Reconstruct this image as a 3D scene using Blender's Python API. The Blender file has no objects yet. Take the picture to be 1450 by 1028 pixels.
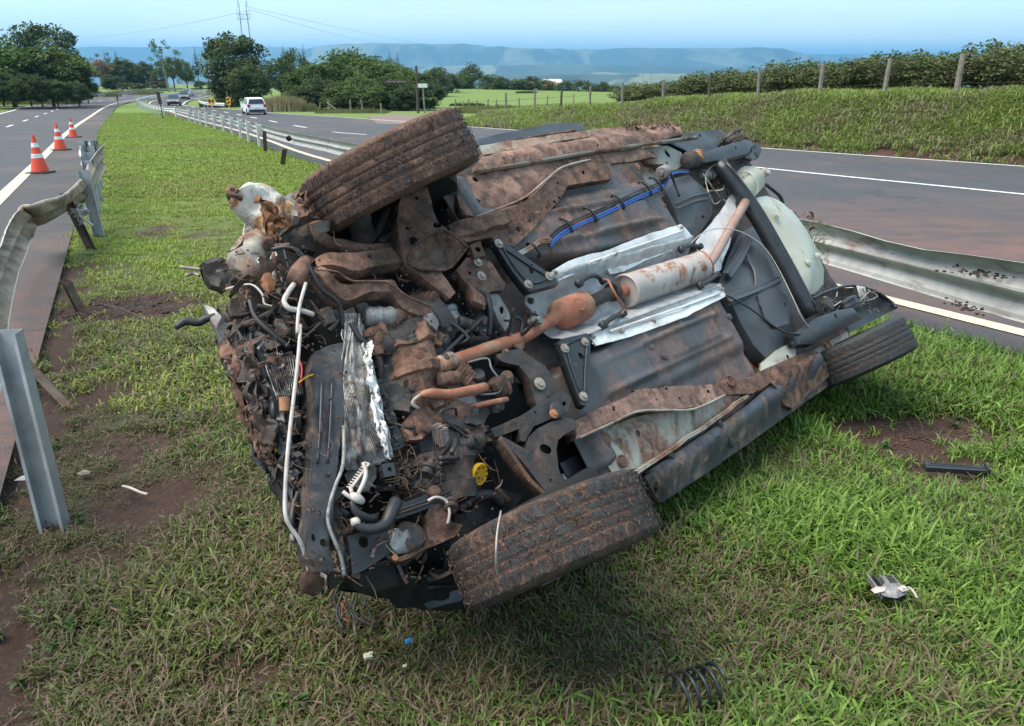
import bpy, bmesh, math, random
import numpy as np
from mathutils import Vector, Matrix, noise
random.seed(7); np.random.seed(7)
rad = math.radians
scene = bpy.context.scene
COL = scene.collection

# ------------------------------------------------------------------ camera
FPX = 1120.0; CAM_H = 1.75; PITCH = math.atan((514 - 85) / FPX)
cp, sp = math.cos(PITCH), math.sin(PITCH)
cam_d = bpy.data.cameras.new('camera'); cam = bpy.data.objects.new('camera', cam_d); COL.objects.link(cam)
cam_d.sensor_fit = 'HORIZONTAL'; cam_d.sensor_width = 36.0; cam_d.lens = 36.0 * FPX / 1450.0
cam_d.clip_start = 0.05; cam_d.clip_end = 60000
cam.location = (0, 0, CAM_H); cam.rotation_euler = (math.pi / 2 - PITCH, 0, 0)
scene.camera = cam

# ------------------------------------------------------------------ light
SUN_EL, SUN_AZ = rad(62), rad(-100)      # azimuth measured from +Y (away from the camera) to +X
sun_d = bpy.data.lights.new('sun', 'SUN'); sun_d.energy = 2.9; sun_d.angle = rad(50); sun_d.color = (1, .90, .76)
sun = bpy.data.objects.new('sun', sun_d); COL.objects.link(sun)
sdir = Vector((math.sin(SUN_AZ) * math.cos(SUN_EL), math.cos(SUN_AZ) * math.cos(SUN_EL), math.sin(SUN_EL)))
sun.rotation_euler = (-sdir).to_track_quat('-Z', 'Y').to_euler()
world = bpy.data.worlds.new('World'); scene.world = world; world.use_nodes = True
wn = world.node_tree; wn.nodes.clear()
wo = wn.nodes.new('ShaderNodeOutputWorld'); wb = wn.nodes.new('ShaderNodeBackground')
sky = wn.nodes.new('ShaderNodeTexSky'); sky.sky_type = 'NISHITA'; sky.sun_disc = False
sky.sun_elevation = SUN_EL; sky.sun_rotation = SUN_AZ; sky.air_density = 1.0; sky.dust_density = 0.6; sky.ozone_density = 3.0
mx = wn.nodes.new('ShaderNodeMix'); mx.data_type = 'RGBA'; mx.inputs['Factor'].default_value = 0.75
wtc = wn.nodes.new('ShaderNodeTexCoord'); wmp = wn.nodes.new('ShaderNodeMapping'); wmp.inputs['Scale'].default_value = (1.2, 1.2, 14)
wns = wn.nodes.new('ShaderNodeTexNoise'); wns.inputs['Scale'].default_value = 2.2; wns.inputs['Detail'].default_value = 5
wcr = wn.nodes.new('ShaderNodeValToRGB')
wcr.color_ramp.elements[0].position = 0.35; wcr.color_ramp.elements[0].color = (2.6, 3.8, 4.55, 1)
wcr.color_ramp.elements[1].position = 0.68; wcr.color_ramp.elements[1].color = (3.25, 4.3, 4.85, 1)
wl = wn.links.new
wl(wtc.outputs['Generated'], wmp.inputs['Vector']); wl(wmp.outputs[0], wns.inputs['Vector']); wl(wns.outputs['Fac'], wcr.inputs['Fac'])
wl(sky.outputs[0], mx.inputs['A']); wl(wcr.outputs[0], mx.inputs['B']); wl(mx.outputs['Result'], wb.inputs['Color'])
wb.inputs['Strength'].default_value = 0.14
wl(wb.outputs[0], wo.inputs[0])
scene.view_settings.view_transform = 'Standard'; scene.view_settings.look = 'None'
scene.view_settings.exposure = 1.0; scene.view_settings.gamma = 1.0; scene.view_settings.use_curve_mapping = False

# ------------------------------------------------------------------ terrain heights and picture-to-place helpers
def zg(y):                                   # the road falls away gently and levels out
    if y < 80: return -0.035 * y
    return -2.8 - 2.6 * (1 - math.exp(-(y - 80) * .035 / 2.6))
def ray(px, py):
    u = -(py - 514) / FPX
    return Vector(((px - 725) / FPX, cp + u * sp, -sp + u * cp))
def G(px, py, h=0.0):                        # where the sight line meets the ground (lifted by h)
    d = ray(px, py); k = 0.5; C = Vector((0, 0, CAM_H)); step = .02
    lo = .5; hi = None; k = lo
    while k < 600:
        q = C + d * k
        if q.z < zg(q.y) + h: hi = k; break
        lo = k; k *= 1.03
    if hi is None: hi = 600
    for _ in range(40):
        m = (lo + hi) / 2; q = C + d * m
        if q.z < zg(q.y) + h: hi = m
        else: lo = m
    return C + d * hi
def at(px, y, z=None):                       # point under a picture column at forward distance y
    if z is None: z = zg(y)
    dep = y * cp - (z - CAM_H) * sp
    return Vector(((px - 725) / FPX * dep, y, z))
def zrow(px, py, y):                         # height seen at that row, distance y
    d = ray(px, py); return CAM_H + d.z * y / d.y
def nz(x, y, z=0.0): return noise.noise(Vector((x, y, z)))

# ------------------------------------------------------------------ object helpers
def tag(o, label=None, cat=None, group=None, kind=None):
    if label: o['label'] = label
    if cat: o['category'] = cat
    if group: o['group'] = group
    if kind: o['kind'] = kind
    return o
def empty(name, loc=(0, 0, 0), label=None, cat=None, group=None, rz=0):
    o = bpy.data.objects.new(name, None); COL.objects.link(o); o.location = loc; o.rotation_euler = (0, 0, rz)
    o.empty_display_size = .1
    return tag(o, label, cat, group)
def copy_tree(o, parent=None):
    c = o.copy(); COL.objects.link(c); c.parent = parent
    for ch in list(o.children): copy_tree(ch, c)
    return c
class MB:
    def __init__(s): s.v = []; s.f = []; s.m = []
    def add(s, vs, fs, mi=0):
        b = len(s.v); s.v += [tuple(v) for v in vs]; s.f += [tuple(b + i for i in f) for f in fs]; s.m += [mi] * len(fs)
    def box(s, c, h, M=None, mi=0):
        vs = [Vector((x * h[0], y * h[1], z * h[2])) for x in (-1, 1) for y in (-1, 1) for z in (-1, 1)]
        if M is not None: vs = [M @ v for v in vs]
        vs = [v + Vector(c) for v in vs]
        s.add(vs, [(0, 1, 3, 2), (4, 6, 7, 5), (0, 4, 5, 1), (2, 3, 7, 6), (0, 2, 6, 4), (1, 5, 7, 3)], mi)
    def loft(s, rings, closed=True, caps=True, mi=0):
        n = len(rings[0]); b = len(s.v)
        for r in rings: s.v += [tuple(p) for p in r]
        k = n if closed else n - 1
        for i in range(len(rings) - 1):
            for j in range(k):
                a = b + i * n + j; a2 = b + i * n + (j + 1) % n
                s.f.append((a, a2, a2 + n, a + n)); s.m.append(mi)
        if caps and closed:
            s.f.append(tuple(b + j for j in range(n))[::-1]); s.f.append(tuple(b + (len(rings) - 1) * n + j for j in range(n))); s.m += [mi, mi]
    def tube(s, pts, r, n=8, mi=0, smooth=3, caps=True):
        pts = [Vector(p) for p in pts]; rr = list(r) if isinstance(r, (list, tuple)) else [r] * len(pts)
        if smooth > 1 and len(pts) > 2:
            q = []; rq = []
            for i in range(len(pts) - 1):
                p0 = pts[max(i - 1, 0)]; p1 = pts[i]; p2 = pts[i + 1]; p3 = pts[min(i + 2, len(pts) - 1)]
                for k in range(smooth):
                    t = k / smooth
                    q.append(0.5 * ((2 * p1) + (p2 - p0) * t + (2 * p0 - 5 * p1 + 4 * p2 - p3) * t * t + (-p0 + 3 * p1 - 3 * p2 + p3) * t ** 3))
                    rq.append(rr[i] * (1 - t) + rr[i + 1] * t)
            q.append(pts[-1]); rq.append(rr[-1]); pts, rr = q, rq
        rings = []; up = None
        for i, p in enumerate(pts):
            d = (pts[min(i + 1, len(pts) - 1)] - pts[max(i - 1, 0)])
            if d.length < 1e-9: d = Vector((0, 0, 1))
            d.normalize()
            if up is None: up = d.orthogonal().normalized()
            else:
                up = (up - d * up.dot(d))
                up = d.orthogonal().normalized() if up.length < 1e-6 else up.normalized()
            w = d.cross(up)
            rings.append([p + (up * math.cos(2 * math.pi * j / n) + w * math.sin(2 * math.pi * j / n)) * rr[i] for j in range(n)])
        s.loft(rings, True, caps, mi)
    def cyl(s, a, b, r1, r2=None, n=16, mi=0):
        s.tube([a, b], [r1, r1 if r2 is None else r2], n, mi, 1)
    def lathe(s, o, ax, prof, n=24, mi=0, caps=False, twist=0):
        o = Vector(o); ax = Vector(ax).normalized(); e = ax.orthogonal().normalized(); w = ax.cross(e)
        rings = [[o + ax * h + (e * math.cos(2 * math.pi * j / n) + w * math.sin(2 * math.pi * j / n)) * r for j in range(n)] for h, r in prof]
        s.loft(rings, True, caps, mi)
    def prism(s, poly, off, mi=0):           # polygon (3-D points) swept by a vector
        n = len(poly); P = [Vector(p) for p in poly]; off = Vector(off)
        s.add(P + [p + off for p in P], [tuple(range(n)), tuple(range(2 * n - 1, n - 1, -1))] + [(i, n + i, n + (i + 1) % n, (i + 1) % n) for i in range(n)], mi)
    def build(s, name, mats, parent=None, smooth=False, bevel=0, solid=0, sub=0, auto=None):
        me = bpy.data.meshes.new(name); me.from_pydata(s.v, [], s.f)
        if not isinstance(mats, (list, tuple)): mats = [mats]
        for m in mats: me.materials.append(m)
        if len(mats) > 1: me.polygons.foreach_set('material_index', s.m)
        if smooth or auto is not None: me.polygons.foreach_set('use_smooth', [True] * len(me.polygons))
        me.validate(); me.update()
        if auto is not None: me.set_sharp_from_angle(angle=rad(auto))
        o = bpy.data.objects.new(name, me); COL.objects.link(o)
        if parent is not None: o.parent = parent
        if solid:
            m = o.modifiers.new('solid', 'SOLIDIFY'); m.thickness = solid; m.offset = -1
        if bevel:
            m = o.modifiers.new('bevel', 'BEVEL'); m.width = bevel; m.segments = 2; m.limit_method = 'ANGLE'
        return o
def grid_mesh(name, P, mats, parent=None, smooth=True, solid=0, uv=None):
    """P: 2-D list of points"""
    m = MB(); nu = len(P); nv = len(P[0])
    m.v = [tuple(p) for r in P for p in r]
    m.f = [(i * nv + j, (i + 1) * nv + j, (i + 1) * nv + j + 1, i * nv + j + 1) for i in range(nu - 1) for j in range(nv - 1)]
    m.m = [0] * len(m.f)
    return m.build(name, mats, parent, smooth=smooth, solid=solid)

# ------------------------------------------------------------------ materials
class NT:
    def __init__(s, name):
        s.m = bpy.data.materials.new(name); s.m.use_nodes = True; s.t = s.m.node_tree; s.t.nodes.clear()
        s.out = s.n('ShaderNodeOutputMaterial'); s.b = s.n('ShaderNodeBsdfPrincipled'); s.l(s.b.outputs[0], s.out.inputs[0])
        s.tc = s.n('ShaderNodeTexCoord')
    def n(s, k, **kw):
        x = s.t.nodes.new(k)
        for a, b in kw.items(): setattr(x, a, b)
        return x
    def l(s, a, b): s.t.links.new(a, b)
    def noise(s, scale, detail=4, rough=.6, vec=None, stretch=None, dist=0):
        x = s.n('ShaderNodeTexNoise'); x.inputs['Scale'].default_value = scale; x.inputs['Detail'].default_value = detail
        x.inputs['Roughness'].default_value = rough; x.inputs['Distortion'].default_value = dist
        v = vec or s.tc.outputs['Object']
        if stretch:
            mp = s.n('ShaderNodeMapping'); mp.inputs['Scale'].default_value = stretch; s.l(v, mp.inputs[0]); v = mp.outputs[0]
        s.l(v, x.inputs['Vector']); return x.outputs['Fac']
    def ramp(s, f, p0, p1, c0=(0, 0, 0, 1), c1=(1, 1, 1, 1)):
        r = s.n('ShaderNodeValToRGB'); e = r.color_ramp.elements
        e[0].position = p0; e[0].color = c0 if len(c0) == 4 else (*c0, 1); e[1].position = p1; e[1].color = c1 if len(c1) == 4 else (*c1, 1)
        s.l(f, r.inputs[0]); return r.outputs[0]
    def mix(s, f, a, b, mode='MIX'):
        x = s.n('ShaderNodeMix'); x.data_type = 'RGBA'; x.blend_type = mode
        for i, v in (('Factor', f), ('A', a), ('B', b)):
            if isinstance(v, bpy.types.NodeSocket): s.l(v, x.inputs[i])
            else: x.inputs[i].default_value = v if i == 'Factor' else (*v[:3], 1)
        return x.outputs['Result']
    def math(s, op, a, b=None):
        x = s.n('ShaderNodeMath'); x.operation = op
        for i, v in ((0, a), (1, b)):
            if v is None: continue
            if isinstance(v, bpy.types.NodeSocket): s.l(v, x.inputs[i])
            else: x.inputs[i].default_value = v
        return x.outputs[0]
    def setv(s, k, v):
        if isinstance(v, bpy.types.NodeSocket): s.l(v, s.b.inputs[k])
        elif isinstance(v, (tuple, list)): s.b.inputs[k].default_value = (*v[:3], 1)
        else: s.b.inputs[k].default_value = v
    def bump(s, h, strength=.5, dist=.01, prev=None):
        x = s.n('ShaderNodeBump'); x.inputs['Strength'].default_value = strength; x.inputs['Distance'].default_value = dist
        s.l(h, x.inputs['Height'])
        if prev is not None: s.l(prev, x.inputs['Normal'])
        s.l(x.outputs[0], s.b.inputs['Normal']); return x.outputs[0]
MUD = (.125, .066, .043); MUD2 = (.07, .04, .03); DRYMUD = (.24, .135, .09)
def worn(name, c1, c2=None, rough=.6, metal=0.0, scale=12, mud=0.0, mudscale=5, mudc=None, bump=.3, bd=.004, mudhard=.1, rust=0.0, coat=0):
    """weathered surface: two tones, optional mud splash and rust"""
    t = NT(name); c2 = c2 or tuple(x * .6 for x in c1)
    base = t.mix(t.ramp(t.noise(scale, 6, .65), .35, .65), c1, c2)
    fine = t.noise(scale * 9, 4, .7)
    sc2 = t.ramp(t.noise(scale * 2.2, 6, .85, stretch=(1, 6, 1)), .66, .72)      # long scuffs
    base = t.mix(t.math('MULTIPLY', sc2, .35), base, tuple(min(.8, x * 2.2 + .03) for x in c1))
    R = t.mix(fine, (rough * .7,) * 3, (min(1, rough * 1.25),) * 3)
    if rust > 0:
        rm = t.ramp(t.noise(scale * .8, 7, .7, stretch=(1, 1.3, 1)), 1 - rust - .06, 1 - rust + .06)
        base = t.mix(rm, base, t.mix(fine, (.19, .07, .03), (.09, .035, .02)))
    h = fine
    if mud > 0:
        g = t.noise(mudscale, 8, .72, dist=.6)
        mm = t.ramp(g, 1 - mud - mudhard, 1 - mud + mudhard)
        mcc = mudc or MUD
        mc = t.mix(t.ramp(t.noise(mudscale * 3.3, 8, .75), .38, .62), tuple(x * 1.3 for x in mcc), tuple(x * .30 for x in mcc))
        mc = t.mix(t.ramp(t.noise(mudscale * 1.7, 6, .7), .50, .62), mc, tuple(min(.4, x * 1.9) for x in mcc))
        mc = t.mix(t.ramp(t.noise(mudscale * 22, 3, .8), .60, .68), mc, tuple(x * .2 for x in mcc))
        mc = t.mix(t.ramp(t.noise(mudscale * 9, 5, .8, stretch=(1, 3.5, 1)), .64, .70), mc, tuple(min(.45, x * 2.4) for x in mcc))
        base = t.mix(mm, base, mc)
        R = t.mix(mm, R, (.9,) * 3)
        if metal: t.setv('Metallic', t.math('MULTIPLY', t.math('SUBTRACT', 1.0, mm), metal))
        h = t.math('ADD', fine, t.math('MULTIPLY', mm, t.math('MULTIPLY', t.noise(mudscale * 14, 5, .75), 3.0)))
    elif metal: t.setv('Metallic', metal)
    t.setv('Base Color', base); t.setv('Roughness', R)
    if coat: t.setv('Coat Weight', coat)
    t.bump(h, bump, bd)
    return t.m
# ------------------------------------------------------------------ setting materials
def m_asphalt(name, c, dirt=.25, spot=(5.2, 9.0, -.3), reach=.2):
    t = NT(name); P = t.tc.outputs['Object']
    f = t.noise(140, 3, .8); g = t.noise(1.3, 6, .6, stretch=(1, .35, 1)); s = t.noise(.35, 5, .6)
    a = t.mix(t.ramp(f, .3, .72), tuple(x * .6 for x in c), tuple(x * 1.5 for x in c))
    a = t.mix(t.ramp(g, .3, .75), a, tuple(x * 1.25 for x in c))
    a = t.mix(t.math('MULTIPLY', t.ramp(s, .5, .75), dirt * 2.2), a, (.16, .085, .065))
    vo = t.n('ShaderNodeTexVoronoi'); vo.inputs['Scale'].default_value = 95; t.l(P, vo.inputs['Vector']); a = t.mix(t.ramp(vo.outputs['Distance'], .08, .5), t.mix(.5, a, (.2, .19, .19)), a)
    cv = t.n('ShaderNodeTexVoronoi', feature='DISTANCE_TO_EDGE'); cv.inputs['Scale'].default_value = .22; dn = t.n('ShaderNodeTexNoise'); dn.inputs['Scale'].default_value = 1.4; dn.inputs['Detail'].default_value = 7; t.l(P, dn.inputs['Vector'])
    va = t.n('ShaderNodeVectorMath', operation='MULTIPLY_ADD'); t.l(dn.outputs['Color'], va.inputs[0]); va.inputs[1].default_value = (2.2, 2.2, 0); t.l(P, va.inputs[2]); t.l(va.outputs[0], cv.inputs['Vector'])
    a = t.mix(t.ramp(cv.outputs['Distance'], .0, .006, (.6, .6, .6), (0, 0, 0)), a, (.02, .02, .022))
    a = t.mix(t.ramp(t.noise(.9, 7, .7, stretch=(1.6, .12, 1)), .52, .72, (0, 0, 0), (.35, .35, .35)), a, tuple(x * .55 for x in c))
    vd = t.n('ShaderNodeVectorMath', operation='DISTANCE'); t.l(P, vd.inputs[0]); vd.inputs[1].default_value = spot      # red earth thrown over the lane by the crash
    st = t.math('MULTIPLY', t.math('MAXIMUM', t.math('SUBTRACT', 1.0, t.math('MULTIPLY', vd.outputs['Value'], reach)), 0.0), t.ramp(t.noise(1.8, 8, .75, stretch=(.6, 1.4, 1)), .35, .62))
    a = t.mix(t.math('MULTIPLY', st, 1.0), a, (.17, .085, .065))
    t.setv('Base Color', a); t.setv('Roughness', t.mix(g, (.62,) * 3, (.9,) * 3)); t.bump(t.math('ADD', f, vo.outputs['Distance']), .6, .006); return t.m
M_ASPH = m_asphalt('asphalt', (.042, .041, .047), .3)
M_SHLD = m_asphalt('shoulder_asphalt', (.043, .038, .039), .4, (-3.0, 4.0, 0), .16)
def m_paint(name, c):
    t = NT(name); a = t.mix(t.ramp(t.noise(9, 8, .75), .42, .72), c, tuple(x * .5 for x in c)); a = t.mix(t.ramp(t.noise(60, 4, .8), .55, .7), a, (.12, .1, .09))
    t.setv('Base Color', a); t.setv('Roughness', .7); return t.m
M_YLINE = m_paint('cream_line_paint', (.72, .6, .44)); M_WLINE = m_paint('white_line_paint', (.78, .78, .76))
def m_ground():
    t = NT('earth_and_turf'); bare = t.n('ShaderNodeAttribute', attribute_name='bare').outputs['Fac']; far = t.n('ShaderNodeAttribute', attribute_name='far').outputs['Fac']
    f = t.noise(55, 6, .8); g = t.noise(7, 6, .7); L = t.noise(.5, 6, .65)
    soil = t.mix(t.ramp(f, .3, .7), (.028, .014, .010), (.10, .052, .036))
    soil = t.mix(t.ramp(t.noise(24, 5, .7), .58, .72), soil, (.15, .095, .06))
    turf = t.mix(t.ramp(g, .3, .7), (.035, .05, .014), (.09, .085, .035))
    lawn = t.mix(t.ramp(L, .3, .7), (.12, .19, .028), (.17, .235, .04)); pas = t.mix(t.ramp(L, .35, .65), (.15, .165, .07), (.20, .20, .10)); lawn = t.mix(t.ramp(far, 1.3, 1.9), lawn, pas)
    lawn = t.mix(t.ramp(t.noise(3, 8, .75), .3, .75), t.mix(.35, lawn, (.05, .08, .02)), lawn)
    c = t.mix(t.math('MINIMUM', far, 1.0), turf, lawn)
    c = t.mix(t.ramp(t.math('ADD', bare, t.math('MULTIPLY', t.math('SUBTRACT', f, .5), .9)), .3, .6), c, soil)
    # beyond the road: a patchwork of fields, woods and pasture
    farf = t.n('ShaderNodeAttribute', attribute_name='vale').outputs['Fac']
    vo = t.n('ShaderNodeTexVoronoi'); vo.inputs['Scale'].default_value = .0016; mp = t.n('ShaderNodeMapping'); mp.inputs['Scale'].default_value = (.7, 1.0, 0)
    dn = t.n('ShaderNodeTexNoise'); dn.inputs['Scale'].default_value = .0015; t.l(t.tc.outputs['Object'], dn.inputs['Vector'])
    va = t.n('ShaderNodeVectorMath', operation='MULTIPLY_ADD'); t.l(dn.outputs['Color'], va.inputs[0]); va.inputs[1].default_value = (700, 700, 0); t.l(t.tc.outputs['Object'], va.inputs[2])
    t.l(va.outputs[0], mp.inputs[0]); t.l(mp.outputs[0], vo.inputs['Vector'])
    sepc = t.n('ShaderNodeSeparateColor'); t.l(vo.outputs['Color'], sepc.inputs[0])
    cr = t.n('ShaderNodeValToRGB'); cr.color_ramp.interpolation = 'CONSTANT'; e = cr.color_ramp.elements
    cols = [(.03, .05, .022), (.09, .14, .04), (.05, .075, .03), (.18, .19, .08), (.028, .045, .02), (.12, .16, .055), (.24, .19, .12), (.04, .065, .025)]
    e[0].position = 0; e[0].color = (*cols[0], 1); e[1].position = .125; e[1].color = (*cols[1], 1)
    for i in range(2, 8): q = e.new(i * .125); q.color = (*cols[i], 1)
    t.l(sepc.outputs[0], cr.inputs[0])
    vc = t.mix(t.ramp(t.noise(.006, 8, .7), .5, .62), cr.outputs[0], (.028, .045, .02))
    c = t.mix(farf, c, vc)
    t.setv('Base Color', c); t.setv('Roughness', .95)
    t.bump(t.math('ADD', f, t.math('MULTIPLY', g, 2.0)), .9, .02); return t.m
M_GROUND = m_ground()
def m_leaf(name, c1, c2, c3=None, trans=.25, rough=.75, scale=1.0, attr=None):
    t = NT(name); oi = t.n('ShaderNodeObjectInfo'); gi = t.n('ShaderNodeNewGeometry')
    r = gi.outputs['Random Per Island']
    a = t.mix(r, c1, c2); a = t.mix(t.ramp(t.noise(scale, 3), .4, .66), a, c3 or c2)
    hs = t.n('ShaderNodeHueSaturation'); t.l(a, hs.inputs['Color']); t.l(t.math('ADD', t.math('MULTIPLY', oi.outputs['Random'], .3), .85), hs.inputs['Value'])
    t.setv('Base Color', hs.outputs[0]); t.setv('Roughness', rough); t.setv('Specular IOR Level', .25)
    tr = t.n('ShaderNodeBsdfTranslucent'); t.l(hs.outputs[0], tr.inputs[0]); ms = t.n('ShaderNodeMixShader'); ms.inputs[0].default_value = trans
    t.l(t.b.outputs[0], ms.inputs[1]); t.l(tr.outputs[0], ms.inputs[2]); t.l(ms.outputs[0], t.out.inputs[0]); return t.m
M_BARK = worn('bark', (.11, .085, .065), (.05, .04, .03), .9, scale=6, bump=.6, bd=.02)
M_PALEWOOD = worn('weathered_wood', (.30, .26, .21), (.15, .12, .10), .9, scale=9, bump=.5)
M_GALV = worn('galvanised_steel', (.44, .435, .425), (.32, .315, .305), .6, .12, scale=7, mud=.36, mudscale=2.2, bump=.15, bd=.002, mudhard=.06)
M_GALVC = worn('clean_galvanised_steel', (.44, .445, .455), (.28, .29, .30), .45, .3, scale=5, mud=.34, mudscale=4, mudhard=.08, mudc=(.22, .19, .16), bump=.15, bd=.002)
M_GALVW = worn('pale_galvanised_steel', (.64, .64, .635), (.5, .5, .5), .6, .1, scale=9, bump=.1, bd=.002)
M_GALVM = worn('mud_filmed_steel', (.34, .27, .20), (.22, .155, .11), .5, .05, scale=4, mud=.55, mudscale=2, mudc=(.24, .165, .11), bump=.2, bd=.003, mudhard=.2)
M_GALVB = worn('rusty_brown_steel', (.13, .09, .065), (.055, .04, .033), .7, .2, scale=10, mud=.45, mudscale=7, bump=.3)

# ------------------------------------------------------------------ roads: edge lines measured along their length
def cat(pts, n=8):
    q = []
    for i in range(len(pts) - 1):
        p0, p1, p2, p3 = pts[max(i - 1, 0)], pts[i], pts[i + 1], pts[min(i + 2, len(pts) - 1)]
        for k in range(n):
            t = k / n
            q.append(.5 * ((2 * p1) + (p2 - p0) * t + (2 * p0 - 5 * p1 + 4 * p2 - p3) * t * t + (-p0 + 3 * p1 - 3 * p2 + p3) * t ** 3))
    q.append(pts[-1]); return q
def v2(p): return Vector((p[0], p[1]))
def resample(pts, step):
    out = [pts[0]]; acc = 0
    for a, b in zip(pts, pts[1:]):
        L = (b - a).length; d = step - acc
        while d <= L: out.append(a + (b - a) * (d / L)); d += step
        acc = (acc + L) % step if L + acc >= step else acc + L
    return out
def ext_back(pts, L):
    d = (pts[0] - pts[1]).normalized(); return [pts[0] + d * L, pts[0] + d * L * .5] + pts
# left carriageway: inner (cream) line
LY = ext_back([v2(G(*p)) for p in ((0, 284), (60, 225), (99, 186), (126, 167), (149, 152), (169, 145.5), (199, 141), (248, 134.5), (296, 131.5))], 26)
LY = cat(LY, 6)
def offset_line(line, w):
    out = []
    for i, p in enumerate(line):
        d = (line[min(i + 1, len(line) - 1)] - line[max(i - 1, 0)]).normalized(); out.append(p + Vector((d.y, -d.x)) * w)
    return out
def strip(name, A, B, lift, mat, kind='structure', sub=1, parent=None):
    m = MB(); P = []
    for a, b in zip(A, B):
        P.append([Vector((a.x + (b.x - a.x) * k / sub, a.y + (b.y - a.y) * k / sub, 0)) for k in range(sub + 1)])
    for r in P:
        for v in r: v.z = zg(v.y) + lift
    o = grid_mesh(name, P, mat, parent)
    if kind: o['kind'] = kind
    return o
LFs = cat(ext_back([v2(G(*p)) for p in ((0, 160), (32, 151.8), (74, 146.5), (109, 141), (149, 136.8), (199, 133.2), (295, 129.6))], 90), 8)   # left outer edge
def nearest_pairs(A, B, win=120, n=900):
    Bd = match(B, n); out = []; jl = 0
    for i, a in enumerate(A):
        j = min(range(jl, min(n, jl + win)) if i else range(n), key=lambda k: (Bd[k] - a).length_squared)
        jl = max(jl, j); out.append(Bd[jl])
    return out
def match(A, n):
    L = [0]
    for a, b in zip(A, A[1:]): L.append(L[-1] + (b - a).length)
    out = []
    j = 0
    for i in range(n):
        s_ = L[-1] * i / (n - 1)
        while j < len(A) - 2 and L[j + 1] < s_: j += 1
        t = (s_ - L[j]) / max(1e-6, L[j + 1] - L[j]); out.append(A[j] + (A[j + 1] - A[j]) * min(1, t))
    return out
LY = match(LY, 110)
LF = nearest_pairs(LY, LFs)
LS = offset_line(LY, 1.25)                        # asphalt shoulder beside the median
LIFT = .03
strip('left_road', LF, LY, LIFT, M_ASPH, sub=6)
strip('left_shoulder', LY, LS, LIFT, M_SHLD, sub=2)
strip('left_road_cream_line', offset_line(LY, -.11), offset_line(LY, .11), LIFT + .008, M_YLINE)
strip('left_road_outer_line', offset_line(LFs, .3), offset_line(LFs, .5), LIFT + .008, M_WLINE)
def dashes(name, line, w, on, off, lift, mat, start=0):
    m = MB(); r = resample(line, .5); i = start; n_on = int(on / .5); n_off = int(off / .5)
    while i + n_on < len(r):
        seg = r[i:i + n_on + 1]; L = offset_line(seg, -w / 2); R_ = offset_line(seg, w / 2)
        vs = []; 
        for a, b in zip(L, R_): vs += [(a.x, a.y, zg(a.y) + lift), (b.x, b.y, zg(b.y) + lift)]
        m.add(vs, [(2 * k, 2 * k + 1, 2 * k + 3, 2 * k + 2) for k in range(len(seg) - 1)]); i += n_on + n_off
    o = m.build(name, mat); o['kind'] = 'structure'
dashes('left_road_lane_dashes', match([a.lerp(b, .5) for a, b in zip(LY, LF)], 160), .15, 3, 6, LIFT + .008, M_WLINE, 7)
# right carriageway
RY = ext_back([v2(G(*p)) for p in ((1450, 478), (465, 229))], 20)
RY = RY + [v2(G(*p)) for p in ((377, 199), (332, 184.5), (274, 169), (235, 156.5), (214, 149), (213, 145), (226, 140.6), (253, 136), (295, 132.5))]
RY = cat(RY, 6)
RG = offset_line(RY, -.55)                       # grass edge on the median side
RF0 = [v2(G(*p)) for p in ((1450, 236), (1080, 210), (670, 180))]
RF = ext_back(RF0, 30) + [v2(G(*p)) for p in ((560, 171.5), (480, 166), (400, 161), (344, 156), (286, 151.9), (265, 149.5), (264, 147), (271, 142.6), (292, 138), (306, 134))]
RF = cat(RF, 6)
NR = 120
# edges paired by forward distance so that both advance together
rg = match(RG, NR); rf = nearest_pairs(rg, RF)
strip('right_road', rg, rf, LIFT, M_ASPH, sub=8)
strip('right_road_cream_line', offset_line(RY, -.09), offset_line(RY, .09), LIFT + .008, M_YLINE)
strip('right_road_edge_line', offset_line(RF, -.42), offset_line(RF, -.27), LIFT + .008, M_WLINE)
lanes = [v2(G(*p)) for p in ((1450, 278), (1080, 240))]
mid = ext_back(lanes, 25) + [v2(p) for p in ((0.2, 29.5),)]
strip('right_road_solid_line', offset_line(cat(mid, 6), -.08), offset_line(cat(mid, 6), .08), LIFT + .008, M_WLINE)
dl = [v2((0.2, 29.5))] + [v2(G(*p)) for p in ((500, 190.5), (430, 181), (365, 168.5), (325, 160.5), (297, 156), (262, 150), (245, 145), (262, 139.5), (290, 135))]
dashes('right_road_lane_dashes', cat(dl, 8), .16, 3, 5, LIFT + .008, M_WLINE, 16)
# gravelly side entrance on the far side
m_ent = m_asphalt('entrance_gravel', (.17, .12, .095), .5)
q = [G(535, 176), G(640, 178), G(668, 172), G(640, 167), G(560, 162), G(520, 166)]
mm = MB(); mm.add([(p.x, p.y, zg(p.y) + LIFT + .006) for p in q], [tuple(range(6))]); tag(mm.build('side_entrance', m_ent), kind='structure')

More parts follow.
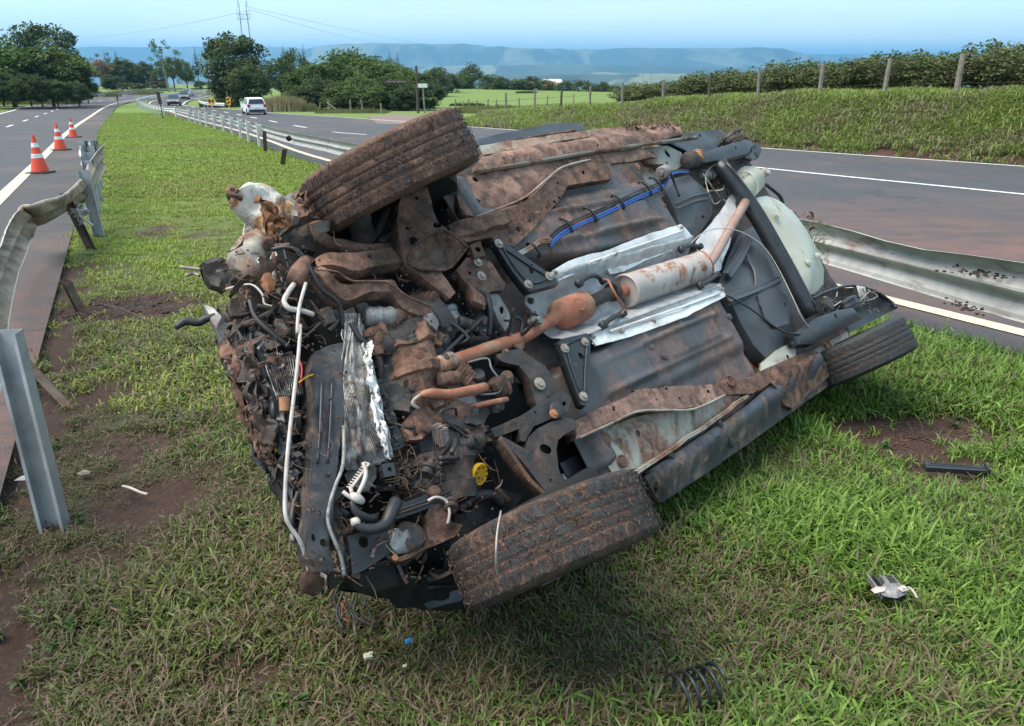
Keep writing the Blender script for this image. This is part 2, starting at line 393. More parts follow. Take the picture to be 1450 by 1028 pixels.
# ------------------------------------------------------------------ ground sheet
def dist_to(line, x, y):
    best = 1e9; P = Vector((x, y))
    for a, b in zip(line, line[1:]):
        d = b - a; t = max(0, min(1, (P - a).dot(d) / max(1e-9, d.length_squared))); r = (a + d * t - P).length
        if r < best: best = r
    return best
BARE = []
for (px, py, rx, ry, s_) in ((190, 432, .50, .48, 1.0), (205, 560, .55, .45, .55), (190, 690, .45, .3, .72), (235, 640, .45, .35, .6), (1255, 858, .10, .07, .5), (985, 985, .10, .07, .45), (1345, 672, .14, .06, .8), (190, 698, .14, .08, .9), (1290, 612, .50, .30, 1.0), (1400, 668, .35, .2, .8),
                             (330, 950, .22, .09, .5), (600, 950, .2, .1, .5), (130, 900, .2, .1, .4), (30, 700, .3, .2, .4), (230, 330, .8, 1.0, .42), (60, 400, .7, 1.2, .55), (40, 560, .25, .8, .55),
                             (420, 233, .8, .8, .6), (440, 245, .5, .5, .8), (800, 960, .2, .08, .35), (140, 790, .3, .15, .4), (390, 300, .5, .9, .45)):
    g = G(px, py); BARE.append((g.x, g.y, rx, ry, s_))
def ls_x(y):
    for a, b in zip(LS, LS[1:]):
        if (a.y - y) * (b.y - y) <= 0 and abs(a.y - b.y) > 1e-6: return a.x + (b.x - a.x) * ((y - a.y) / (b.y - a.y))
    return -99
LSX = [ls_x(q * .25) for q in range(60)]
def bare_at(x, y):
    b = 0
    if 0 < y < 10: b = .95 * math.exp(-((x - LSX[int(y * 4)] - .05) / .20) ** 2) * min(1, (10 - y) / 2)
    for (cx, cy, rx, ry, s_) in BARE:
        d = ((x - cx) / rx) ** 2 + ((y - cy) / ry) ** 2
        if d < 6: b = max(b, s_ * math.exp(-d * d * .55))
    n_ = nz(x * 2.2, y * 2.2) * .32 + nz(x * 7, y * 7, 3) * .22
    if y < 12: b += max(0, n_) * (.45 if y < 7 else .3)
    return max(0, b + (n_ * 1.3 if b > .10 else 0))
def vale_z(x, y, r):
    z = zg(min(y, 400)) if y > 0 else 0.0
    if y < 0: z = -.035 * y * 0
    az = math.degrees(math.atan2(x, y))
    # the land drops into a wide valley beyond about 260 m, sooner on the right
    start = 260 if az < -12 else (230 if az < 0 else 210)
    k = max(0, (r - start))
    drop = 165 * (1 - math.exp(-k / 900))
    return z - drop
rings = [.35]; 
while rings[-1] < 13500: rings.append(rings[-1] * (1.022 if rings[-1] < 60 else 1.04))
NA = 300
V = [(0, 0, 0)]; bare_l = [0.0]; far_l = [0.0]; vale_l = [0.0]
for r in rings:
    for j in range(NA):
        az = 2 * math.pi * j / NA; x = r * math.sin(az); y = r * math.cos(az)
        z = vale_z(x, y, r); b = 0
        if r < 14 and y > -2:
            b = bare_at(x, y); z += nz(x * 1.3, y * 1.3, 5) * .022 + nz(x * 5, y * 5, 9) * .012 - .035 * min(1, b) + (nz(x * 17, y * 17, 2) * .022 if b > .4 else 0)
        elif r < 60: z += nz(x * .6, y * .6, 5) * .03
        elif r > 260:
            z += (nz(x / 400, y / 400, 1) * 8 + nz(x / 1500, y / 1500, 4) * 30) * min(1, (r - 260) / 900)
        V.append((x, y, z)); bare_l.append(min(1, b)); far_l.append(min(1, max(0, (r - 6) / 9)) + (min(1, max(0, (r - 52) / 20)) if x > -24 - (y - 50) * .05 else 0)); vale_l.append(min(1, max(0, (r - 240) / 200)))
Fc = [(0, 1 + j, 1 + (j + 1) % NA) for j in range(NA)]
for i in range(len(rings) - 1):
    for j in range(NA):
        a = 1 + i * NA + j; b = 1 + i * NA + (j + 1) % NA; Fc.append((a, a + NA, b + NA, b))
# sink the sheet beneath the carriageways
RPOLY = rg + rf[::-1]; LPOLY = LS[::2] + LF[::-2]
RB = (min(p.x for p in RPOLY), max(p.x for p in RPOLY), min(p.y for p in RPOLY), max(p.y for p in RPOLY))
LB = (min(p.x for p in LPOLY), max(p.x for p in LPOLY), min(p.y for p in LPOLY), max(p.y for p in LPOLY))
def in_poly(x, y, Q, B):
    if not (B[0] < x < B[1] and B[2] < y < B[3]): return False
    c = False; j = len(Q) - 1
    for i in range(len(Q)):
        a = Q[i]; b = Q[j]
        if (a.y > y) != (b.y > y) and x < (b.x - a.x) * (y - a.y) / (b.y - a.y) + a.x: c = not c
        j = i
    return c
for i, (x, y, z) in enumerate(V):
    r = math.hypot(x, y)
    if r > 330 or y < -45: continue
    s_ = 0
    for Q, B, A1, A2 in ((RPOLY, RB, rg, rf), (LPOLY, LB, LS, LF)):
        if in_poly(x, y, Q, B):
            d2 = min(dist_to(A1[::2] + [A1[-1]], x, y), dist_to(A2[::2] + [A2[-1]], x, y)); s_ = max(s_, min(1, max(0, (d2 - .1) / .3)))
    if s_ > 0: V[i] = (x, y, z * (1 - s_) + (zg(y) - .10) * s_)
me = bpy.data.meshes.new('ground'); me.from_pydata(V, [], Fc); me.materials.append(M_GROUND)
me.polygons.foreach_set('use_smooth', [True] * len(me.polygons))
for nm, arr in (('bare', bare_l), ('far', far_l), ('vale', vale_l)):
    a = me.attributes.new(nm, 'FLOAT', 'POINT'); a.data.foreach_set('value', arr)
me.update(); ground = bpy.data.objects.new('ground', me); COL.objects.link(ground); ground['kind'] = 'structure'

# ------------------------------------------------------------------ far hills: flat-topped ridges across the valley
def m_hill():
    t = NT('far_hill_land')
    vo = t.n('ShaderNodeTexVoronoi'); vo.inputs['Scale'].default_value = .0013
    mp = t.n('ShaderNodeMapping'); mp.inputs['Scale'].default_value = (1, .6, 2.5); t.l(t.tc.outputs['Object'], mp.inputs[0]); t.l(mp.outputs[0], vo.inputs['Vector'])
    sc_ = t.n('ShaderNodeSeparateColor'); t.l(vo.outputs['Color'], sc_.inputs[0])
    fld = t.ramp(sc_.outputs[0], .3, .8, (.03, .05, .02), (.17, .18, .09))
    c = t.mix(t.ramp(t.noise(.002, 8, .7), .48, .56), fld, (.03, .045, .02)); t.setv('Base Color', c); t.setv('Roughness', .95); return t.m
M_HILL = m_hill()
def ridge(name, prof, D, depth, base, step=8, rough=10):
    xs = np.arange(prof[0][0], prof[-1][0] + 1, step); rows = np.interp(xs, [p[0] for p in prof], [p[1] for p in prof])
    P = []
    for px, row in zip(xs, rows):
        d = D + nz(px * .01, 3, D) * depth * .5
        top = zrow(px, row, d) + nz(px * .06, 1, D) * rough * .6 + nz(px * .2, 5, D) * rough * .2; col = []
        for k, (fy, fz) in enumerate(((-1.3, 0), (-.85, .08), (-.5, .22), (-.27, .42), (-.16, .72), (-.1, .93), (0, 1), (.6, .97), (1, .3))):
            yy = d + fy * depth * (1 + .5 * nz(px * .03, k * .2, 7)); zz = base + (top - base) * fz + nz(px * .05, k, 2) * rough * (1 if 0 < fz < .9 else .3)
            p = at(px, yy, zz); col.append(p)
        P.append(col)
    o = grid_mesh(name, P, M_HILL); o['kind'] = 'structure'; return o
BASE = -185
ridge('far_hills', [(-300, 78), (0, 74), (60, 70), (130, 66), (200, 67), (300, 66), (380, 66), (430, 69), (520, 72), (900, 76), (1100, 76), (1160, 77), (1230, 76), (1300, 76), (1450, 77), (1800, 78)], 10200, 800, BASE, 12)
ridge('mesa_hills', [(360, 90), (400, 80), (440, 68), (470, 63), (520, 61), (600, 62), (655, 62), (700, 66), (760, 69), (800, 69), (850, 70), (880, 68), (960, 68), (1040, 68), (1075, 67), (1110, 69), (1135, 75), (1165, 84), (1190, 92), (1220, 99)], 8000, 1200, BASE + 10, 5)
ridge('low_hills', [(400, 112), (560, 96), (700, 92), (800, 91), (900, 93), (1000, 95), (1100, 100), (1250, 106), (1400, 112)], 5600, 900, BASE + 20, 8, 7)
ridge('foot_hills', [(250, 118), (560, 108), (760, 107), (850, 103), (960, 106), (1100, 112), (1250, 122)], 3300, 700, BASE + 25, 8, 5)

# ------------------------------------------------------------------ embankment along the right carriageway
def eh(px): return np.interp(px, [660, 760, 850, 950, 1080, 1250, 1450, 1800], [162, 157, 151, 145, 139, 133, 129.5, 120])
base = match(cat(ext_back(RF0, 12) + [v2(G(620, 177))], 10)[:-6], 140)
n_off = Vector((.82, .57))
P = []; TOPS = []
for i, b in enumerate(base):
    dr = (base[min(i + 1, 139)] - base[max(i - 1, 0)]).normalized(); nn = Vector((dr.y, -dr.x))
    zb = zg(b.y)
    # find the top height from the picture, 2.6 m behind the base
    tp = b + nn * 2.8; dep = tp.y * cp - (0 - CAM_H) * sp; pxx = 725 + FPX * tp.x / dep; pxx = min(1800, max(660, pxx)) if tp.y > 3 else 1800
    zt = zrow(pxx, float(eh(pxx)), tp.y) if tp.y > 3 else .55
    zt = max(zt, zb + .04); zt = min(zt, zb + 1.6)
    TOPS.append((tp, zt))
    col = []
    for k, (f, h) in enumerate(((-.35, -.12), (0, -.03), (.12, .12), (.3, .30), (.5, .52), (.7, .73), (.86, .91), (1, 1), (1.25, 1.03), (1.8, 1.0), (2.6, .98), (4.2, .93), (6.5, .6), (8.5, -.3))):
        q_ = b + nn * (f * 2.8); w = nz(q_.x * .5, q_.y * .5, 8) * .12 + nz(q_.x * 2, q_.y * 2, 8) * .05
        zz = (zb + h * (zt - zb)) if h >= 0 else zb + h * .6
        col.append(Vector((q_.x, q_.y, zz + (w * min(1, (zt - zb) / .8) if 1 < k < 12 else 0))))
    P.append(col)
emb = grid_mesh('embankment', P, M_GROUND); emb['kind'] = 'structure'
at_ = emb.data.attributes.new('far', 'FLOAT', 'POINT'); at_.data.foreach_set('value', [.45] * len(emb.data.vertices))
bl = []
for col in P:
    for k, p in enumerate(col): bl.append([.9, 1, .65, .15, .1, .2, .1, .0, .0, 0, .1, .2, 0, 0][k] + max(0, nz(p.x, p.y, 20)) * .5)
at_ = emb.data.attributes.new('bare', 'FLOAT', 'POINT'); at_.data.foreach_set('value', bl)
EMB = P
# ------------------------------------------------------------------ guard rails
WP = [(0, -.155), (.028, -.150), (.036, -.125), (.075, -.085), (.083, -.075), (.083, -.055), (.075, -.045), (.02, -.012), (.014, 0), (.02, .012), (.075, .045), (.083, .055), (.083, .075), (.075, .085), (.036, .125), (.028, .150), (0, .155)]
def wbeam(name, line, hz, parent, mat, side=1, dent=None, thick=.0035):
    """line: 2-D path, hz: height of beam centre above ground; W profile bulges to +side"""
    P = []
    for i, p in enumerate(line):
        d = (line[min(i + 1, len(line) - 1)] - line[max(i - 1, 0)]).normalized(); nn = Vector((d.y, -d.x)) * side; col = []
        for k, (o_, h) in enumerate(WP):
            q = p + nn * o_; z = zg(p.y) + hz + h
            if dent:
                e = dent(i, k, p, h); q = q + nn * e[0]; z += e[1]
            col.append(Vector((q.x, q.y, z)))
        P.append(col)
    o = grid_mesh(name, P, mat, parent, smooth=True, solid=thick); o.data.set_sharp_from_angle(angle=rad(24)); return o
def c_post(name, parent, base, h, mat, dirv, w=.11, dep=.06, lean=None, t=.005, flange=0, bury=.25):
    """C-section steel post"""
    d = dirv.normalized(); n = Vector((d.y, -d.x))
    prof = [(-w / 2, dep), (-w / 2, 0), (w / 2, 0), (w / 2, dep)]
    if flange: prof = [(-w / 2 + flange, dep)] + prof + [(w / 2 - flange, dep)]
    L = lean or Vector((0, 0, 1)); B = Vector(base); P = []
    for k in range(6):
        f = -bury + (h + bury) * k / 5; P.append([B + Vector((d.x * a + n.x * b, d.y * a + n.y * b, 0)) + L * f for a, b in prof])
    return grid_mesh(name, P, mat, parent, smooth=False, solid=t)

# right carriageway rail, from beside the wreck and on past it
RRL = offset_line(RY, -.62)
def lerp_line(A, y):                       # point on a line at forward distance y
    for a, b in zip(A, A[1:]):
        if (a.y - y) * (b.y - y) <= 0 and abs(a.y - b.y) > 1e-6: return a + (b - a) * ((y - a.y) / (b.y - a.y))
    return A[0]
fine = resample([p for p in RRL if p.y > -2], .35)
near = [p for p in fine if p.y < 70]
RA = empty('guard_rail', (3.4, 5, zg(5)), 'long galvanised guard rail with white faced posts along the right carriageway', 'guard rail')
RA_loc = Vector(RA.location)
def dentR(i, k, p, h):
    w = nz(p.x * 1.1, p.y * 1.1, 3); e = w * .014
    d = math.exp(-((p.y - 5.75) / .45) ** 2); top = max(0, h) / .155
    z = -.045 * d * top + nz(p.x * 2.5, p.y * 2.5, 1) * .008 * top
    if 16 < p.y < 24: e += .08 * nz(p.x * .8, p.y * .8, 12)
    f = min(1, max(0, (7.4 - p.y) / 3.0)); f = f * f * (3 - 2 * f)
    return (e + d * -.03 * top - .26 * f + h * f * -.25, z + h * .34 * f - .03 * f)
FR = [v2(G(*p)) for p in ((230, 164.5), (206, 156.5), (197, 151), (197.5, 147), (225, 140.3), (260, 136), (297, 133))]
near = [p for p in near if p.y < FR[0].y - 3]
far_l_ = resample(cat([near[-2], near[-1]] + FR, 8), 1.0)
o = wbeam('beam', far_l_, .56, RA, M_GALVW, 1); o.location = -RA_loc
o = wbeam('beam', near, .56, RA, M_GALV, side=1, dent=dentR); o.location = -RA_loc
def post_on(line, y, parent, loc, mat, spacer=True, h=.74, lean=None):
    p = lerp_line(line, y); q = lerp_line(line, y + .3); d = (q - p)
    n = Vector((d.y, -d.x)).normalized()
    b = p - n * .16
    po = c_post('post', parent, (b.x, b.y, zg(b.y)), h, mat, d, .14, .07, lean); po.location = -loc
    if spacer:
        m = MB(); c = p - n * .06; m.box((c.x, c.y, zg(c.y) + .56), (.05, .09, .15), Matrix.Rotation(math.atan2(d.x, d.y) * -1, 3, 'Z'))
        s_ = m.build('spacer', mat, po, bevel=.006)
for px, py in ((348, 208.5), (328, 201.5), (312, 197), (299.6, 192), (289.6, 187.5), (280, 183.5), (271, 180), (263, 177.5), (257, 175.5), (251, 173)):
    g = G(px, py); post_on(RRL, g.y, RA, RA_loc, M_GALVW, h=.78)
fp_ = resample(far_l_, 2.6)
for a_, b_ in zip(fp_[:34], fp_[1:]):
    d = (b_ - a_); n = Vector((d.y, -d.x)).normalized(); b = a_ - n * .16; po = c_post('post', RA, (b.x, b.y, zg(b.y)), .76, M_GALVW, d, .14, .07); po.location = -RA_loc
for y_ in (1.2, 7.6, 9.6, 12, 14.4): post_on(RRL, y_, RA, RA_loc, M_GALVC, spacer=True, h=.64)
# two older stub posts of that rail, pulled loose
for (px, py, h, ln, lab) in ((378, 216, .62, (.05, 0, 1), 'grimy upright old rail post beside the last white post'), (402, 234, .42, (.28, -.1, .95), 'short grimy rail post leaning against the bent beam end')):
    g = G(px, py); o = c_post('broken_rail_post', None, (0, 0, 0), h, M_GALVB, Vector((.55, -.83)), .13, .08, Vector(ln)); o.location = (g.x, g.y, zg(g.y)); tag(o, lab, 'rail post', 'loose rail posts')
# bolted joint of the beam
m = MB(); g = G(409, 196, .55)
for k in range(5):
    c = g + Vector((nz(k, 1) * .12, nz(k, 2) * .1, nz(k, 3) * .12)); m.cyl(c, c + Vector((.05, -.1, .03)), .035, .03, 8)
    m.box(c, (.06, .02, .05), Matrix.Rotation(k, 3, 'Y'))
j = m.build('beam_joint', M_GALVB, RA); j.location = -RA_loc
# mud clods thrown on the near beam
m = MB(); random.seed(3)
def clod(m, c, r, n=7, fl=.6):
    c = Vector(c); s0 = random.random() * 50; top = []
    rings_ = []
    for i, (h, q) in enumerate(((-.6, .55), (0, 1), (.5, .75), (.85, .3))):
        rings_.append([c + Vector((math.cos(2 * math.pi * k / n) * r * q * (1 + .35 * nz(k * 1.3, i, s0)), math.sin(2 * math.pi * k / n) * r * q * (1 + .35 * nz(k * 1.3, i, s0 + 7)), h * r * fl)) for k in range(n)])
    m.loft(rings_)
M_SOIL = worn('dark_soil', (.055, .03, .022), (.022, .012, .009), .95, scale=30, bump=.8, bd=.01)
M_SOILR = worn('reddish_soil', (.13, .065, .042), (.06, .032, .022), .95, scale=20, bump=.8, bd=.01)
for i in range(120):
    t_ = random.gauss(0, 1); b0 = 1 if i % 3 else 0
    px = (1385 if b0 else 1370) + t_ * (26 if b0 else 16); py = (386 + (px - 1385) * .10 + random.gauss(0, 3.2)) if b0 else 435 + (px - 1370) * .3 + random.gauss(0, 3.5)
    hh = .60 if b0 else .46
    p = G(px, py, hh); d = (lerp_line(RRL, p.y + .3) - lerp_line(RRL, p.y)).normalized(); n = Vector((d.y, -d.x)); c = lerp_line(RRL, p.y) 
    clod(m, (p.x, p.y, p.z), random.uniform(.004, .016), 6)
md = m.build('mud_clods', M_SOIL, RA); md['kind'] = 'stuff'; md.location = -RA_loc

# far outer rail of the left road, and the rail at the curve by the yellow signs
def long_rail(label, line, mat, hz=.55, step=4, side=1, posts=True):
    p0 = line[0]; R_ = empty('guard_rail', (p0.x, p0.y, zg(p0.y)), label, 'guard rail'); L = Vector(R_.location)
    o = wbeam('beam', line, hz, R_, mat, side); o.location = -L
    pp = resample(line, step)
    for i, p in enumerate(pp[:-1]):
        d = pp[i + 1] - p; n = Vector((d.y, -d.x)).normalized(); b = p - n * side * .12
        q = c_post('post', R_, (b.x, b.y, zg(b.y)), hz + .15, mat, d, .12, .07); q.location = -L
    return R_
ol = [v2(G(*p)) for p in ((95, 147), (125, 141), (150, 137.5), (195, 134.5))]
ol = ol + [v2(p) for p in ((-80, 175), (-65, 190), (-45, 198))]
long_rail('distant grey guard rail on the outer edge of the left road bend', resample(cat(ol, 10), 2.0), M_GALV, side=-1)
cr_ = [v2(G(*p)) for p in ((282, 150), (288, 154), (300, 156.5), (322, 156))]
long_rail('short pale curved guard rail beneath the yellow diamond sign', resample(cat([v2(G(*p)) for p in ((290, 146.5), (284, 151), (293, 154.5), (308, 156), (322, 157))], 6), .8), M_GALVW, side=1)

# ------------------------------------------------------------------ crushed rail at the left
LA = empty('crushed_guard_rail', (-2.4, 3, zg(3)), 'buckled muddy guard rail beam bent out over the left shoulder', 'guard rail'); LA_loc = Vector(LA.location)
top_px = [(150, 203, .72), (140, 212, .72), (128, 228, .72), (118, 247, .72), (102, 266, .70), (84, 278, .68), (62, 284, .68), (45, 290, .68), (31, 292, .66), (22, 303, .62), (10, 323, .60), (0, 347, .60), (-22, 400, .62), (-50, 480, .62), (-90, 600, .6), (-150, 760, .6)]
bot_px = [(150, 262, .40), (146, 282, .40), (138, 300, .40), (122, 310, .40), (97, 280, .52), (96, 291, .46), (82, 303, .42), (64, 313, .38), (49, 319, .36), (44, 345, .34), (32, 372, .34), (25, 385, .34), (14, 450, .34), (2, 560, .32), (-20, 700, .32), (-50, 860, .3)]
bot_px = [(150, 235, .45), (143, 250, .44), (133, 268, .43), (121, 285, .42), (101, 288, .42), (97, 290, .43), (80, 304, .42), (62, 314, .38), (48, 322, .36), (42, 345, .34), (32, 372, .34), (25, 390, .34), (12, 455, .34), (-2, 565, .32), (-24, 700, .32), (-55, 860, .3)]
T_ = [G(a, b, h) for a, b, h in top_px]; B_ = [G(a, b, h) for a, b, h in bot_px]
def cat3(L, n): return cat(L, n)
T_ = cat3(T_, 5); B_ = cat3(B_, 5)
P = []
for i, (a, b) in enumerate(zip(T_, B_)):
    along = (T_[min(i + 1, len(T_) - 1)] - T_[max(i - 1, 0)]).normalized(); dn = (b - a); nn = along.cross(dn).normalized()
    if nn.z < 0: nn = -nn
    if abs(nn.z) < .2 and nn.x > 0: nn = -nn
    col = []
    for k, (o_, h) in enumerate(WP):
        f = .5 - h / .31; amp = -1.0
        q = a + dn * f + nn * (o_ * amp * .85 + nz(i * .14, k * .2, 3) * .014)
        if k >= 15: q += nn * .012 * nz(i * .9, 3)
        col.append(q)
    P.append(col)
o = grid_mesh('beam', P, M_GALVM, LA, smooth=True, solid=.004); o.location = -LA_loc
# the rolled bright edge
m = MB(); m.tube([c[-1] for c in P], .0045, 6, smooth=1); m.tube([c[0] for c in P], .004, 6, smooth=1); o = m.build('beam_edge', M_GALVW, LA, smooth=True); o.location = -LA_loc
# bright folded panel at the end with its posts
for (px, py, h, w) in ((147, 333, .82, .12), (146, 302, .78, .11), (148, 285, .80, .11), (149, 268, .78, .11), (150, 252, .78, .1)):
    g = G(px - 6, py); q = c_post('post', LA, (g.x, g.y, zg(g.y)), h, M_GALVC, Vector((.95, .3)), w, .07, Vector((-.07, .03, 1))); q.location = -LA_loc
P = []
for i in range(14):
    f = i / 13; px = 119 + f * 29; col = []
    for k in range(8):
        g = G(px, 256 - 5 * f + nz(i * .3, 1) * 2, 0); z0 = .78 - k * .075
        col.append(Vector((g.x, g.y, zg(g.y) + z0)) + Vector((0, nz(i * .5, k * .8, 3) * .12 + (.04 if k % 3 else 0), 0)))
    P.append(col)
o = grid_mesh('folded_panel', P, M_GALVC, LA, smooth=False, solid=.004); o.location = -LA_loc
for (px, py, lx, h_) in ((128, 352, -.38, .66),):
    g = G(px, py); q = c_post('post', LA, (g.x, g.y, zg(g.y)), h_, M_GALVB, Vector((.8, .6)), .1, .06, Vector((lx, .18, .95))); q.location = -LA_loc
m = MB()
for k in range(22):
    f = random.random(); g = G(98 + f * 24, 285 + random.uniform(-14, 18), .45); 
    m.tube([g, g + Vector((random.uniform(-.06, .06), random.uniform(-.05, .05), random.uniform(-.12, .02))), g + Vector((random.uniform(-.1, .1), random.uniform(-.05, .05), random.uniform(-.22, .05)))], random.uniform(.006, .016), 5)
    m.box(g, (.04, .003, .03), Matrix.Rotation(k * 1.3, 3, 'Y') @ Matrix.Rotation(k * .7, 3, 'X'))
o = m.build('torn_bracket', M_GALVC, LA); o.location = -LA_loc
# kerb-like concrete drain slab under it and loose earth
M_SLAB = worn('dirty_concrete', (.20, .145, .115), (.10, .065, .05), .9, scale=5, mud=.4, mudscale=2, bump=.4)
A_ = [v2(G(*p)) for p in ((-60, 700), (10, 480), (40, 400), (70, 350), (110, 318))]
# C posts standing free by the crushed rail
def free_post(px, py, toppx, toppy, h, w, dep, mat, lab, dirv, fl=0.0):
    g = G(px, py); b = Vector((g.x, g.y, zg(g.y)))
    t_ = None; best = 1e9
    for i in range(-60, 61):                       # lean sideways and towards/away until the top meets its picture place
        for j in range(-60, 61):
            l = Vector((i / 60, j / 60, 0)); l.z = math.sqrt(max(.02, 1 - l.x ** 2 - l.y ** 2)); p = b + l * h
            dp = p.y * cp - (p.z - CAM_H) * sp; u_ = p.y * sp + (p.z - CAM_H) * cp; ex = 725 + FPX * p.x / dp - toppx; ey = 514 - FPX * u_ / dp - toppy
            e = ex * ex + ey * ey + 40 * (l.y ** 2)
            if e < best: best = e; t_ = l
    o = c_post('bent_rail_post', None, (0, 0, 0), h, mat, Vector(dirv), w, dep, t_, .0045, fl); o.location = b
    return tag(o, lab, 'rail post')
free_post(82, 738, 14, 464, .84, .10, .07, M_GALVC, 'bright galvanised steel post leaning in the grass at the left edge', (1.0, .12), .014)
free_post(118, 436, 92, 380, .26, .09, .06, M_GALVB, 'short rusty post stub sticking out beside the bare earth patch', (.75, -.65), .015)
free_post(96, 566, 46, 514, .38, .09, .05, M_GALVB, 'rust brown post stub lying over behind the bright steel post', (.6, -.8), .012)

# ------------------------------------------------------------------ traffic cones
def bandmat(name, c): return worn(name, c, tuple(x * .85 for x in c), .5, scale=20, bump=.05)
M_OR = bandmat('orange_red_plastic', (.75, .075, .03)); M_WH = bandmat('reflective_white_band', (.75, .76, .78)); M_BLK = bandmat('black_rubber', (.02, .02, .022))
def cone(px, py, h, lab):
    g = G(px, py); R_ = empty('traffic_cone', (g.x, g.y, zg(g.y) + LIFT), lab, 'traffic cone', 'traffic cones along the left shoulder line')
    def rad_(z): return .15 * (1 - z) ** 1.05 + .03
    cuts = [(.05, .42, M_OR), (.42, .53, M_WH), (.53, .70, M_OR), (.70, .82, M_WH), (.82, 1.0, M_OR)]
    m = MB(); m.lathe((0, 0, 0), (0, 0, 1), [(.0, .19), (.035, .185), (.04 * h, .17)] + [(z * h, rad_(z) * h / .75) for z in np.linspace(.06, 1, 16)] + [(h, .015)], 28, caps=True); m.build('body', M_OR, R_, smooth=True, auto=40) if False else m.build('body', M_OR, R_, auto=35)
    for a, b, mt in cuts:
        if mt is M_WH:
            mm_ = MB(); mm_.lathe((0, 0, 0), (0, 0, 1), [(z * h, rad_(z) * h / .75 + .003) for z in np.linspace(a, b, 4)], 28); mm_.build('reflective_band', M_WH, R_, auto=35)
            if a < .5 and h > .74:
                t_ = MB()
                for k in range(9):
                    an = rad(-128 + k * 8.5); r0 = rad_(.475) * h / .75 + .006
                    if k != 4: t_.box((r0 * math.cos(an), r0 * math.sin(an), .475 * h), (.004, .0012, .012), Matrix.Rotation(an + math.pi / 2, 3, 'Z'))
                t_.build('small_grey_lettering', M_GALV, R_)
    m = MB(); m.box((0, 0, .018), (.225, .225, .018)); m.build('base', M_BLK, R_, bevel=.01)
    m = MB(); m.cyl((0, 0, h - .005), (0, 0, h + .02), .022, .018, 10); m.build('cap', M_BLK if h < .72 else M_OR, R_)
cone(58, 247, .80, 'nearest orange and white traffic cone, largest in the row')
cone(86.5, 214, .78, 'middle orange and white traffic cone of the row on the shoulder')
cone(104.5, 195.5, .71, 'farthest traffic cone, with a black tip, at the cream line')

# ------------------------------------------------------------------ trees and shrubs
def quad_leaf(V_, F_, p, d, up, L, W):
    b = len(V_); s_ = d.cross(up).normalized() * W
    V_ += [p, p + d * L * .5 + s_, p + d * L, p + d * L * .5 - s_]; F_.append((b, b + 1, b + 2, b + 3))
def rvec():
    while True:
        v = Vector((random.uniform(-1, 1), random.uniform(-1, 1), random.uniform(-1, 1)))
        if .05 < v.length < 1: return v.normalized()
def crown_mesh(seed, n_clump, n_leaf, leaf, rx=1.0, rz=.8, flat=0.0, cl=.28, hollow=.35):
    """crown of leaf sprays gathered into uneven clumps; unit radius, centred above origin"""
    random.seed(seed); V_ = []; F_ = []; cs = []
    for i in range(n_clump):
        v = rvec(); r = random.uniform(hollow, 1) ** .6 * (1 + .25 * nz(v.x * 2, v.y * 2, seed + v.z * 2))
        c = Vector((v.x * rx * r, v.y * rx * r, max(-.55 if flat or rz < .9 else -.95, v.z) * rz * r))
        cs.append((c, cl * random.uniform(.55, 1.2)))
    for c, cr_ in cs:
        for k in range(n_leaf):
            v = rvec(); r = random.random() ** .45 * cr_; p = c + Vector((v.x * r, v.y * r, v.z * r * (.62 - flat * .3)))
            d = (v + rvec() * .9 + Vector((0, 0, -.15))).normalized(); up = (Vector((0, 0, 1)) + rvec() * .8).normalized()
            if abs(d.dot(up)) > .95: up = d.orthogonal()
            quad_leaf(V_, F_, p, d, up, leaf * random.uniform(.7, 1.4), leaf * random.uniform(.25, .45))
    me = bpy.data.meshes.new('crown'); me.from_pydata([tuple(v) for v in V_], [], F_); me.update(); return me, cs
L_DARK = m_leaf('dark_foliage', (.058, .086, .03), (.105, .145, .048), (.04, .062, .022), .15, scale=.6)
L_MID = m_leaf('mid_foliage', (.075, .12, .03), (.135, .195, .046), (.055, .082, .025), .2, scale=.7)
L_LITE = m_leaf('light_foliage', (.08, .13, .028), (.14, .20, .05), (.055, .09, .02), .25, scale=.7)
L_OLIVE = m_leaf('olive_foliage', (.065, .075, .028), (.11, .115, .05), (.04, .05, .02), .2, scale=.6)
L_PINK = m_leaf('dry_pinkish_foliage', (.24, .15, .11), (.33, .23, .17), (.16, .12, .08), .2, scale=.6)
CR = {'round': [crown_mesh(10 + i, 64, 90, .095, 1, .85, 0, .30) for i in range(3)],
      'dense': [crown_mesh(20 + i, 120, 95, .085, 1, .95, 0, .25, .5) for i in range(3)],
      'flat': [crown_mesh(30 + i, 75, 90, .085, 1, .62, .5, .27, .4) for i in range(3)],
      'open': [crown_mesh(40 + i, 22, 46, .09, 1, .8, .3, .2, .6) for i in range(3)],
      'small': [crown_mesh(50 + i, 34, 44, .16, 1, .95, 0, .34) for i in range(3)]}
CRM = {}
def crown_of(kind, i, mat):
    k = (kind, i % 3, mat.name)
    if k not in CRM:
        me = CR[kind][i % 3][0].copy(); me.materials.append(mat); CRM[k] = me
    return CRM[k], CR[kind][i % 3][1]
tree_n = 0
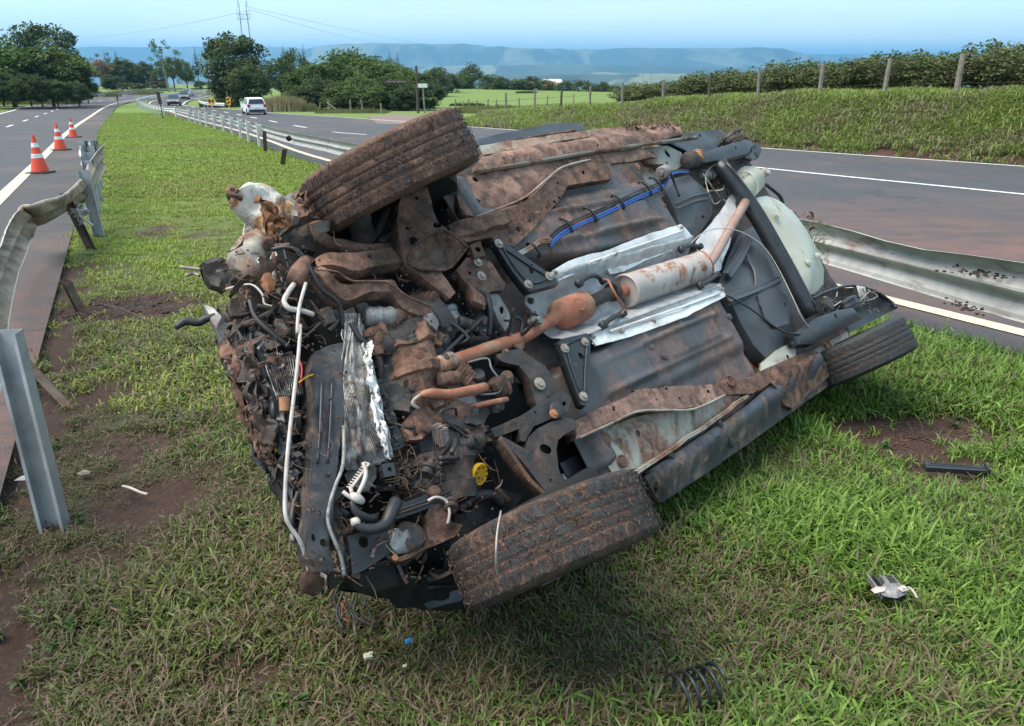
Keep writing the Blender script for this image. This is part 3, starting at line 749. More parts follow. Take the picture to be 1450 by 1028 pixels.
def tree(px, pybase, pytop, wpx, y, kind, mat, label, name='tree', trunk=.2, group=None, zbase=None, bark=None, cx=0, crown_frac=None, zs=None):
    """placed under column px at distance y; base row, top row and crown width read from the photograph"""
    global tree_n; tree_n += 1
    zb = zrow(px, pybase, y) if pybase is not None else zg(y)
    if zbase is not None: zb = zbase
    zt = zrow(px, pytop, y); p = at(px, y, zb); Ht = max(.5, zt - zb)
    q = at(px + wpx / 2, y, zb); R_ = abs(q.x - p.x)
    T = empty(name, p, label, 'tree', group)
    me, cs = crown_of(kind, tree_n, mat)
    c = bpy.data.objects.new('crown', me); COL.objects.link(c); c.parent = T
    cf = crown_frac or .8
    ch = Ht * cf / 2; rzk = {'round': .95, 'dense': 1.05, 'flat': .62, 'open': .95, 'small': 1.0}[kind]
    c.location = (cx, 0, Ht - ch); c.scale = (R_ / 1.12, R_ / 1.12, ch / (rzk * 1.1)); c.rotation_euler = (0, 0, tree_n * 1.7)
    m = MB(); b = bark or M_BARK; tr = max(.06, Ht * .022 * (trunk / .2))
    fx = nz(tree_n, 3) * R_ * .25
    fork = Vector((fx, 0, max(.25, Ht * (1 - cf) + ch * .35)))
    m.tube([(0, 0, -.3), (0, 0, .0), (fx * .4, 0, fork.z * .5), fork], [tr * 1.5, tr * 1.25, tr, tr * .8], 8, smooth=2)
    rot = Matrix.Rotation(c.rotation_euler[2], 3, 'Z')
    for k in range(0, min(len(cs), 36), 4):
        e = rot @ cs[k][0]; e = Vector((e.x * c.scale[0], e.y * c.scale[1], e.z * c.scale[2])) + Vector(c.location)
        if e.z < fork.z * .8: continue
        mid_ = fork.lerp(e, .5) + Vector((0, 0, -.06 * Ht * random.random())); m.tube([fork - Vector((0, 0, fork.z * .15 * random.random())), mid_, e], [tr * .6, tr * .35, tr * .1], 5, smooth=2)
    m.build('trunk', b, T, smooth=True)
    return T
# left wood
GL = 'trees along the outer side of the left road'
tree(20, 148, 52, 130, 90, 'dense', L_MID, 'broad mid green tree at the left edge above the verge', group=GL, crown_frac=.95)
tree(76, 147, 60, 120, 92, 'dense', L_MID, 'rounded green tree between the left edge tree and the tall dark one', group=GL, crown_frac=.95)
tree(75, 143, 26, 100, 112, 'round', L_DARK, 'tall dark tree with ragged top rising above the left wood', group=GL, trunk=.25)
tree(112, 144, 70, 56, 100, 'dense', L_DARK, 'dark tree at the right end of the left wood', group=GL, crown_frac=.96)
tree(-20, 146, 48, 90, 98, 'dense', L_DARK, 'dark tree cut by the left frame edge', group=GL, crown_frac=.95)
tree(44, 146, 100, 50, 86, 'dense', L_DARK, 'low dark bush at the foot of the left wood', 'bush', group=GL, crown_frac=.98)
tree(95, 144, 105, 42, 92, 'dense', L_MID, 'low green bush at the foot of the dark tree', 'bush', group=GL, crown_frac=.98)
tree(5, 146, 96, 40, 84, 'dense', L_DARK, 'dark bush behind the black roadside sign', 'bush', group=GL, crown_frac=.98)
for q_, (px_, t__, w__, nm_) in enumerate(((-12, 104, 44, 'outermost'), (24, 108, 40, 'second'), (60, 104, 44, 'third'), (82, 110, 38, 'fourth'), (112, 112, 34, 'last'))):
    tree(px_, 147, t__, w__, 83 + q_, 'dense', (L_DARK, L_MID)[q_ % 2], nm_ + ' bush from the left along the foot of the left wood', 'bush', group='bushes along the foot of the left wood', crown_frac=1.0)
tree(125, 143, 108, 34, 100, 'dense', L_DARK, 'small dark bush below the pinkish tree', 'bush', group=GL, crown_frac=.98)
# middle distance behind the bend
GM = 'trees behind the bend of the left road'
tree(148, 131, 82, 42, 210, 'round', L_PINK, 'pinkish bare looking tree behind the left road bend', group=GM, bark=M_PALEWOOD, crown_frac=.72)
tree(150, 120, 68, 36, 260, 'open', L_OLIVE, 'thin olive tree above the pinkish tree', group=GM)
for i, (px, b_, t_, w_, y_, k_, mt, lab) in enumerate([
    (178, 131, 80, 52, 215, 'dense', L_DARK, 'dark rounded tree to the right of the pinkish tree'),
    (205, 131, 84, 46, 220, 'dense', L_DARK, 'low dark tree left of the lamp post'),
    (160, 131, 104, 36, 200, 'dense', L_DARK, 'dark shrub beneath the pinkish tree'),
    (238, 129, 49, 50, 190, 'open', L_MID, 'tall airy tree with open crown behind the lamp post'),
    (248, 130, 78, 34, 185, 'round', L_MID, 'rounded tree with forked trunk right of the lamp post'),
    (266, 128, 82, 30, 195, 'round', L_MID, 'small tree at the left of the big dark tree'),
    (228, 131, 92, 26, 200, 'round', L_MID, 'small green tree touching the lamp post'),
    (190, 133, 116, 40, 190, 'small', L_OLIVE, 'olive shrub on the verge below the dark trees'),
    (222, 133, 113, 40, 192, 'small', L_OLIVE, 'olive shrub on the verge left of the lamp post'),
    (285, 128, 112, 22, 185, 'small', L_OLIVE, 'olive shrub beside the big dark tree')]):
    tree(px, b_, t_, w_, y_, k_, mt, lab, group=GM, crown_frac=.74 if 'forked' in lab or 'airy' in lab else .9)
# the big dark tree and the wood to its right
GR = 'trees beyond the right carriageway'
tree(336, 150, 38, 92, 100, 'dense', L_DARK, 'big dense dark green tree standing over the yellow signs', group=GR, crown_frac=.93, trunk=.3)
tree(355, 150, 88, 70, 96, 'dense', L_DARK, 'dark spreading bush at the foot of the big dark tree', 'bush', group=GR, crown_frac=.97)
tree(322, 149, 98, 50, 98, 'dense', L_DARK, 'low dark bush behind the yellow diamond sign', 'bush', group=GR, crown_frac=.97)
spec = [(400, 138, 82, 46, 118, 'round', L_DARK, 'dark tree next to the big dark tree'), (421, 138, 66, 44, 150, 'round', L_DARK, 'dark tree with pointed top above the tall dry grass'),
        (436, 146, 94, 62, 98, 'flat', L_MID, 'low green spreading tree behind the dry grass'), (470, 148, 84, 80, 100, 'flat', L_LITE, 'light green spreading tree in the middle of the wood'),
        (505, 150, 68, 96, 112, 'flat', L_LITE, 'broad light green tree, tallest of the spreading trees'), (545, 150, 88, 80, 94, 'flat', L_MID, 'green spreading tree behind the dark road sign'),
        (580, 148, 98, 74, 90, 'flat', L_MID, 'green tree at the right end of the wood by the white sign'), (455, 152, 112, 60, 86, 'dense', L_DARK, 'dark bushy tree low at the wood edge behind the fence'),
        (510, 153, 108, 70, 84, 'dense', L_MID, 'bushy tree low at the wood edge behind the leaning fence posts'), (556, 155, 110, 70, 82, 'dense', L_DARK, 'dark bush behind the dark road sign'),
        (600, 154, 116, 52, 80, 'dense', L_DARK, 'dark bush just left of the grassy field'), (432, 156, 124, 50, 84, 'dense', L_DARK, 'low dark bush at the left end of the wood behind the fence'), (488, 156, 122, 60, 82, 'dense', L_MID, 'low green bush behind the middle of the crooked fence'), (534, 157, 120, 56, 80, 'dense', L_MID, 'low green bush behind the right end of the crooked fence'), (575, 157, 122, 46, 79, 'dense', L_DARK, 'low dark bush at the foot of the tall sign post'), (485, 140, 92, 60, 135, 'round', L_DARK, 'dark tree rising behind the light green trees'), (615, 140, 95, 46, 150, 'round', L_DARK, 'dark tree behind the white sign'), (560, 140, 84, 50, 150, 'round', L_MID, 'tree behind the dark road sign top')]
for (px, b_, t_, w_, y_, k_, mt, lab) in spec: tree(px, b_ + 4, t_ - 3, w_ * 1.2, y_, 'dense' if k_ == 'flat' else k_, mt, lab, group=GR, crown_frac=.99)
# thin conifers poking above the wood
CONS = ['over the dark pointed tree', 'over the left of the light green trees', 'left of the dark sign top', 'right of the dark sign top', 'over the tallest light green tree', 'over the tree beside the big dark one', 'over the left dark trees past the bend', 'left of the big dark tree', 'over the pinkish tree']
for i, (px, t_) in enumerate(((436, 62), (476, 70), (555, 70), (566, 74), (512, 72), (408, 64), (176, 70), (286, 66), (160, 72))):
    y_ = 330; zb = zg(y_) - 10; zt = zrow(px, t_, y_); p = at(px, y_, zb); T = empty('conifer', p, 'slender dark conifer rising ' + CONS[i], 'tree', 'slender conifers over the wood')
    m = MB(); m.tube([(0, 0, 0), (0, 0, zt - zb)], [.35, .05], 6); m.build('trunk', M_BARK, T)
    V_ = []; F_ = []; random.seed(i); Hh = zt - zb
    for k in range(260):
        f = random.random() ** .8; z = Hh * (1 - f * .45); r = .3 + f * 2.6; v = rvec(); d = Vector((v.x, v.y, -.25)).normalized(); quad_leaf(V_, F_, Vector((v.x * r * .5, v.y * r * .5, z)), d, Vector((0, 0, 1)), r * .6, r * .18)
    me = bpy.data.meshes.new('crown'); me.from_pydata([tuple(v) for v in V_], [], F_); me.materials.append(L_DARK); c = bpy.data.objects.new('crown', me); COL.objects.link(c); c.parent = T
# the tree line past the field
GF = 'tree line at the far side of the field'
far = [(640, 102, 34), (668, 87, 34), (655, 100, 40), (690, 104, 34), (712, 106, 38), (735, 108, 34), (752, 106, 30), (770, 110, 34), (800, 112, 30), (826, 112, 36), (850, 114, 30), (872, 118, 30), (622, 92, 30), (640, 110, 30), (895, 122, 34), (920, 124, 36), (950, 126, 36), (700, 112, 36), (738, 114, 34), (780, 122, 20), (845, 119, 30)]
ORD = ['first', 'second', 'third', 'fourth', 'fifth', 'sixth', 'seventh', 'eighth', 'ninth', 'tenth', 'eleventh', 'twelfth', 'thirteenth', 'fourteenth', 'fifteenth', 'sixteenth', 'seventeenth', 'eighteenth', 'nineteenth', 'twentieth', 'twenty-first', 'twenty-second']
far_rank = {i: r for r, i in enumerate(sorted(range(len(far)), key=lambda i: far[i][0]))}
def far_label(i):
    if i == 1: return 'tallest tree of the far tree line, with two dark lobes'
    return ('low, ' if far[i][1] > 112 else 'rounded, ') + ('broad ' if far[i][2] > 34 else 'narrow ') + 'tree, ' + ORD[far_rank[i]] + ' from the left in the line beyond the field'
for i, (px, t_, w_) in enumerate(far):
    tree(px, 134 if px < 790 else 137, t_, w_, 175 + (i * 37) % 40, 'small' if i % 2 else 'round', (L_DARK, L_DARK, L_MID)[i % 3], far_label(i), group=GF, crown_frac=.95)
# coffee hedge on the embankment: every shrub is a plant of its own
ORDN = [str(i) + ('st' if i % 10 == 1 and i != 11 else 'nd' if i % 10 == 2 and i != 12 else 'rd' if i % 10 == 3 and i != 13 else 'th') for i in range(1, 40)]
SH = []
POSTX = [1480, 1359, 1255, 1163, 1075, 1005, 940, 882]; shrub_count = {}
def shrub_label(px, row, k):
    g = max(1, sum(1 for q in POSTX if q > px)); key = (g, row); shrub_count[key] = shrub_count.get(key, 0) + 1; n = shrub_count[key]
    W_ = ORDN
    where = 'right of the rightmost fence post' if g <= 1 else 'left of the ' + ['', '', 'rightmost', 'second', 'third', 'fourth', 'fifth', 'sixth', 'seventh'][g] + (' fence post' if g == 2 else ' fence post from the right')
    return ('front' if row == 0 else 'back') + ' row coffee shrub, ' + W_[min(n, 30) - 1] + ' of those ' + where
L_COF = m_leaf('coffee_foliage', (.06, .095, .028), (.12, .165, .05), (.14, .13, .07), .22, scale=3)
L_COF2 = m_leaf('coffee_foliage_green', (.065, .105, .028), (.13, .18, .05), (.05, .075, .025), .22, scale=3)  # slightly greener tone, alternated from shrub to shrub
for i in range(4):
    me, _ = crown_mesh(70 + i, 60, 34, .12, .95, 1.0, 0, .30, .25); me.name = 'foliage'
    for mt in (L_COF, L_COF2):
        c = me.copy(); c.materials.append(mt); SH.append(c)
m = MB(); random.seed(5)
for k in range(5): a_ = rvec(); m.tube([(0, 0, -.1), (a_.x * .2, a_.y * .2, .5), (a_.x * .5, a_.y * .5, 1.1)], [.03, .022, .01], 5)
STEM = m.build('stem', M_BARK); stem_me = STEM.data; bpy.data.objects.remove(STEM)
def shrub_top(px): return np.interp(px, [880, 960, 985, 1050, 1090, 1110, 1180, 1220, 1290, 1330, 1400, 1450, 1800], [122, 118, 106, 102, 100, 88, 92, 84, 75, 82, 66, 62, 52])
ntop = len(TOPS); idx = 0; acc = 0; last = None; dd = 0; k_i = 0
cum = [0]
for a, b in zip(TOPS, TOPS[1:]): cum.append(cum[-1] + (b[0] - a[0]).length)
s_ = 0.0
while s_ < cum[-1]:
    j = max(0, min(ntop - 2, next((q for q in range(ntop - 1) if cum[q + 1] >= s_), ntop - 2))); f = (s_ - cum[j]) / max(1e-6, cum[j + 1] - cum[j])
    tp = TOPS[j][0].lerp(TOPS[j + 1][0], f); zt = TOPS[j][1] * (1 - f) + TOPS[j + 1][1] * f
    dr = (TOPS[j + 1][0] - TOPS[j][0]).normalized(); nn = Vector((dr.y, -dr.x))
    for row, off in enumerate((2.2, 4.1)):
        q = tp + nn * (off + nz(s_, row * 5) * .5) + dr * (row * .6)
        dep = q.y * cp - (zt + 1 - CAM_H) * sp
        if q.y < 1: continue
        px = 725 + FPX * q.x / dep
        if px < 885 or px > 1700: continue
        ztop = zrow(px, float(shrub_top(px)) + 3 * nz(s_ * 1.7, row), q.y) + (.08 if row else 0); hgt = ztop - zt * .97 + .1
        if hgt < .5: continue
        hgt = min(hgt, 3.4)
        T = empty('coffee_shrub', (q.x, q.y, zt - .03), shrub_label(px, row, k_i), 'shrub', 'coffee shrubs on the embankment')
        c = bpy.data.objects.new('foliage', SH[(k_i * 5) % len(SH)]); COL.objects.link(c); c.parent = T; c.location = (0, 0, hgt * .50); c.scale = (1.0, 1.0, hgt * .46); c.rotation_euler = (0, 0, k_i * 2.1)
        c2 = bpy.data.objects.new('stem', stem_me); COL.objects.link(c2); c2.parent = T; c2.scale = (1, 1, hgt / 1.8); k_i += 1
    s_ += .95
print('shrubs', k_i)
# embankment fence posts
FE = empty('post_and_wire_fence', (TOPS[0][0].x, TOPS[0][0].y, TOPS[0][1]), 'row of weathered wooden posts with wire along the embankment top', 'fence'); FE_loc = Vector(FE.location); tops3 = []
random.seed(11)
for i, (px, tpy, w_) in enumerate(((1359, 76, .15), (1255, 83, .13), (1163, 90, .13), (1075, 100, .11), (1005, 103, .11), (940, 113, .11), (882, 117, .11), (835, 122, .10), (794, 125, .10), (757, 127, .10), (717, 131, .11), (1480, 66, .15), (1620, 55, .15))):
    best = min(range(ntop), key=lambda q: abs(725 + FPX * TOPS[q][0].x / max(.5, TOPS[q][0].y * cp - (TOPS[q][1] + .5 - CAM_H) * sp) - px))
    tp, zt = TOPS[best]; dr = (TOPS[min(best + 1, ntop - 1)][0] - TOPS[best - 1][0]).normalized(); q = tp + Vector((dr.y, -dr.x)) * .35
    ztop = zrow(px, tpy, q.y); m = MB(); ln = Vector((random.uniform(-.05, .05), random.uniform(-.04, .04), 0)); hp = ztop - zt
    prof_pts = [Vector((0, 0, -.3)), Vector((0, 0, 0)) + ln * .2, Vector((0, 0, hp * .5)) + ln * .6, Vector((0, 0, hp)) + ln]
    x_ = at(px, q.y, zt + hp * .5).x
    m.tube(prof_pts, [w_ * .62, w_ * .6, w_ * .55, w_ * .5], 7, smooth=2)
    o = m.build('post', M_PALEWOOD if i not in (4, 8) else M_BARK, FE); o.location = Vector((x_, q.y, zt)) - FE_loc; tops3.append((x_, q.y, zt, hp))
tops3.sort(); m = MB()
for a, b in zip(tops3, tops3[1:]):
    for f in (.3, .6, .88): m.tube([(a[0], a[1], a[2] + a[3] * f), ((a[0] + b[0]) / 2, (a[1] + b[1]) / 2, (a[2] + a[3] * f + b[2] + b[3] * f) / 2 - .03), (b[0], b[1], b[2] + b[3] * f)], .004, 4)
o = m.build('wire', M_GALVB, FE); o.location = -FE_loc
# older fence along the far verge and the field
def fence(label, posts, mat, h=1.1, dark=()):
    g0 = G(posts[0][0], posts[0][1]); F_ = empty('field_fence', (g0.x, g0.y, zg(g0.y)), label, 'fence'); L = Vector(F_.location); pts = []
    for i, (px, py, tpy, ln) in enumerate(posts):
        g = G(px, py); zt = zrow(px, tpy, g.y); hp = zt - g.z; m = MB(); w_ = .075 if hp < 2 else .09
        m.tube([(0, 0, -.2), (ln * .3, 0, hp * .4), (ln, 0, hp)], [w_ * 1.1, w_, w_ * .8], 6, smooth=2); o = m.build('post', M_BARK if i in dark else mat, F_); o.location = g - L; pts.append((g, hp, ln))
    m = MB()
    for (a, ha, la), (b, hb, lb) in zip(pts, pts[1:]):
        for f in (.4, .85): m.tube([a + Vector((la * f, 0, ha * f)), b + Vector((lb * f, 0, hb * f))], .012, 4)
    o = m.build('wire', M_GALVB, F_); o.location = -L
fence('crooked fence of pale posts in front of the wood across the road', [(446, 157, 147, 0), (453, 157, 145, .1), (466, 158, 140, 0), (480, 160, 145, -1.0), (497, 160, 141, 0), (514, 160, 141, -.1), (540, 161, 146, 0)], M_PALEWOOD)
fence('straggling fence of thin posts along the near side of the field', [(645, 158, 140, 0), (655, 158, 143, .1), (664, 159, 140, 0), (676, 159, 142, 0), (690, 159, 140, .1), (703, 159, 141, 0), (735, 158, 138, 0), (774, 156, 135, .1), (812, 154, 133, 0)], M_PALEWOOD)

# tall dry grass and weeds in clumps
def dry_clump(px, py, wpx, hpx, mat, lab, n=500, name='dry_grass'):
    g = G(px, py); e = at(px + wpx / 2, g.y); R_ = abs(e.x - g.x); Hh = zrow(px, py - hpx, g.y) - g.z; V_ = []; F_ = []; random.seed(px)
    for k in range(n):
        x = random.uniform(-1, 1); y = random.uniform(-1, 1) * .6; h = Hh * random.uniform(.55, 1.05) * (1 - .35 * abs(x) ** 3); l = random.gauss(0, .18) * h
        b = Vector((x * R_, y * R_, 0)); w_ = .03 + .02 * R_ / 3; s0 = len(V_); V_ += [b + Vector((-w_, 0, 0)), b + Vector((w_, 0, 0)), b + Vector((l * .5 + w_ * .8, 0, h * .6)), b + Vector((l, 0, h)), b + Vector((l * .5 - w_ * .8, 0, h * .6))]; F_.append((s0, s0 + 1, s0 + 2, s0 + 3, s0 + 4))
    me = bpy.data.meshes.new(name); me.from_pydata([tuple(v) for v in V_], [], F_); me.materials.append(mat); o = bpy.data.objects.new(name, me); COL.objects.link(o); o.location = g; tag(o, lab, 'tall grass', None, 'stuff')
L_DRY = m_leaf('dry_straw', (.30, .235, .12), (.42, .34, .19), (.2, .17, .09), .2, scale=.8); L_DRYG = m_leaf('weedy_straw', (.17, .17, .06), (.27, .24, .11), (.10, .12, .04), .2, scale=.8)
dry_clump(402, 158, 58, 24, L_DRY, 'tall straw coloured grass beside the white car', 1500); dry_clump(378, 158, 40, 18, L_DRYG, 'weedy grass left of the tall straw grass', 500)
dry_clump(430, 158, 40, 14, L_DRYG, 'weedy grass right of the tall straw grass', 500); dry_clump(500, 160, 100, 6, L_DRYG, 'weedy strip below the leaning fence', 900)
dry_clump(700, 160, 110, 12, L_DRYG, 'weeds along the field fence', 900); dry_clump(790, 157, 90, 10, L_DRYG, 'weeds along the right part of the field fence', 700)
dry_clump(310, 152, 46, 14, L_OLIVE, 'green weeds behind the yellow signs', 700); dry_clump(140, 137, 60, 8, L_DRYG, 'weeds behind the outer guard rail', 500); dry_clump(190, 134, 70, 8, L_DRYG, 'weeds at the bend', 500)
for px in (18, 50, 85): dry_clump(px, 148, 40, 12, L_DRYG, 'weeds at the foot of the left wood', 400)
for (px, py, w_, r_) in ((662, 150, 50, 5), (745, 118 + 14, 30, 4)): dry_clump(px, py, w_, r_, L_DARK, 'dark weeds in the field', 300)
# ------------------------------------------------------------------ signs, lamp, pylons
M_YEL = bandmat('sign_yellow', (.85, .42, .02)); M_DKS = bandmat('dark_sign_back', (.03, .028, .026)); M_SGW = bandmat('sign_white', (.72, .74, .74)); M_BRN = bandmat('dark_brown_sign', (.045, .03, .025))
def pole_to(px, pyb, pyt, y=None):
    g = G(px, pyb) if y is None else at(px, y); return g, zrow(px, pyt, g.y) - g.z
# yellow diamond with dark arrow
g, h = pole_to(301, 158, 134.5); T = empty('warning_sign', g, 'yellow diamond warning sign beside the far right lane', 'road sign')
m = MB(); m.cyl((0, .03, 0), (0, .03, h), .05, n=8); m.build('pole', M_GALVW, T)
m = MB(); s_ = .46; zc = h - .55; m.prism([(0, 0, zc - s_), (s_, 0, zc), (0, 0, zc + s_), (-s_, 0, zc)], (0, .02, 0)); m.build('plate', M_YEL, T)
m = MB(); m.prism([(.22, -.006, zc - .1), (.22, -.006, zc + .14), (-.12, -.006, zc + .14), (-.12, -.006, zc + .24), (-.32, -.006, zc + .04), (-.12, -.006, zc - .16), (-.12, -.006, zc - .1)], (0, .004, 0)); m.build('arrow', M_DKS, T)
g, h = pole_to(325, 157, 136); T = empty('chevron_sign', g, 'narrow yellow and black chevron sign right of the diamond sign', 'road sign')
m = MB(); m.cyl((0, .03, 0), (0, .03, h), .04, n=8); m.build('pole', M_GALVW, T)
m = MB(); m.box((0, 0, h - .45), (.22, .012, .36), Matrix.Rotation(.12, 3, 'Y')); m.build('plate', M_YEL, T)
m = MB()
for k in range(2): zc = h - .7 + k * .33; m.prism([(-.18, -.02, zc - .05), (.14, -.02, zc + .1), (.14, -.02, zc + .25), (-.18, -.02, zc + .1)], (0, .005, 0))
m.build('chevron', M_DKS, T)
# black marker seen edge on in the median, and smaller ones
def marker(px, pyb, pyt, lab, w=.14, tilt=-.05, pl=.42):
    g, h = pole_to(px, pyb, pyt); T = empty('roadside_marker', g, lab, 'road sign'); R_ = Matrix.Rotation(tilt, 4, 'Y')
    m = MB(); m.cyl(R_ @ Vector((0, 0, -.2)), R_ @ Vector((0, 0, h)), .035, n=8); m.build('pole', M_DKS, T)
    m = MB(); m.box(R_ @ Vector((0, 0, h * (1 - pl / 2))), (w, .05, h * pl / 2), R_.to_3x3()); m.build('plate', M_DKS, T)
marker(231.5, 168.5, 130, 'black edge-on sign on a thin pole in the grass median', .10, -.06, .45)
marker(168, 150, 134, 'small dark marker post at the tip of the median', .06, 0, .5)
marker(11.5, 151, 130, 'dark marker post before the left wood', .05, 0, .4); marker(7.5, 152, 124, 'black roadside sign at the left edge before the wood', .14, .1, .35)
# brown direction sign and white sign by the entrance
g, h = pole_to(592, 160, 93); T = empty('direction_sign', g, 'long dark brown direction sign hung from a tall post', 'road sign')
m = MB(); m.tube([(0, 0, -.2), (.0, 0, h)], [.12, .1], 8); m.build('post', M_BARK, T)
e0 = at(549, g.y, g.z); e1 = at(579, g.y, g.z); zc = zrow(564, 115.5, g.y) - g.z; hz_ = abs(zrow(564, 113, g.y) - zrow(564, 118, g.y)) / 2
m = MB(); m.box(((e0.x + e1.x) / 2 - g.x, 0, zc), (abs(e1.x - e0.x) / 2, .03, hz_)); pl = m.build('board', M_BRN, T)
m = MB(); m.box(((579 + 592) / 2 and (e1.x - g.x) / 2, .02, zc), (abs(e1.x - g.x) / 2, .02, .04)); m.build('arm', M_BARK, T)
m = MB(); 
for k in range(16): m.box((e0.x - g.x + (e1.x - e0.x) * (k + .8) / 17.5, -.034, zc + (.02 if k % 3 else -.02)), (.045 if k % 4 else .02, .003, hz_ * .45))
m.build('small_pale_lettering', M_PALEWOOD, pl)
g, h = pole_to(600, 160, 119); T = empty('name_sign', g, 'small white sign plate on a post by the side entrance', 'road sign')
m = MB(); m.tube([(.1, 0, -.2), (0, 0, h)], .07, 8); m.build('post', M_PALEWOOD, T); m = MB(); m.box((0, -.09, h - .12), (.4, .02, .16)); m.build('plate', M_SGW, T)
g = at(240, 180); h = zrow(236, 80, 180) - g.z; T = empty('lamp_post', g, 'pale leaning lamp post at the bend among the trees', 'lamp post')
m = MB(); m.tube([(0, 0, 0), (-.75, 0, h)], [.16, .09], 8); m.build('pole', M_PALEWOOD, T); m = MB(); m.box((-.75, -.3, h), (.3, .25, .18)); m.build('lamp_head', M_PALEWOOD, T)
M_STEEL = worn('pylon_steel', (.3, .33, .36), (.22, .24, .27), .6, scale=2)
def pylon(px, pyt, y, H_, W, lab):
    zt = zrow(px, pyt, y); p = at(px, y, zt - H_); T = empty('power_pylon', p, lab, 'pylon', 'power pylons'); m = MB(); a = MB(); w = W
    for s_ in (-1, 1):
        for q in (-1, 1):
            m.tube([(s_ * w * .42, q * w * .2, 0), (s_ * w * .34, q * .6, H_ * .72), (s_ * w * .30, 0, H_ * .95)], [w * .022] * 3, 4, smooth=1)
        n_ = 9
        for k in range(n_):
            z0 = H_ * .95 * k / n_; z1 = H_ * .95 * (k + 1) / n_; x0 = w * (.42 - .12 * k / n_)
            m.tube([(s_ * x0 - w * .04, 0, z0), (s_ * x0 + w * .04, 0, z1)], w * .012, 4); m.tube([(s_ * x0 + w * .04, 0, z0), (s_ * x0 - w * .04, 0, z1)], w * .012, 4)
    for z_ in (.84, .78): a.tube([(-w * .62, 0, H_ * z_), (w * .62, 0, H_ * z_)], w * .022, 4)
    for k in range(12): x = -w * .6 + w * 1.2 * k / 11; a.tube([(x, 0, H_ * .78), (x + w * .1, 0, H_ * .84)], w * .012, 4)
    for s_ in (-1, 1): a.tube([(s_ * w * .3, 0, H_ * .84), (s_ * w * .36, 0, H_)], w * .022, 4); a.tube([(s_ * w * .36, 0, H_), (s_ * w * .62, 0, H_ * .84)], w * .015, 4)
    m.build('tower', M_STEEL, T); a.build('cross_arm', M_STEEL, T); return p + Vector((0, 0, H_ * .8))
t1 = pylon(356, 0, 620, 58, 8, 'lattice power pylon rising above the big dark tree'); pylon(916, 86, 2600, 62, 32, 'distant lattice pylon in the valley'); pylon(640, 78, 3400, 50, 12, 'tiny far pylon on the valley floor')
for i, (a_, b_, sag, lab) in enumerate((((356, 14, 620), (20, 51, 1300), 10, 'power line running left from the pylon'), ((356, 14, 620), (560, 62, 1900), 6, 'power line running right from the pylon'), ((352, 10, 622), (640, 66, 2300), 5, 'upper power line running right from the pylon'))):
    A = at(a_[0], a_[2], zrow(a_[0], a_[1], a_[2])); B = at(b_[0], b_[2], zrow(b_[0], b_[1], b_[2])); m = MB()
    m.tube([A.lerp(B, k / 12) + Vector((0, 0, -sag * 4 * (k / 12) * (1 - k / 12))) for k in range(13)], .14 if i == 0 else .12, 4, smooth=1); tag(m.build('power_line', M_STEEL), lab, 'power line')

# farm sheds past the field
M_WALL = worn('cream_render', (.6, .56, .5), (.5, .45, .38), .85, scale=.5); M_ROOFT = worn('tiled_roof', (.3, .13, .08), (.2, .09, .06), .85, scale=2); M_ROOFP = worn('pale_roof', (.55, .55, .53), (.4, .4, .4), .7, scale=1); M_WIN = worn('dark_window', (.03, .035, .04), (.02, .02, .02), .3)
def shed(px, py, y, w, d, h, roof, lab):
    p = at(px, y, zrow(px, py, y)); T = empty('farm_building', p, lab, 'building', rz=.15); m = MB(); m.box((0, 0, h / 2 - 1), (w / 2, d / 2, h / 2 + 1)); m.build('wall', M_WALL, T)
    m = MB(); m.prism([(-w / 2 - .4, -d / 2 - .4, h), (-w / 2 - .4, 0, h + d * .25), (-w / 2 - .4, d / 2 + .4, h), (-w / 2 - .4, d / 2 + .4, h + .12), (-w / 2 - .4, 0, h + d * .25 + .15), (-w / 2 - .4, -d / 2 - .4, h + .12)], (w + .8, 0, 0)); m.build('roof', roof, T)
    for k in range(3): m = MB(); m.box((-w / 2 + w * (k + .5) / 3, -d / 2 - .01, h * .5), (.5, .03, .5)); m.build('window' if k != 1 else 'door', M_WIN, T)
shed(762, 131, 205, 8, 4, 1.4, M_ROOFT, 'low farm building with reddish roof at the field edge'); shed(781, 126, 250, 5, 5, 1.4, M_ROOFP, 'small pale roofed farm building among the trees')

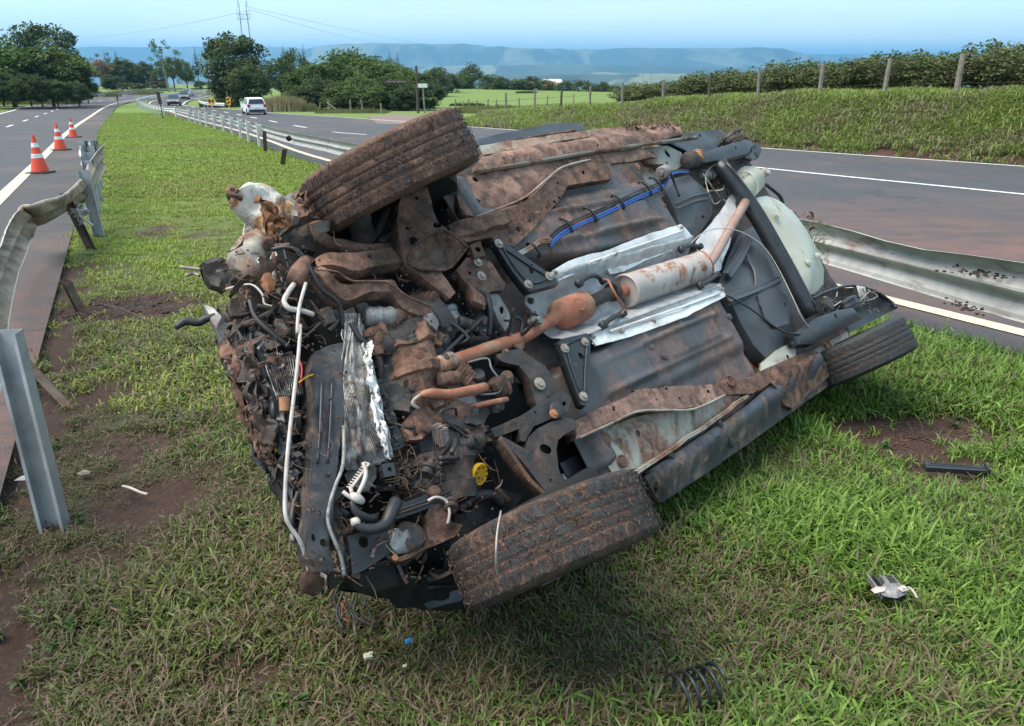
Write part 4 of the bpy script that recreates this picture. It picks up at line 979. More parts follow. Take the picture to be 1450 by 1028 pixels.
# ------------------------------------------------------------------ vehicles on the road
def carpaint(name, c, r=.3): t_ = NT(name); t_.setv('Base Color', c); t_.setv('Roughness', r); t_.setv('Coat Weight', .3); return t_.m
P_WHITE = carpaint('white_car_paint', (.78, .79, .8)); P_DK = carpaint('dark_car_paint', (.035, .037, .045)); P_RED = bandmat('tail_lamp_red', (.5, .02, .02)); P_GLASS = worn('car_glass', (.03, .04, .05), (.02, .03, .035), .12); P_LAMP = bandmat('headlamp_glass', (.8, .8, .78)); P_TYRE = bandmat('tyre_rubber', (.018, .018, .018)); P_RIM = bandmat('wheel_silver', (.4, .42, .44))
def plate(m, y, w0, w1, z0, z1): pass
def car(px, py, y, lab, kind, paint, rz, L=4.0, W=1.68, H_=1.5):
    p = at(px, y) if py is None else G(px, py); p.z = zg(p.y) + LIFT + .01
    T = empty('car', p, lab, 'car', 'cars driving on the two roads', rz)
    T.scale = (.86,) * 3
    # profile (x = length, rear at -L/2; z), half-width varies with height
    hatch = kind == 'hatch'
    prof = [(-L / 2, .35), (-L / 2 - .02, .6), (-L / 2 + .05, .93), (-L / 2 + (.28 if hatch else .75), H_ * .94 if hatch else .98), (-L / 2 + (.7 if hatch else 1.35), H_), (-L / 2 + 2.1, H_ * .985), (L / 2 - 1.05, .98), (L / 2 - .25, .84), (L / 2, .62), (L / 2, .3), (L / 2 - .2, .22), (-L / 2 + .15, .22)]
    def hw(z): return W / 2 * (1 - .0 if z < .9 else 1 - .24 * min(1, (z - .9) / (H_ - .9))) * (.97 if z < .4 else 1)
    m = MB(); m.loft([[(x, s_ * hw(z) * k, z - (.02 if abs(s_) == 1 and k < 1 else 0)) for x, z in prof] for s_, k in ((-1, .93), (-1, 1), (1, 1), (1, .93))] if False else [[(x, f * hw(z), z) for x, z in prof] for f in (-1, -.9, .9, 1)])
    m.build('body', paint, T, bevel=.04, auto=30)
    zw0, zw1 = .98, H_ * .93
    m = MB()
    for s_ in (-1, 1):
        o_ = s_ * .012
        m.prism([(L / 2 - 1.25, s_ * hw(zw0) + o_, zw0 + .02), (L / 2 - 1.8, s_ * hw(zw1) + o_, zw1), (-L / 2 + .9, s_ * hw(zw1) + o_, zw1), (-L / 2 + .55, s_ * hw(zw0) + o_, zw0 + .02)], (0, s_ * -.01, 0))
    m.build('side_window', P_GLASS, T)
    m = MB(); x0, x1 = (-L / 2 + .06, -L / 2 + .24) if hatch else (-L / 2 + .8, -L / 2 + 1.28)
    m.prism([(x0 - .03, -hw(1.0) * .86, 1.0), (x1 - .03, -hw(zw1) * .84, zw1), (x1 - .03, hw(zw1) * .84, zw1), (x0 - .03, hw(1.0) * .86, 1.0)], (.02, 0, 0)); m.build('rear_window', P_GLASS, T)
    m = MB(); m.prism([(L / 2 - 1.06, -hw(1.0) * .86, 1.02), (L / 2 - 1.78, -hw(zw1) * .84, zw1 + .03), (L / 2 - 1.78, hw(zw1) * .84, zw1 + .03), (L / 2 - 1.06, hw(1.0) * .86, 1.02)], (-.02, 0, .01)); m.build('windscreen', P_GLASS, T)
    for s_ in (-1, 1):
        m = MB(); m.box((-L / 2 + .0, s_ * (W / 2 - .14), .84), (.05, .12, .12)); m.build('tail_light', P_RED, T, bevel=.02)
        m = MB(); m.box((L / 2 - .06, s_ * (W / 2 - .24), .66), (.08, .2, .09)); m.build('headlight', P_LAMP, T, bevel=.02)
        m = MB(); m.box((L / 2 - 1.35, s_ * (W / 2 + .07), 1.0), (.08, .09, .06)); m.build('mirror', paint, T, bevel=.02)
        for x in (-L / 2 + .68, L / 2 - .78):
            m = MB(); m.lathe((x, s_ * (W / 2 - .19), .3), (0, s_, 0), [(0, .2), (.0, .28), (.03, .3), (.17, .3), (.2, .27), (.2, .18)], 20, caps=True); w_ = m.build('wheel', P_TYRE, T, auto=30)
            m = MB(); m.lathe((x, s_ * (W / 2 - .01), .3), (0, s_, 0), [(0, .19), (.02, .17), (.012, .05)], 16, caps=True); m.build('rim', P_RIM, w_, auto=30)
    m = MB(); m.box((-L / 2 - .03, 0, .42), (.03, W / 2 - .15, .1)); m.build('lower_bumper', P_TYRE, T, bevel=.02)
    m = MB(); m.box((-L / 2 - .05, 0, .66), (.01, .2, .055)); m.build('number_plate', P_LAMP if kind == 'hatch' else P_RIM, T)
    m = MB(); m.box((L / 2 + .0, 0, .46), (.02, .45, .1)); m.build('grille', P_TYRE, T)
car(360, 162.5, None, 'white hatchback driving away on the right carriageway', 'hatch', P_WHITE, rad(116))
car(107, 146.5, None, 'white car coming towards us on the left road', 'sedan', P_WHITE, rad(-58), H_=1.55)
car(247.5, 149.5, None, 'dark car nearest of the three far cars on the right carriageway', 'sedan', P_DK, rad(-72), H_=1.45)
car(262, 141.5, None, 'black car behind the nearest dark car', 'sedan', P_DK, rad(-72), H_=1.5)
car(266, 137.0, None, 'silver grey car last in the line at the bend', 'sedan', carpaint('silver_paint', (.3, .32, .34)), rad(-80), H_=1.5)

# ------------------------------------------------------------------ grass: blades gathered in tufts, spread by density
def m_blade(name, cols, tip=(.30, .25, .12)):
    t = NT(name); gi = t.n('ShaderNodeNewGeometry'); a = t.n('ShaderNodeAttribute', attribute_name='tint'); a.attribute_type = 'INSTANCER'
    r = t.n('ShaderNodeValToRGB'); e = r.color_ramp.elements; e[0].position = 0; e[0].color = (*cols[0], 1); e[1].position = 1; e[1].color = (*cols[-1], 1)
    for i, c in enumerate(cols[1:-1]): q = e.new((i + 1) / (len(cols) - 1)); q.color = (*c, 1)
    t.l(t.math('ADD', t.math('MULTIPLY', gi.outputs['Random Per Island'], .62), t.math('MULTIPLY', a.outputs['Fac'], .38)), r.inputs[0])
    dry = t.ramp(t.math('ADD', t.math('MULTIPLY', gi.outputs['Random Per Island'], 1.0), t.math('MULTIPLY', t.math('SUBTRACT', a.outputs['Fac'], .5), -.9)), .80, .86)
    # random re-hashed so that dry blades are spread
    wn_ = t.n('ShaderNodeTexWhiteNoise', noise_dimensions='1D'); t.l(gi.outputs['Random Per Island'], wn_.inputs['W'])
    dr = t.ramp(t.math('SUBTRACT', wn_.outputs['Value'], t.math('MULTIPLY', a.outputs['Fac'], .42)), .66, .72)
    c = t.mix(dr, r.outputs[0], tip)
    t.setv('Base Color', c); t.setv('Roughness', .5); t.setv('Specular IOR Level', .35)
    tr = t.n('ShaderNodeBsdfTranslucent'); t.l(c, tr.inputs[0]); ms = t.n('ShaderNodeMixShader'); ms.inputs[0].default_value = .3
    t.l(t.b.outputs[0], ms.inputs[1]); t.l(tr.outputs[0], ms.inputs[2]); t.l(ms.outputs[0], t.out.inputs[0]); return t.m
G_NEAR = m_blade('broad_grass_blade', [(.036, .070, .014), (.078, .145, .024), (.15, .255, .042), (.29, .42, .08)], (.17, .13, .075))
G_DARK = m_blade('trodden_grass_blade', [(.045, .06, .017), (.08, .11, .026), (.125, .165, .038), (.18, .22, .06)], (.17, .12, .08))
G_FAR = m_blade('lawn_blade', [(.13, .195, .022), (.18, .26, .03), (.225, .31, .04), (.27, .34, .06)], (.26, .25, .08))
def tuft(name, n, L0, L1, W, spread, lean, mat, seed):
    rnd = random.Random(seed); V_ = []; F_ = []
    for k in range(n):
        a = rnd.uniform(0, 2 * math.pi); r = spread * math.sqrt(rnd.random()); b = Vector((math.cos(a) * r, math.sin(a) * r, -.01)); dd = rnd.uniform(0, 2 * math.pi); ln = lean * rnd.uniform(.35, 1.25)
        L = rnd.uniform(L0, L1); w = W * rnd.uniform(.6, 1.2); d = Vector((math.cos(dd), math.sin(dd), 0)); s_ = Vector((-d.y, d.x, 0)) * w; up = Vector((0, 0, 1)); P_ = []
        s_ = (s_ + up * w * rnd.uniform(-.5, .5)); p = b; ang = ln * .35; pts = [p]
        for q in range(3):
            p = p + (d * math.sin(ang) + up * math.cos(ang)) * (L / 3); ang += ln * .62; pts.append(p)
        i0 = len(V_); V_ += [pts[0] - s_ * .6, pts[0] + s_ * .6, pts[1] - s_, pts[1] + s_, pts[2] - s_ * .8, pts[2] + s_ * .8, pts[3]]
        F_ += [(i0, i0 + 1, i0 + 3, i0 + 2), (i0 + 2, i0 + 3, i0 + 5, i0 + 4), (i0 + 4, i0 + 5, i0 + 6)]
    me = bpy.data.meshes.new(name); me.from_pydata([tuple(v) for v in V_], [], F_); me.materials.append(mat); me.update(); return bpy.data.objects.new(name, me)
def scatter(name, pts, protos, label):
    """pts: (x, y, z, scale, tint)"""
    me = bpy.data.meshes.new(name); me.from_pydata([p[:3] for p in pts], [], [])
    for nm, k in (('sc', 3), ('tint', 4)):
        a = me.attributes.new(nm, 'FLOAT', 'POINT'); a.data.foreach_set('value', [p[k] for p in pts])
    o = bpy.data.objects.new(name, me); COL.objects.link(o); tag(o, label, 'grass', None, 'stuff')
    pc = bpy.data.collections.new(name + '_blades')
    for p in protos: pc.objects.link(p)
    ng = bpy.data.node_groups.new(name, 'GeometryNodeTree'); ng.interface.new_socket('Geometry', in_out='INPUT', socket_type='NodeSocketGeometry'); ng.interface.new_socket('Geometry', in_out='OUTPUT', socket_type='NodeSocketGeometry')
    N = ng.nodes; l = ng.links.new; gi = N.new('NodeGroupInput'); go = N.new('NodeGroupOutput'); ip = N.new('GeometryNodeInstanceOnPoints'); ci = N.new('GeometryNodeCollectionInfo'); ci.inputs['Collection'].default_value = pc; ci.inputs['Separate Children'].default_value = True; ci.inputs['Reset Children'].default_value = True
    rv = N.new('FunctionNodeRandomValue'); rv.data_type = 'FLOAT_VECTOR'; rv.inputs[0].default_value = (-.12, -.12, 0); rv.inputs[1].default_value = (.12, .12, 6.283)
    na = N.new('GeometryNodeInputNamedAttribute'); na.data_type = 'FLOAT'; na.inputs['Name'].default_value = 'sc'
    l(gi.outputs[0], ip.inputs['Points']); l(ci.outputs[0], ip.inputs['Instance']); ip.inputs['Pick Instance'].default_value = True
    er = N.new('FunctionNodeEulerToRotation'); l(rv.outputs[0], er.inputs[0]); l(er.outputs[0], ip.inputs['Rotation']); l(na.outputs[0], ip.inputs['Scale']); l(ip.outputs[0], go.inputs[0])
    md = o.modifiers.new('scatter', 'NODES'); md.node_group = ng; return o
# free area tests with a raster of the median and verges
rnd = random.Random(4)
def side_of(line, x, y, w=None):
    for a, b in zip(line, line[1:]):
        if (a.y - y) * (b.y - y) <= 0 and abs(a.y - b.y) > 1e-6: return a.x + (b.x - a.x) * ((y - a.y) / (b.y - a.y))
    return None
def median_ok(x, y, m=.0):
    l = side_of(LS, x, y); r = side_of(RG, x, y)
    if l is None or r is None: return False
    wob = nz(x * 3, y * 3, 30) * .12
    return l - .05 + wob + m < x < r + .04 + wob - m
def gz(x, y):
    if math.hypot(x, y) < 14:
        b = bare_at(x, y); return zg(y) + nz(x * 1.3, y * 1.3, 5) * .022 + nz(x * 5, y * 5, 9) * .012 - .035 * min(1, b)
    return zg(y)
def inview(x, y, m=1.12):
    dep = y * cp + CAM_H * sp
    return y > .3 and abs(x) < (dep * 725 / FPX) * m + .3
near_p = []; dark_p = []; mid_p = []; far_p = []
TROD = [(G(195, 560), 1.2), (G(190, 700), 1.0), (G(120, 820), .9), (G(30, 650), .7), (G(600, 940), .9), (G(350, 940), .7), (G(130, 960), .7), (G(210, 420), 1.3), (G(850, 950), .5), (G(420, 860), .8)]
def trod(x, y):
    b = 0
    for g, r in TROD: b = max(b, math.exp(-(((x - g.x) ** 2 + (y - g.y) ** 2) / (r * r))))
    return b
for i in range(120000):
    y = rnd.uniform(.9, 8.5) if i % 3 else rnd.uniform(.9, 4); x = rnd.uniform(-6, 6)
    if not inview(x, y) or not median_ok(x, y): continue
    b = bare_at(x, y)
    if rnd.random() < b * 1.25 - .12: continue
    tr = trod(x, y); s_ = rnd.uniform(.65, 1.15) * (1 - .45 * min(1, b)) * (1 - .25 * tr)
    cl = nz(x * 1.1, y * 1.1, 40); s_ *= 1 + .55 * cl
    ti = min(1, max(0, .55 + cl * .8 + (x * .10) - tr * .55 + rnd.gauss(0, .15)))
    if y > 4.5 and rnd.random() < (y - 4.5) / 3: continue
    (dark_p if rnd.random() < tr * .95 + (.25 if x < -.4 and y < 3.5 else 0) else near_p).append((x, y, gz(x, y), s_, ti))
# taller clumps by the right shoulder
for i in range(2600):
    g = G(rnd.gauss(1290, 110), rnd.gauss(555, 32)); 
    if not median_ok(g.x, g.y, -.04) or bare_at(g.x, g.y) > .5: continue
    near_p.append((g.x, g.y, gz(g.x, g.y), rnd.uniform(.8, 1.45), rnd.uniform(.45, 1)))
for i in range(60000):
    y = 4.2 + 15 * rnd.random() ** 1.5; x = rnd.uniform(-18, 12)
    if not inview(x, y) or not median_ok(x, y, -.02): continue
    b = bare_at(x, y) if y < 14 else 0
    if rnd.random() < b * 1.2: continue
    n_ = nz(x * .7, y * .7, 60); near_w = max(0, 1 - (y - 4.2) / 4.5) + (.25 if x < -1.2 and y < 8 else 0)
    mid_p.append((x, y, gz(x, y), rnd.uniform(.6, 1.1) * (1 + .3 * n_), min(1, max(0, .5 + n_ * .9 - max(0, nz(x * .30, y * .16, 77) + .4 * nz(x * 1.1, y * .8, 78) - .1) * 2.2 + rnd.gauss(0, .15) - near_w * .45))))
for i in range(70000):
    y = 14 + 56 * rnd.random() ** 1.35; x = rnd.uniform(-45, 6)
    if not inview(x, y) or not median_ok(x, y): continue
    n_ = nz(x * .35, y * .35, 60) + .5 * nz(x * 1.3, y * 1.3, 61)
    pt = nz(x * .30, y * .16, 77) + .4 * nz(x * 1.1, y * .8, 78)
    if pt > .22 and rnd.random() < .3: continue
    far_p.append((x, y, zg(y), rnd.uniform(.7, 1.2), min(1, max(0, .55 + n_ * .9 - max(0, pt - .1) * 2.2 + rnd.gauss(0, .1)))))
TN = [tuft('near_blade', 8, .06, .15, .0047, .05, .95 + .09 * i, G_NEAR, i) for i in range(7)]
TD = [tuft('trodden_blade', 10, .05, .12, .0038, .06, 1.7, G_DARK, 30 + i) for i in range(6)]
TM = [tuft('lawn_tuft', 14, .05, .10, .0055, .10, 1.3, G_FAR, 60 + i) for i in range(5)]
TF = [tuft('lawn_patch', 22, .05, .10, .011, .24, 1.2, G_FAR, 80 + i) for i in range(5)]
scatter('long_grass', near_p, TN, 'thick green grass of the median round the wreck'); scatter('trodden_grass', dark_p, TD, 'flattened brownish grass on the left of the wreck')
scatter('lawn_grass', mid_p, TM, 'short bright grass of the median'); scatter('far_lawn_grass', far_p, TF, 'bright mown median grass in the distance')
G_WEED = m_blade('broad_weed_leaf', [(.04, .08, .02), (.06, .12, .03), (.09, .17, .04)], (.10, .12, .05)); G_STALK = m_blade('dead_stalk', [(.25, .19, .11), (.32, .25, .15), (.18, .13, .08)], (.2, .15, .1))
wp = []; sp_ = []
for i in range(900):
    y = rnd.uniform(1.2, 6); x = rnd.uniform(-4, 4)
    if not inview(x, y) or not median_ok(x, y, .1): continue
    if nz(x * 1.5, y * 1.5, 90) > .05 and len(wp) < 260: wp.append((x, y, gz(x, y) + .02, rnd.uniform(.5, 1.2), rnd.random()))
    elif len(sp_) < 420: sp_.append((x, y, gz(x, y), rnd.uniform(.6, 1.2), rnd.random()))
scatter('broadleaf_weeds', wp, [tuft('weed_leaf', 7, .03, .06, .010, .012, 1.3, G_WEED, 200 + i) for i in range(4)], 'small broadleaf weeds scattered through the grass')
scatter('dead_stalks', sp_, [tuft('stalk', 4, .10, .22, .0014, .04, 1.1, G_STALK, 220 + i) for i in range(4)], 'thin dead stalks lying in the grass')
# embankment grass
G_EMB = m_blade('bank_grass_blade', [(.10, .14, .035), (.155, .21, .05), (.22, .29, .065), (.28, .34, .09)], (.28, .22, .15))
emb_p = []
for i in range(52000):
    a = rnd.randrange(len(EMB) - 1); k = 1 + int(rnd.random() ** .8 * 10); f = rnd.random(); q = rnd.random()
    A0 = EMB[a][k].lerp(EMB[a + 1][k], f); A1 = EMB[a][min(k + 1, 13)].lerp(EMB[a + 1][min(k + 1, 13)], f); p = A0.lerp(A1, q)
    if not inview(p.x, p.y, 1.1): continue
    n_ = nz(p.x * .6, p.y * .6, p.z + 60); n2 = nz(p.x * 2.2, p.y * 2.2, p.z * 3)
    if n2 > .32 and rnd.random() < .7: continue
    if k == 1 and rnd.random() < .8: continue
    top = .35 if 6 <= k <= 8 else 0
    emb_p.append((p.x, p.y, p.z - .02, rnd.uniform(.7, 1.4), min(1, max(0, .42 + n_ * .9 + top + rnd.gauss(0, .18)))))
TE = [tuft('bank_tuft', 20, .10, .24, .011, .20, 1.25, G_EMB, 90 + i) for i in range(6)]
scatter('bank_grass', emb_p, TE, 'rough green grass on the embankment face')
print('grass', len(near_p), len(dark_p), len(mid_p), len(far_p), len(emb_p))
# ------------------------------------------------------------------ the overturned car
from mathutils.geometry import delaunay_2d_cdt
CO = Vector((.254, 2.40, .285)); yaw_, roll_, pit_ = rad(42.4), rad(39.5), rad(-1)
ca = Vector((math.sin(yaw_) * math.cos(pit_), math.cos(yaw_) * math.cos(pit_), math.sin(pit_)))     # towards the rear
cn = Vector((-math.cos(yaw_), math.sin(yaw_), 0)); cz = ca.cross(cn)
if cz.z < 0: cz = -cz
ct = cz * math.cos(roll_) + cn * math.sin(roll_)                                                     # from the lower to the upper side
cu = cz * math.sin(roll_) - cn * math.cos(roll_)                                                     # out of the underside
CAR = empty('overturned_car', (0, 0, 0), 'wrecked muddy car lying on its side with its underside facing us', 'car wreck')
CM = Matrix((ca, ct, cu)).transposed().to_4x4(); CM.translation = CO; CAR.matrix_world = CM
CMI = CM.inverted()
def Lp(px, py, d=0.0):                       # point of the underside seen at that pixel, at height d over the floor plane
    r = ray(px, py); C = Vector((0, 0, CAM_H)); k = (d - cu.dot(C - CO)) / cu.dot(r); return CMI @ (C + r * k)
ZO = {1: (270, 140, 2.856), 2: (270, 460, 2.447), 3: (640, 140, 2.857), 4: (600, 440, 2.448), 5: (940, 170, 2.637)}
def z(k, X, Y, d=0.0):
    a, b, s = ZO[k]; return Lp(a + X / s, b + Y / s, d)
def Z(k, pts, d=0.0):
    return [z(k, p[0], p[1], p[2] if len(p) > 2 else d) for p in pts]
def groundclip(v, lift=0.0):
    w = CM @ Vector(v); g = zg(w.y) + lift
    if w.z < g: w.z = g + (w.z - g) * .02
    return CMI @ w

def uw(name, c1, c2, **k): return worn(name, c1, c2, **k)
M_SEAL = uw('dark_underseal', (.085, .088, .095), (.045, .046, .05), rough=.42, scale=5, mud=.455, mudscale=2.6, mudc=(.2, .105, .072), bump=.25, bd=.004, mudhard=.13)
M_SEALM = uw('mud_splashed_underseal', (.17, .12, .095), (.09, .065, .055), rough=.65, scale=6, mud=.64, mudscale=3.2, mudc=(.21, .12, .09), bump=.35, bd=.005, mudhard=.14)
M_MUDDY = uw('mud_caked_metal', (.105, .08, .068), (.05, .042, .04), rough=.75, scale=8, mud=.62, mudscale=4.5, mudc=(.155, .083, .058), bump=.55, bd=.008, mudhard=.12)
M_MUDDK = uw('dark_muddy_metal', (.06, .055, .053), (.026, .025, .026), rough=.55, metal=.1, scale=9, mud=.44, mudscale=6, mudc=(.12, .065, .045), bump=.45, bd=.006, mudhard=.1)
M_BLKM = uw('black_painted_steel', (.032, .034, .038), (.016, .017, .02), rough=.35, scale=10, mud=.33, mudscale=6, mudc=(.12, .07, .052), bump=.2, bd=.003, mudhard=.05)
M_XM = uw('scuffed_dark_steel', (.05, .052, .058), (.022, .023, .026), rough=.36, scale=9, mud=.45, mudscale=7, mudc=(.13, .085, .065), bump=.35, bd=.004, mudhard=.09)
M_BLKP = uw('black_plastic', (.035, .038, .044), (.022, .024, .028), rough=.42, scale=5, mud=.30, mudscale=3.5, mudc=(.11, .075, .06), bump=.12, bd=.002, mudhard=.08)
M_TANK = uw('charcoal_plastic', (.075, .08, .09), (.05, .053, .06), rough=.42, scale=5, mud=.30, mudscale=3.0, mudc=(.2, .12, .09), bump=.12, bd=.002, mudhard=.09)
M_SKIRT = uw('scuffed_grey_plastic', (.075, .082, .098), (.045, .05, .06), rough=.4, scale=7, mud=.43, mudscale=5, mudc=(.19, .12, .09), bump=.25, bd=.003, mudhard=.07)
M_VOID = uw('void_shade_black', (.012, .012, .013), (.006, .006, .006), rough=.9, scale=8)  # near-black stands for shade in deep hollows; also worn by black parts
M_PRIM = uw('grey_green_body_primer', (.36, .35, .30), (.25, .24, .20), rough=.5, scale=3, mud=.50, mudscale=3.0, mudc=(.24, .135, .095), bump=.15, bd=.002, mudhard=.05)
M_TUB = uw('pale_body_paint', (.50, .50, .42), (.42, .42, .34), rough=.35, scale=2, mud=.40, mudscale=2.4, mudc=(.22, .13, .09), bump=.08, bd=.001, mudhard=.05)
M_WBODY = uw('white_body_paint', (.70, .68, .63), (.55, .52, .46), rough=.4, scale=3, mud=.48, mudscale=5, mudc=(.25, .11, .045), bump=.15, bd=.002, mudhard=.06)
M_SHIELD = uw('bright_heat_shield', (.9, .88, .86), (.74, .72, .70), rough=.4, metal=.2, scale=9, mud=.37, mudscale=4, mudc=(.42, .33, .28), bump=.5, bd=.006, mudhard=.12)
M_FOIL = uw('crinkled_foil_shield', (.78, .77, .76), (.5, .5, .5), rough=.36, metal=.25, scale=22, mud=.24, mudscale=5, mudc=(.3, .24, .21), bump=1.0, bd=.012, mudhard=.12)
M_EXH = uw('rusty_exhaust_pipe', (.42, .15, .085), (.24, .08, .045), rough=.75, scale=14, mud=.42, mudscale=6, mudc=(.42, .20, .13), bump=.3, bd=.002, mudhard=.15)
M_MUFF = uw('dull_muffler_steel', (.50, .44, .41), (.38, .32, .29), rough=.55, metal=.15, scale=5, mud=.46, mudscale=6, mudc=(.34, .15, .08), bump=.2, bd=.002, mudhard=.05)
M_TAIL = uw('tail_pipe_steel', (.42, .30, .26), (.3, .17, .12), rough=.5, metal=.2, scale=9, mud=.3, mudscale=9, mudc=(.28, .11, .06), bump=.2, bd=.002)
M_CAST = uw('dirty_aluminium', (.36, .35, .34), (.18, .17, .165), rough=.5, metal=.45, scale=14, mud=.42, mudscale=9, mudc=(.14, .08, .06), bump=.5, bd=.006, mudhard=.08)
M_FIN = uw('bent_silver_fins', (.55, .53, .50), (.22, .2, .19), rough=.4, metal=.6, scale=26, mud=.44, mudscale=12, mudc=(.09, .06, .05), bump=.4, bd=.003, mudhard=.08)
M_WPIPE = uw('pale_pipe', (.56, .50, .46), (.4, .33, .30), rough=.4, scale=20, mud=.35, mudscale=16, mudc=(.2, .12, .09), bump=.2, bd=.001, mudhard=.05)
M_HOSE = uw('black_hose', (.03, .03, .033), (.018, .018, .02), rough=.5, scale=18, mud=.30, mudscale=14, mudc=(.1, .07, .055), bump=.2, bd=.001)
M_BLUE = uw('blue_brake_line', (.02, .11, .45), (.015, .07, .3), rough=.35, scale=18, bump=.05)
M_YELP = uw('yellow_plastic', (.72, .40, .015), (.55, .28, .01), rough=.5, scale=25, mud=.30, mudscale=25, mudc=(.12, .07, .04), bump=.2, bd=.002, mudhard=.05)
M_ORG = uw('orange_brown_wrap', (.45, .2, .09), (.28, .12, .06), rough=.7, scale=18, bump=.3)
M_CREAM = uw('cream_tank', (.58, .55, .42), (.46, .43, .32), rough=.5, scale=4, mud=.34, mudscale=6, mudc=(.2, .13, .1), bump=.2, bd=.002, mudhard=.07)
M_RED = uw('red_wire', (.5, .03, .02), (.3, .02, .015), rough=.4); M_LBLUE = uw('blue_connector', (.03, .3, .6), (.02, .2, .45), rough=.4)
M_BOLT = uw('bolt_steel', (.42, .37, .33), (.24, .18, .14), rough=.55, metal=.2, scale=30, mud=.3, mudscale=40, bump=.1)
def m_tyre(name, mud, tint=(.14, .078, .058)):
    t = NT(name); P = t.tc.outputs['Object']
    g = t.noise(7, 9, .75, dist=.5); f = t.noise(90, 4, .8); k = t.noise(260, 2, .8, stretch=(1, .35, 1))
    hgt = t.n('ShaderNodeAttribute', attribute_name='tread').outputs['Fac']
    r_ = t.mix(f, (.017, .017, .018), (.034, .033, .034))
    mm = t.ramp(t.math('SUBTRACT', t.math('ADD', g, t.math('MULTIPLY', t.math('SUBTRACT', f, .5), .22)), t.math('MULTIPLY', t.math('SUBTRACT', hgt, 1.0), .28)), 1 - mud - .07, 1 - mud + .07)
    mc = t.mix(t.ramp(k, .35, .65), tint, tuple(x * .33 for x in tint)); mc = t.mix(t.ramp(t.noise(22, 5, .7), .55, .68), mc, tuple(x * 1.5 for x in tint))
    t.setv('Base Color', t.mix(mm, r_, mc)); t.setv('Roughness', t.mix(mm, (.55,) * 3, (.93,) * 3))
    t.bump(t.math('ADD', f, t.math('MULTIPLY', mm, t.math('ADD', k, 1.0))), .7, .006); return t.m
TY_MUD = m_tyre('mud_coated_tyre', .525, (.19, .105, .075)); TY_HALF = m_tyre('muddy_tyre', .43, (.15, .085, .062)); TY_CLEAN = m_tyre('black_tyre', .27)

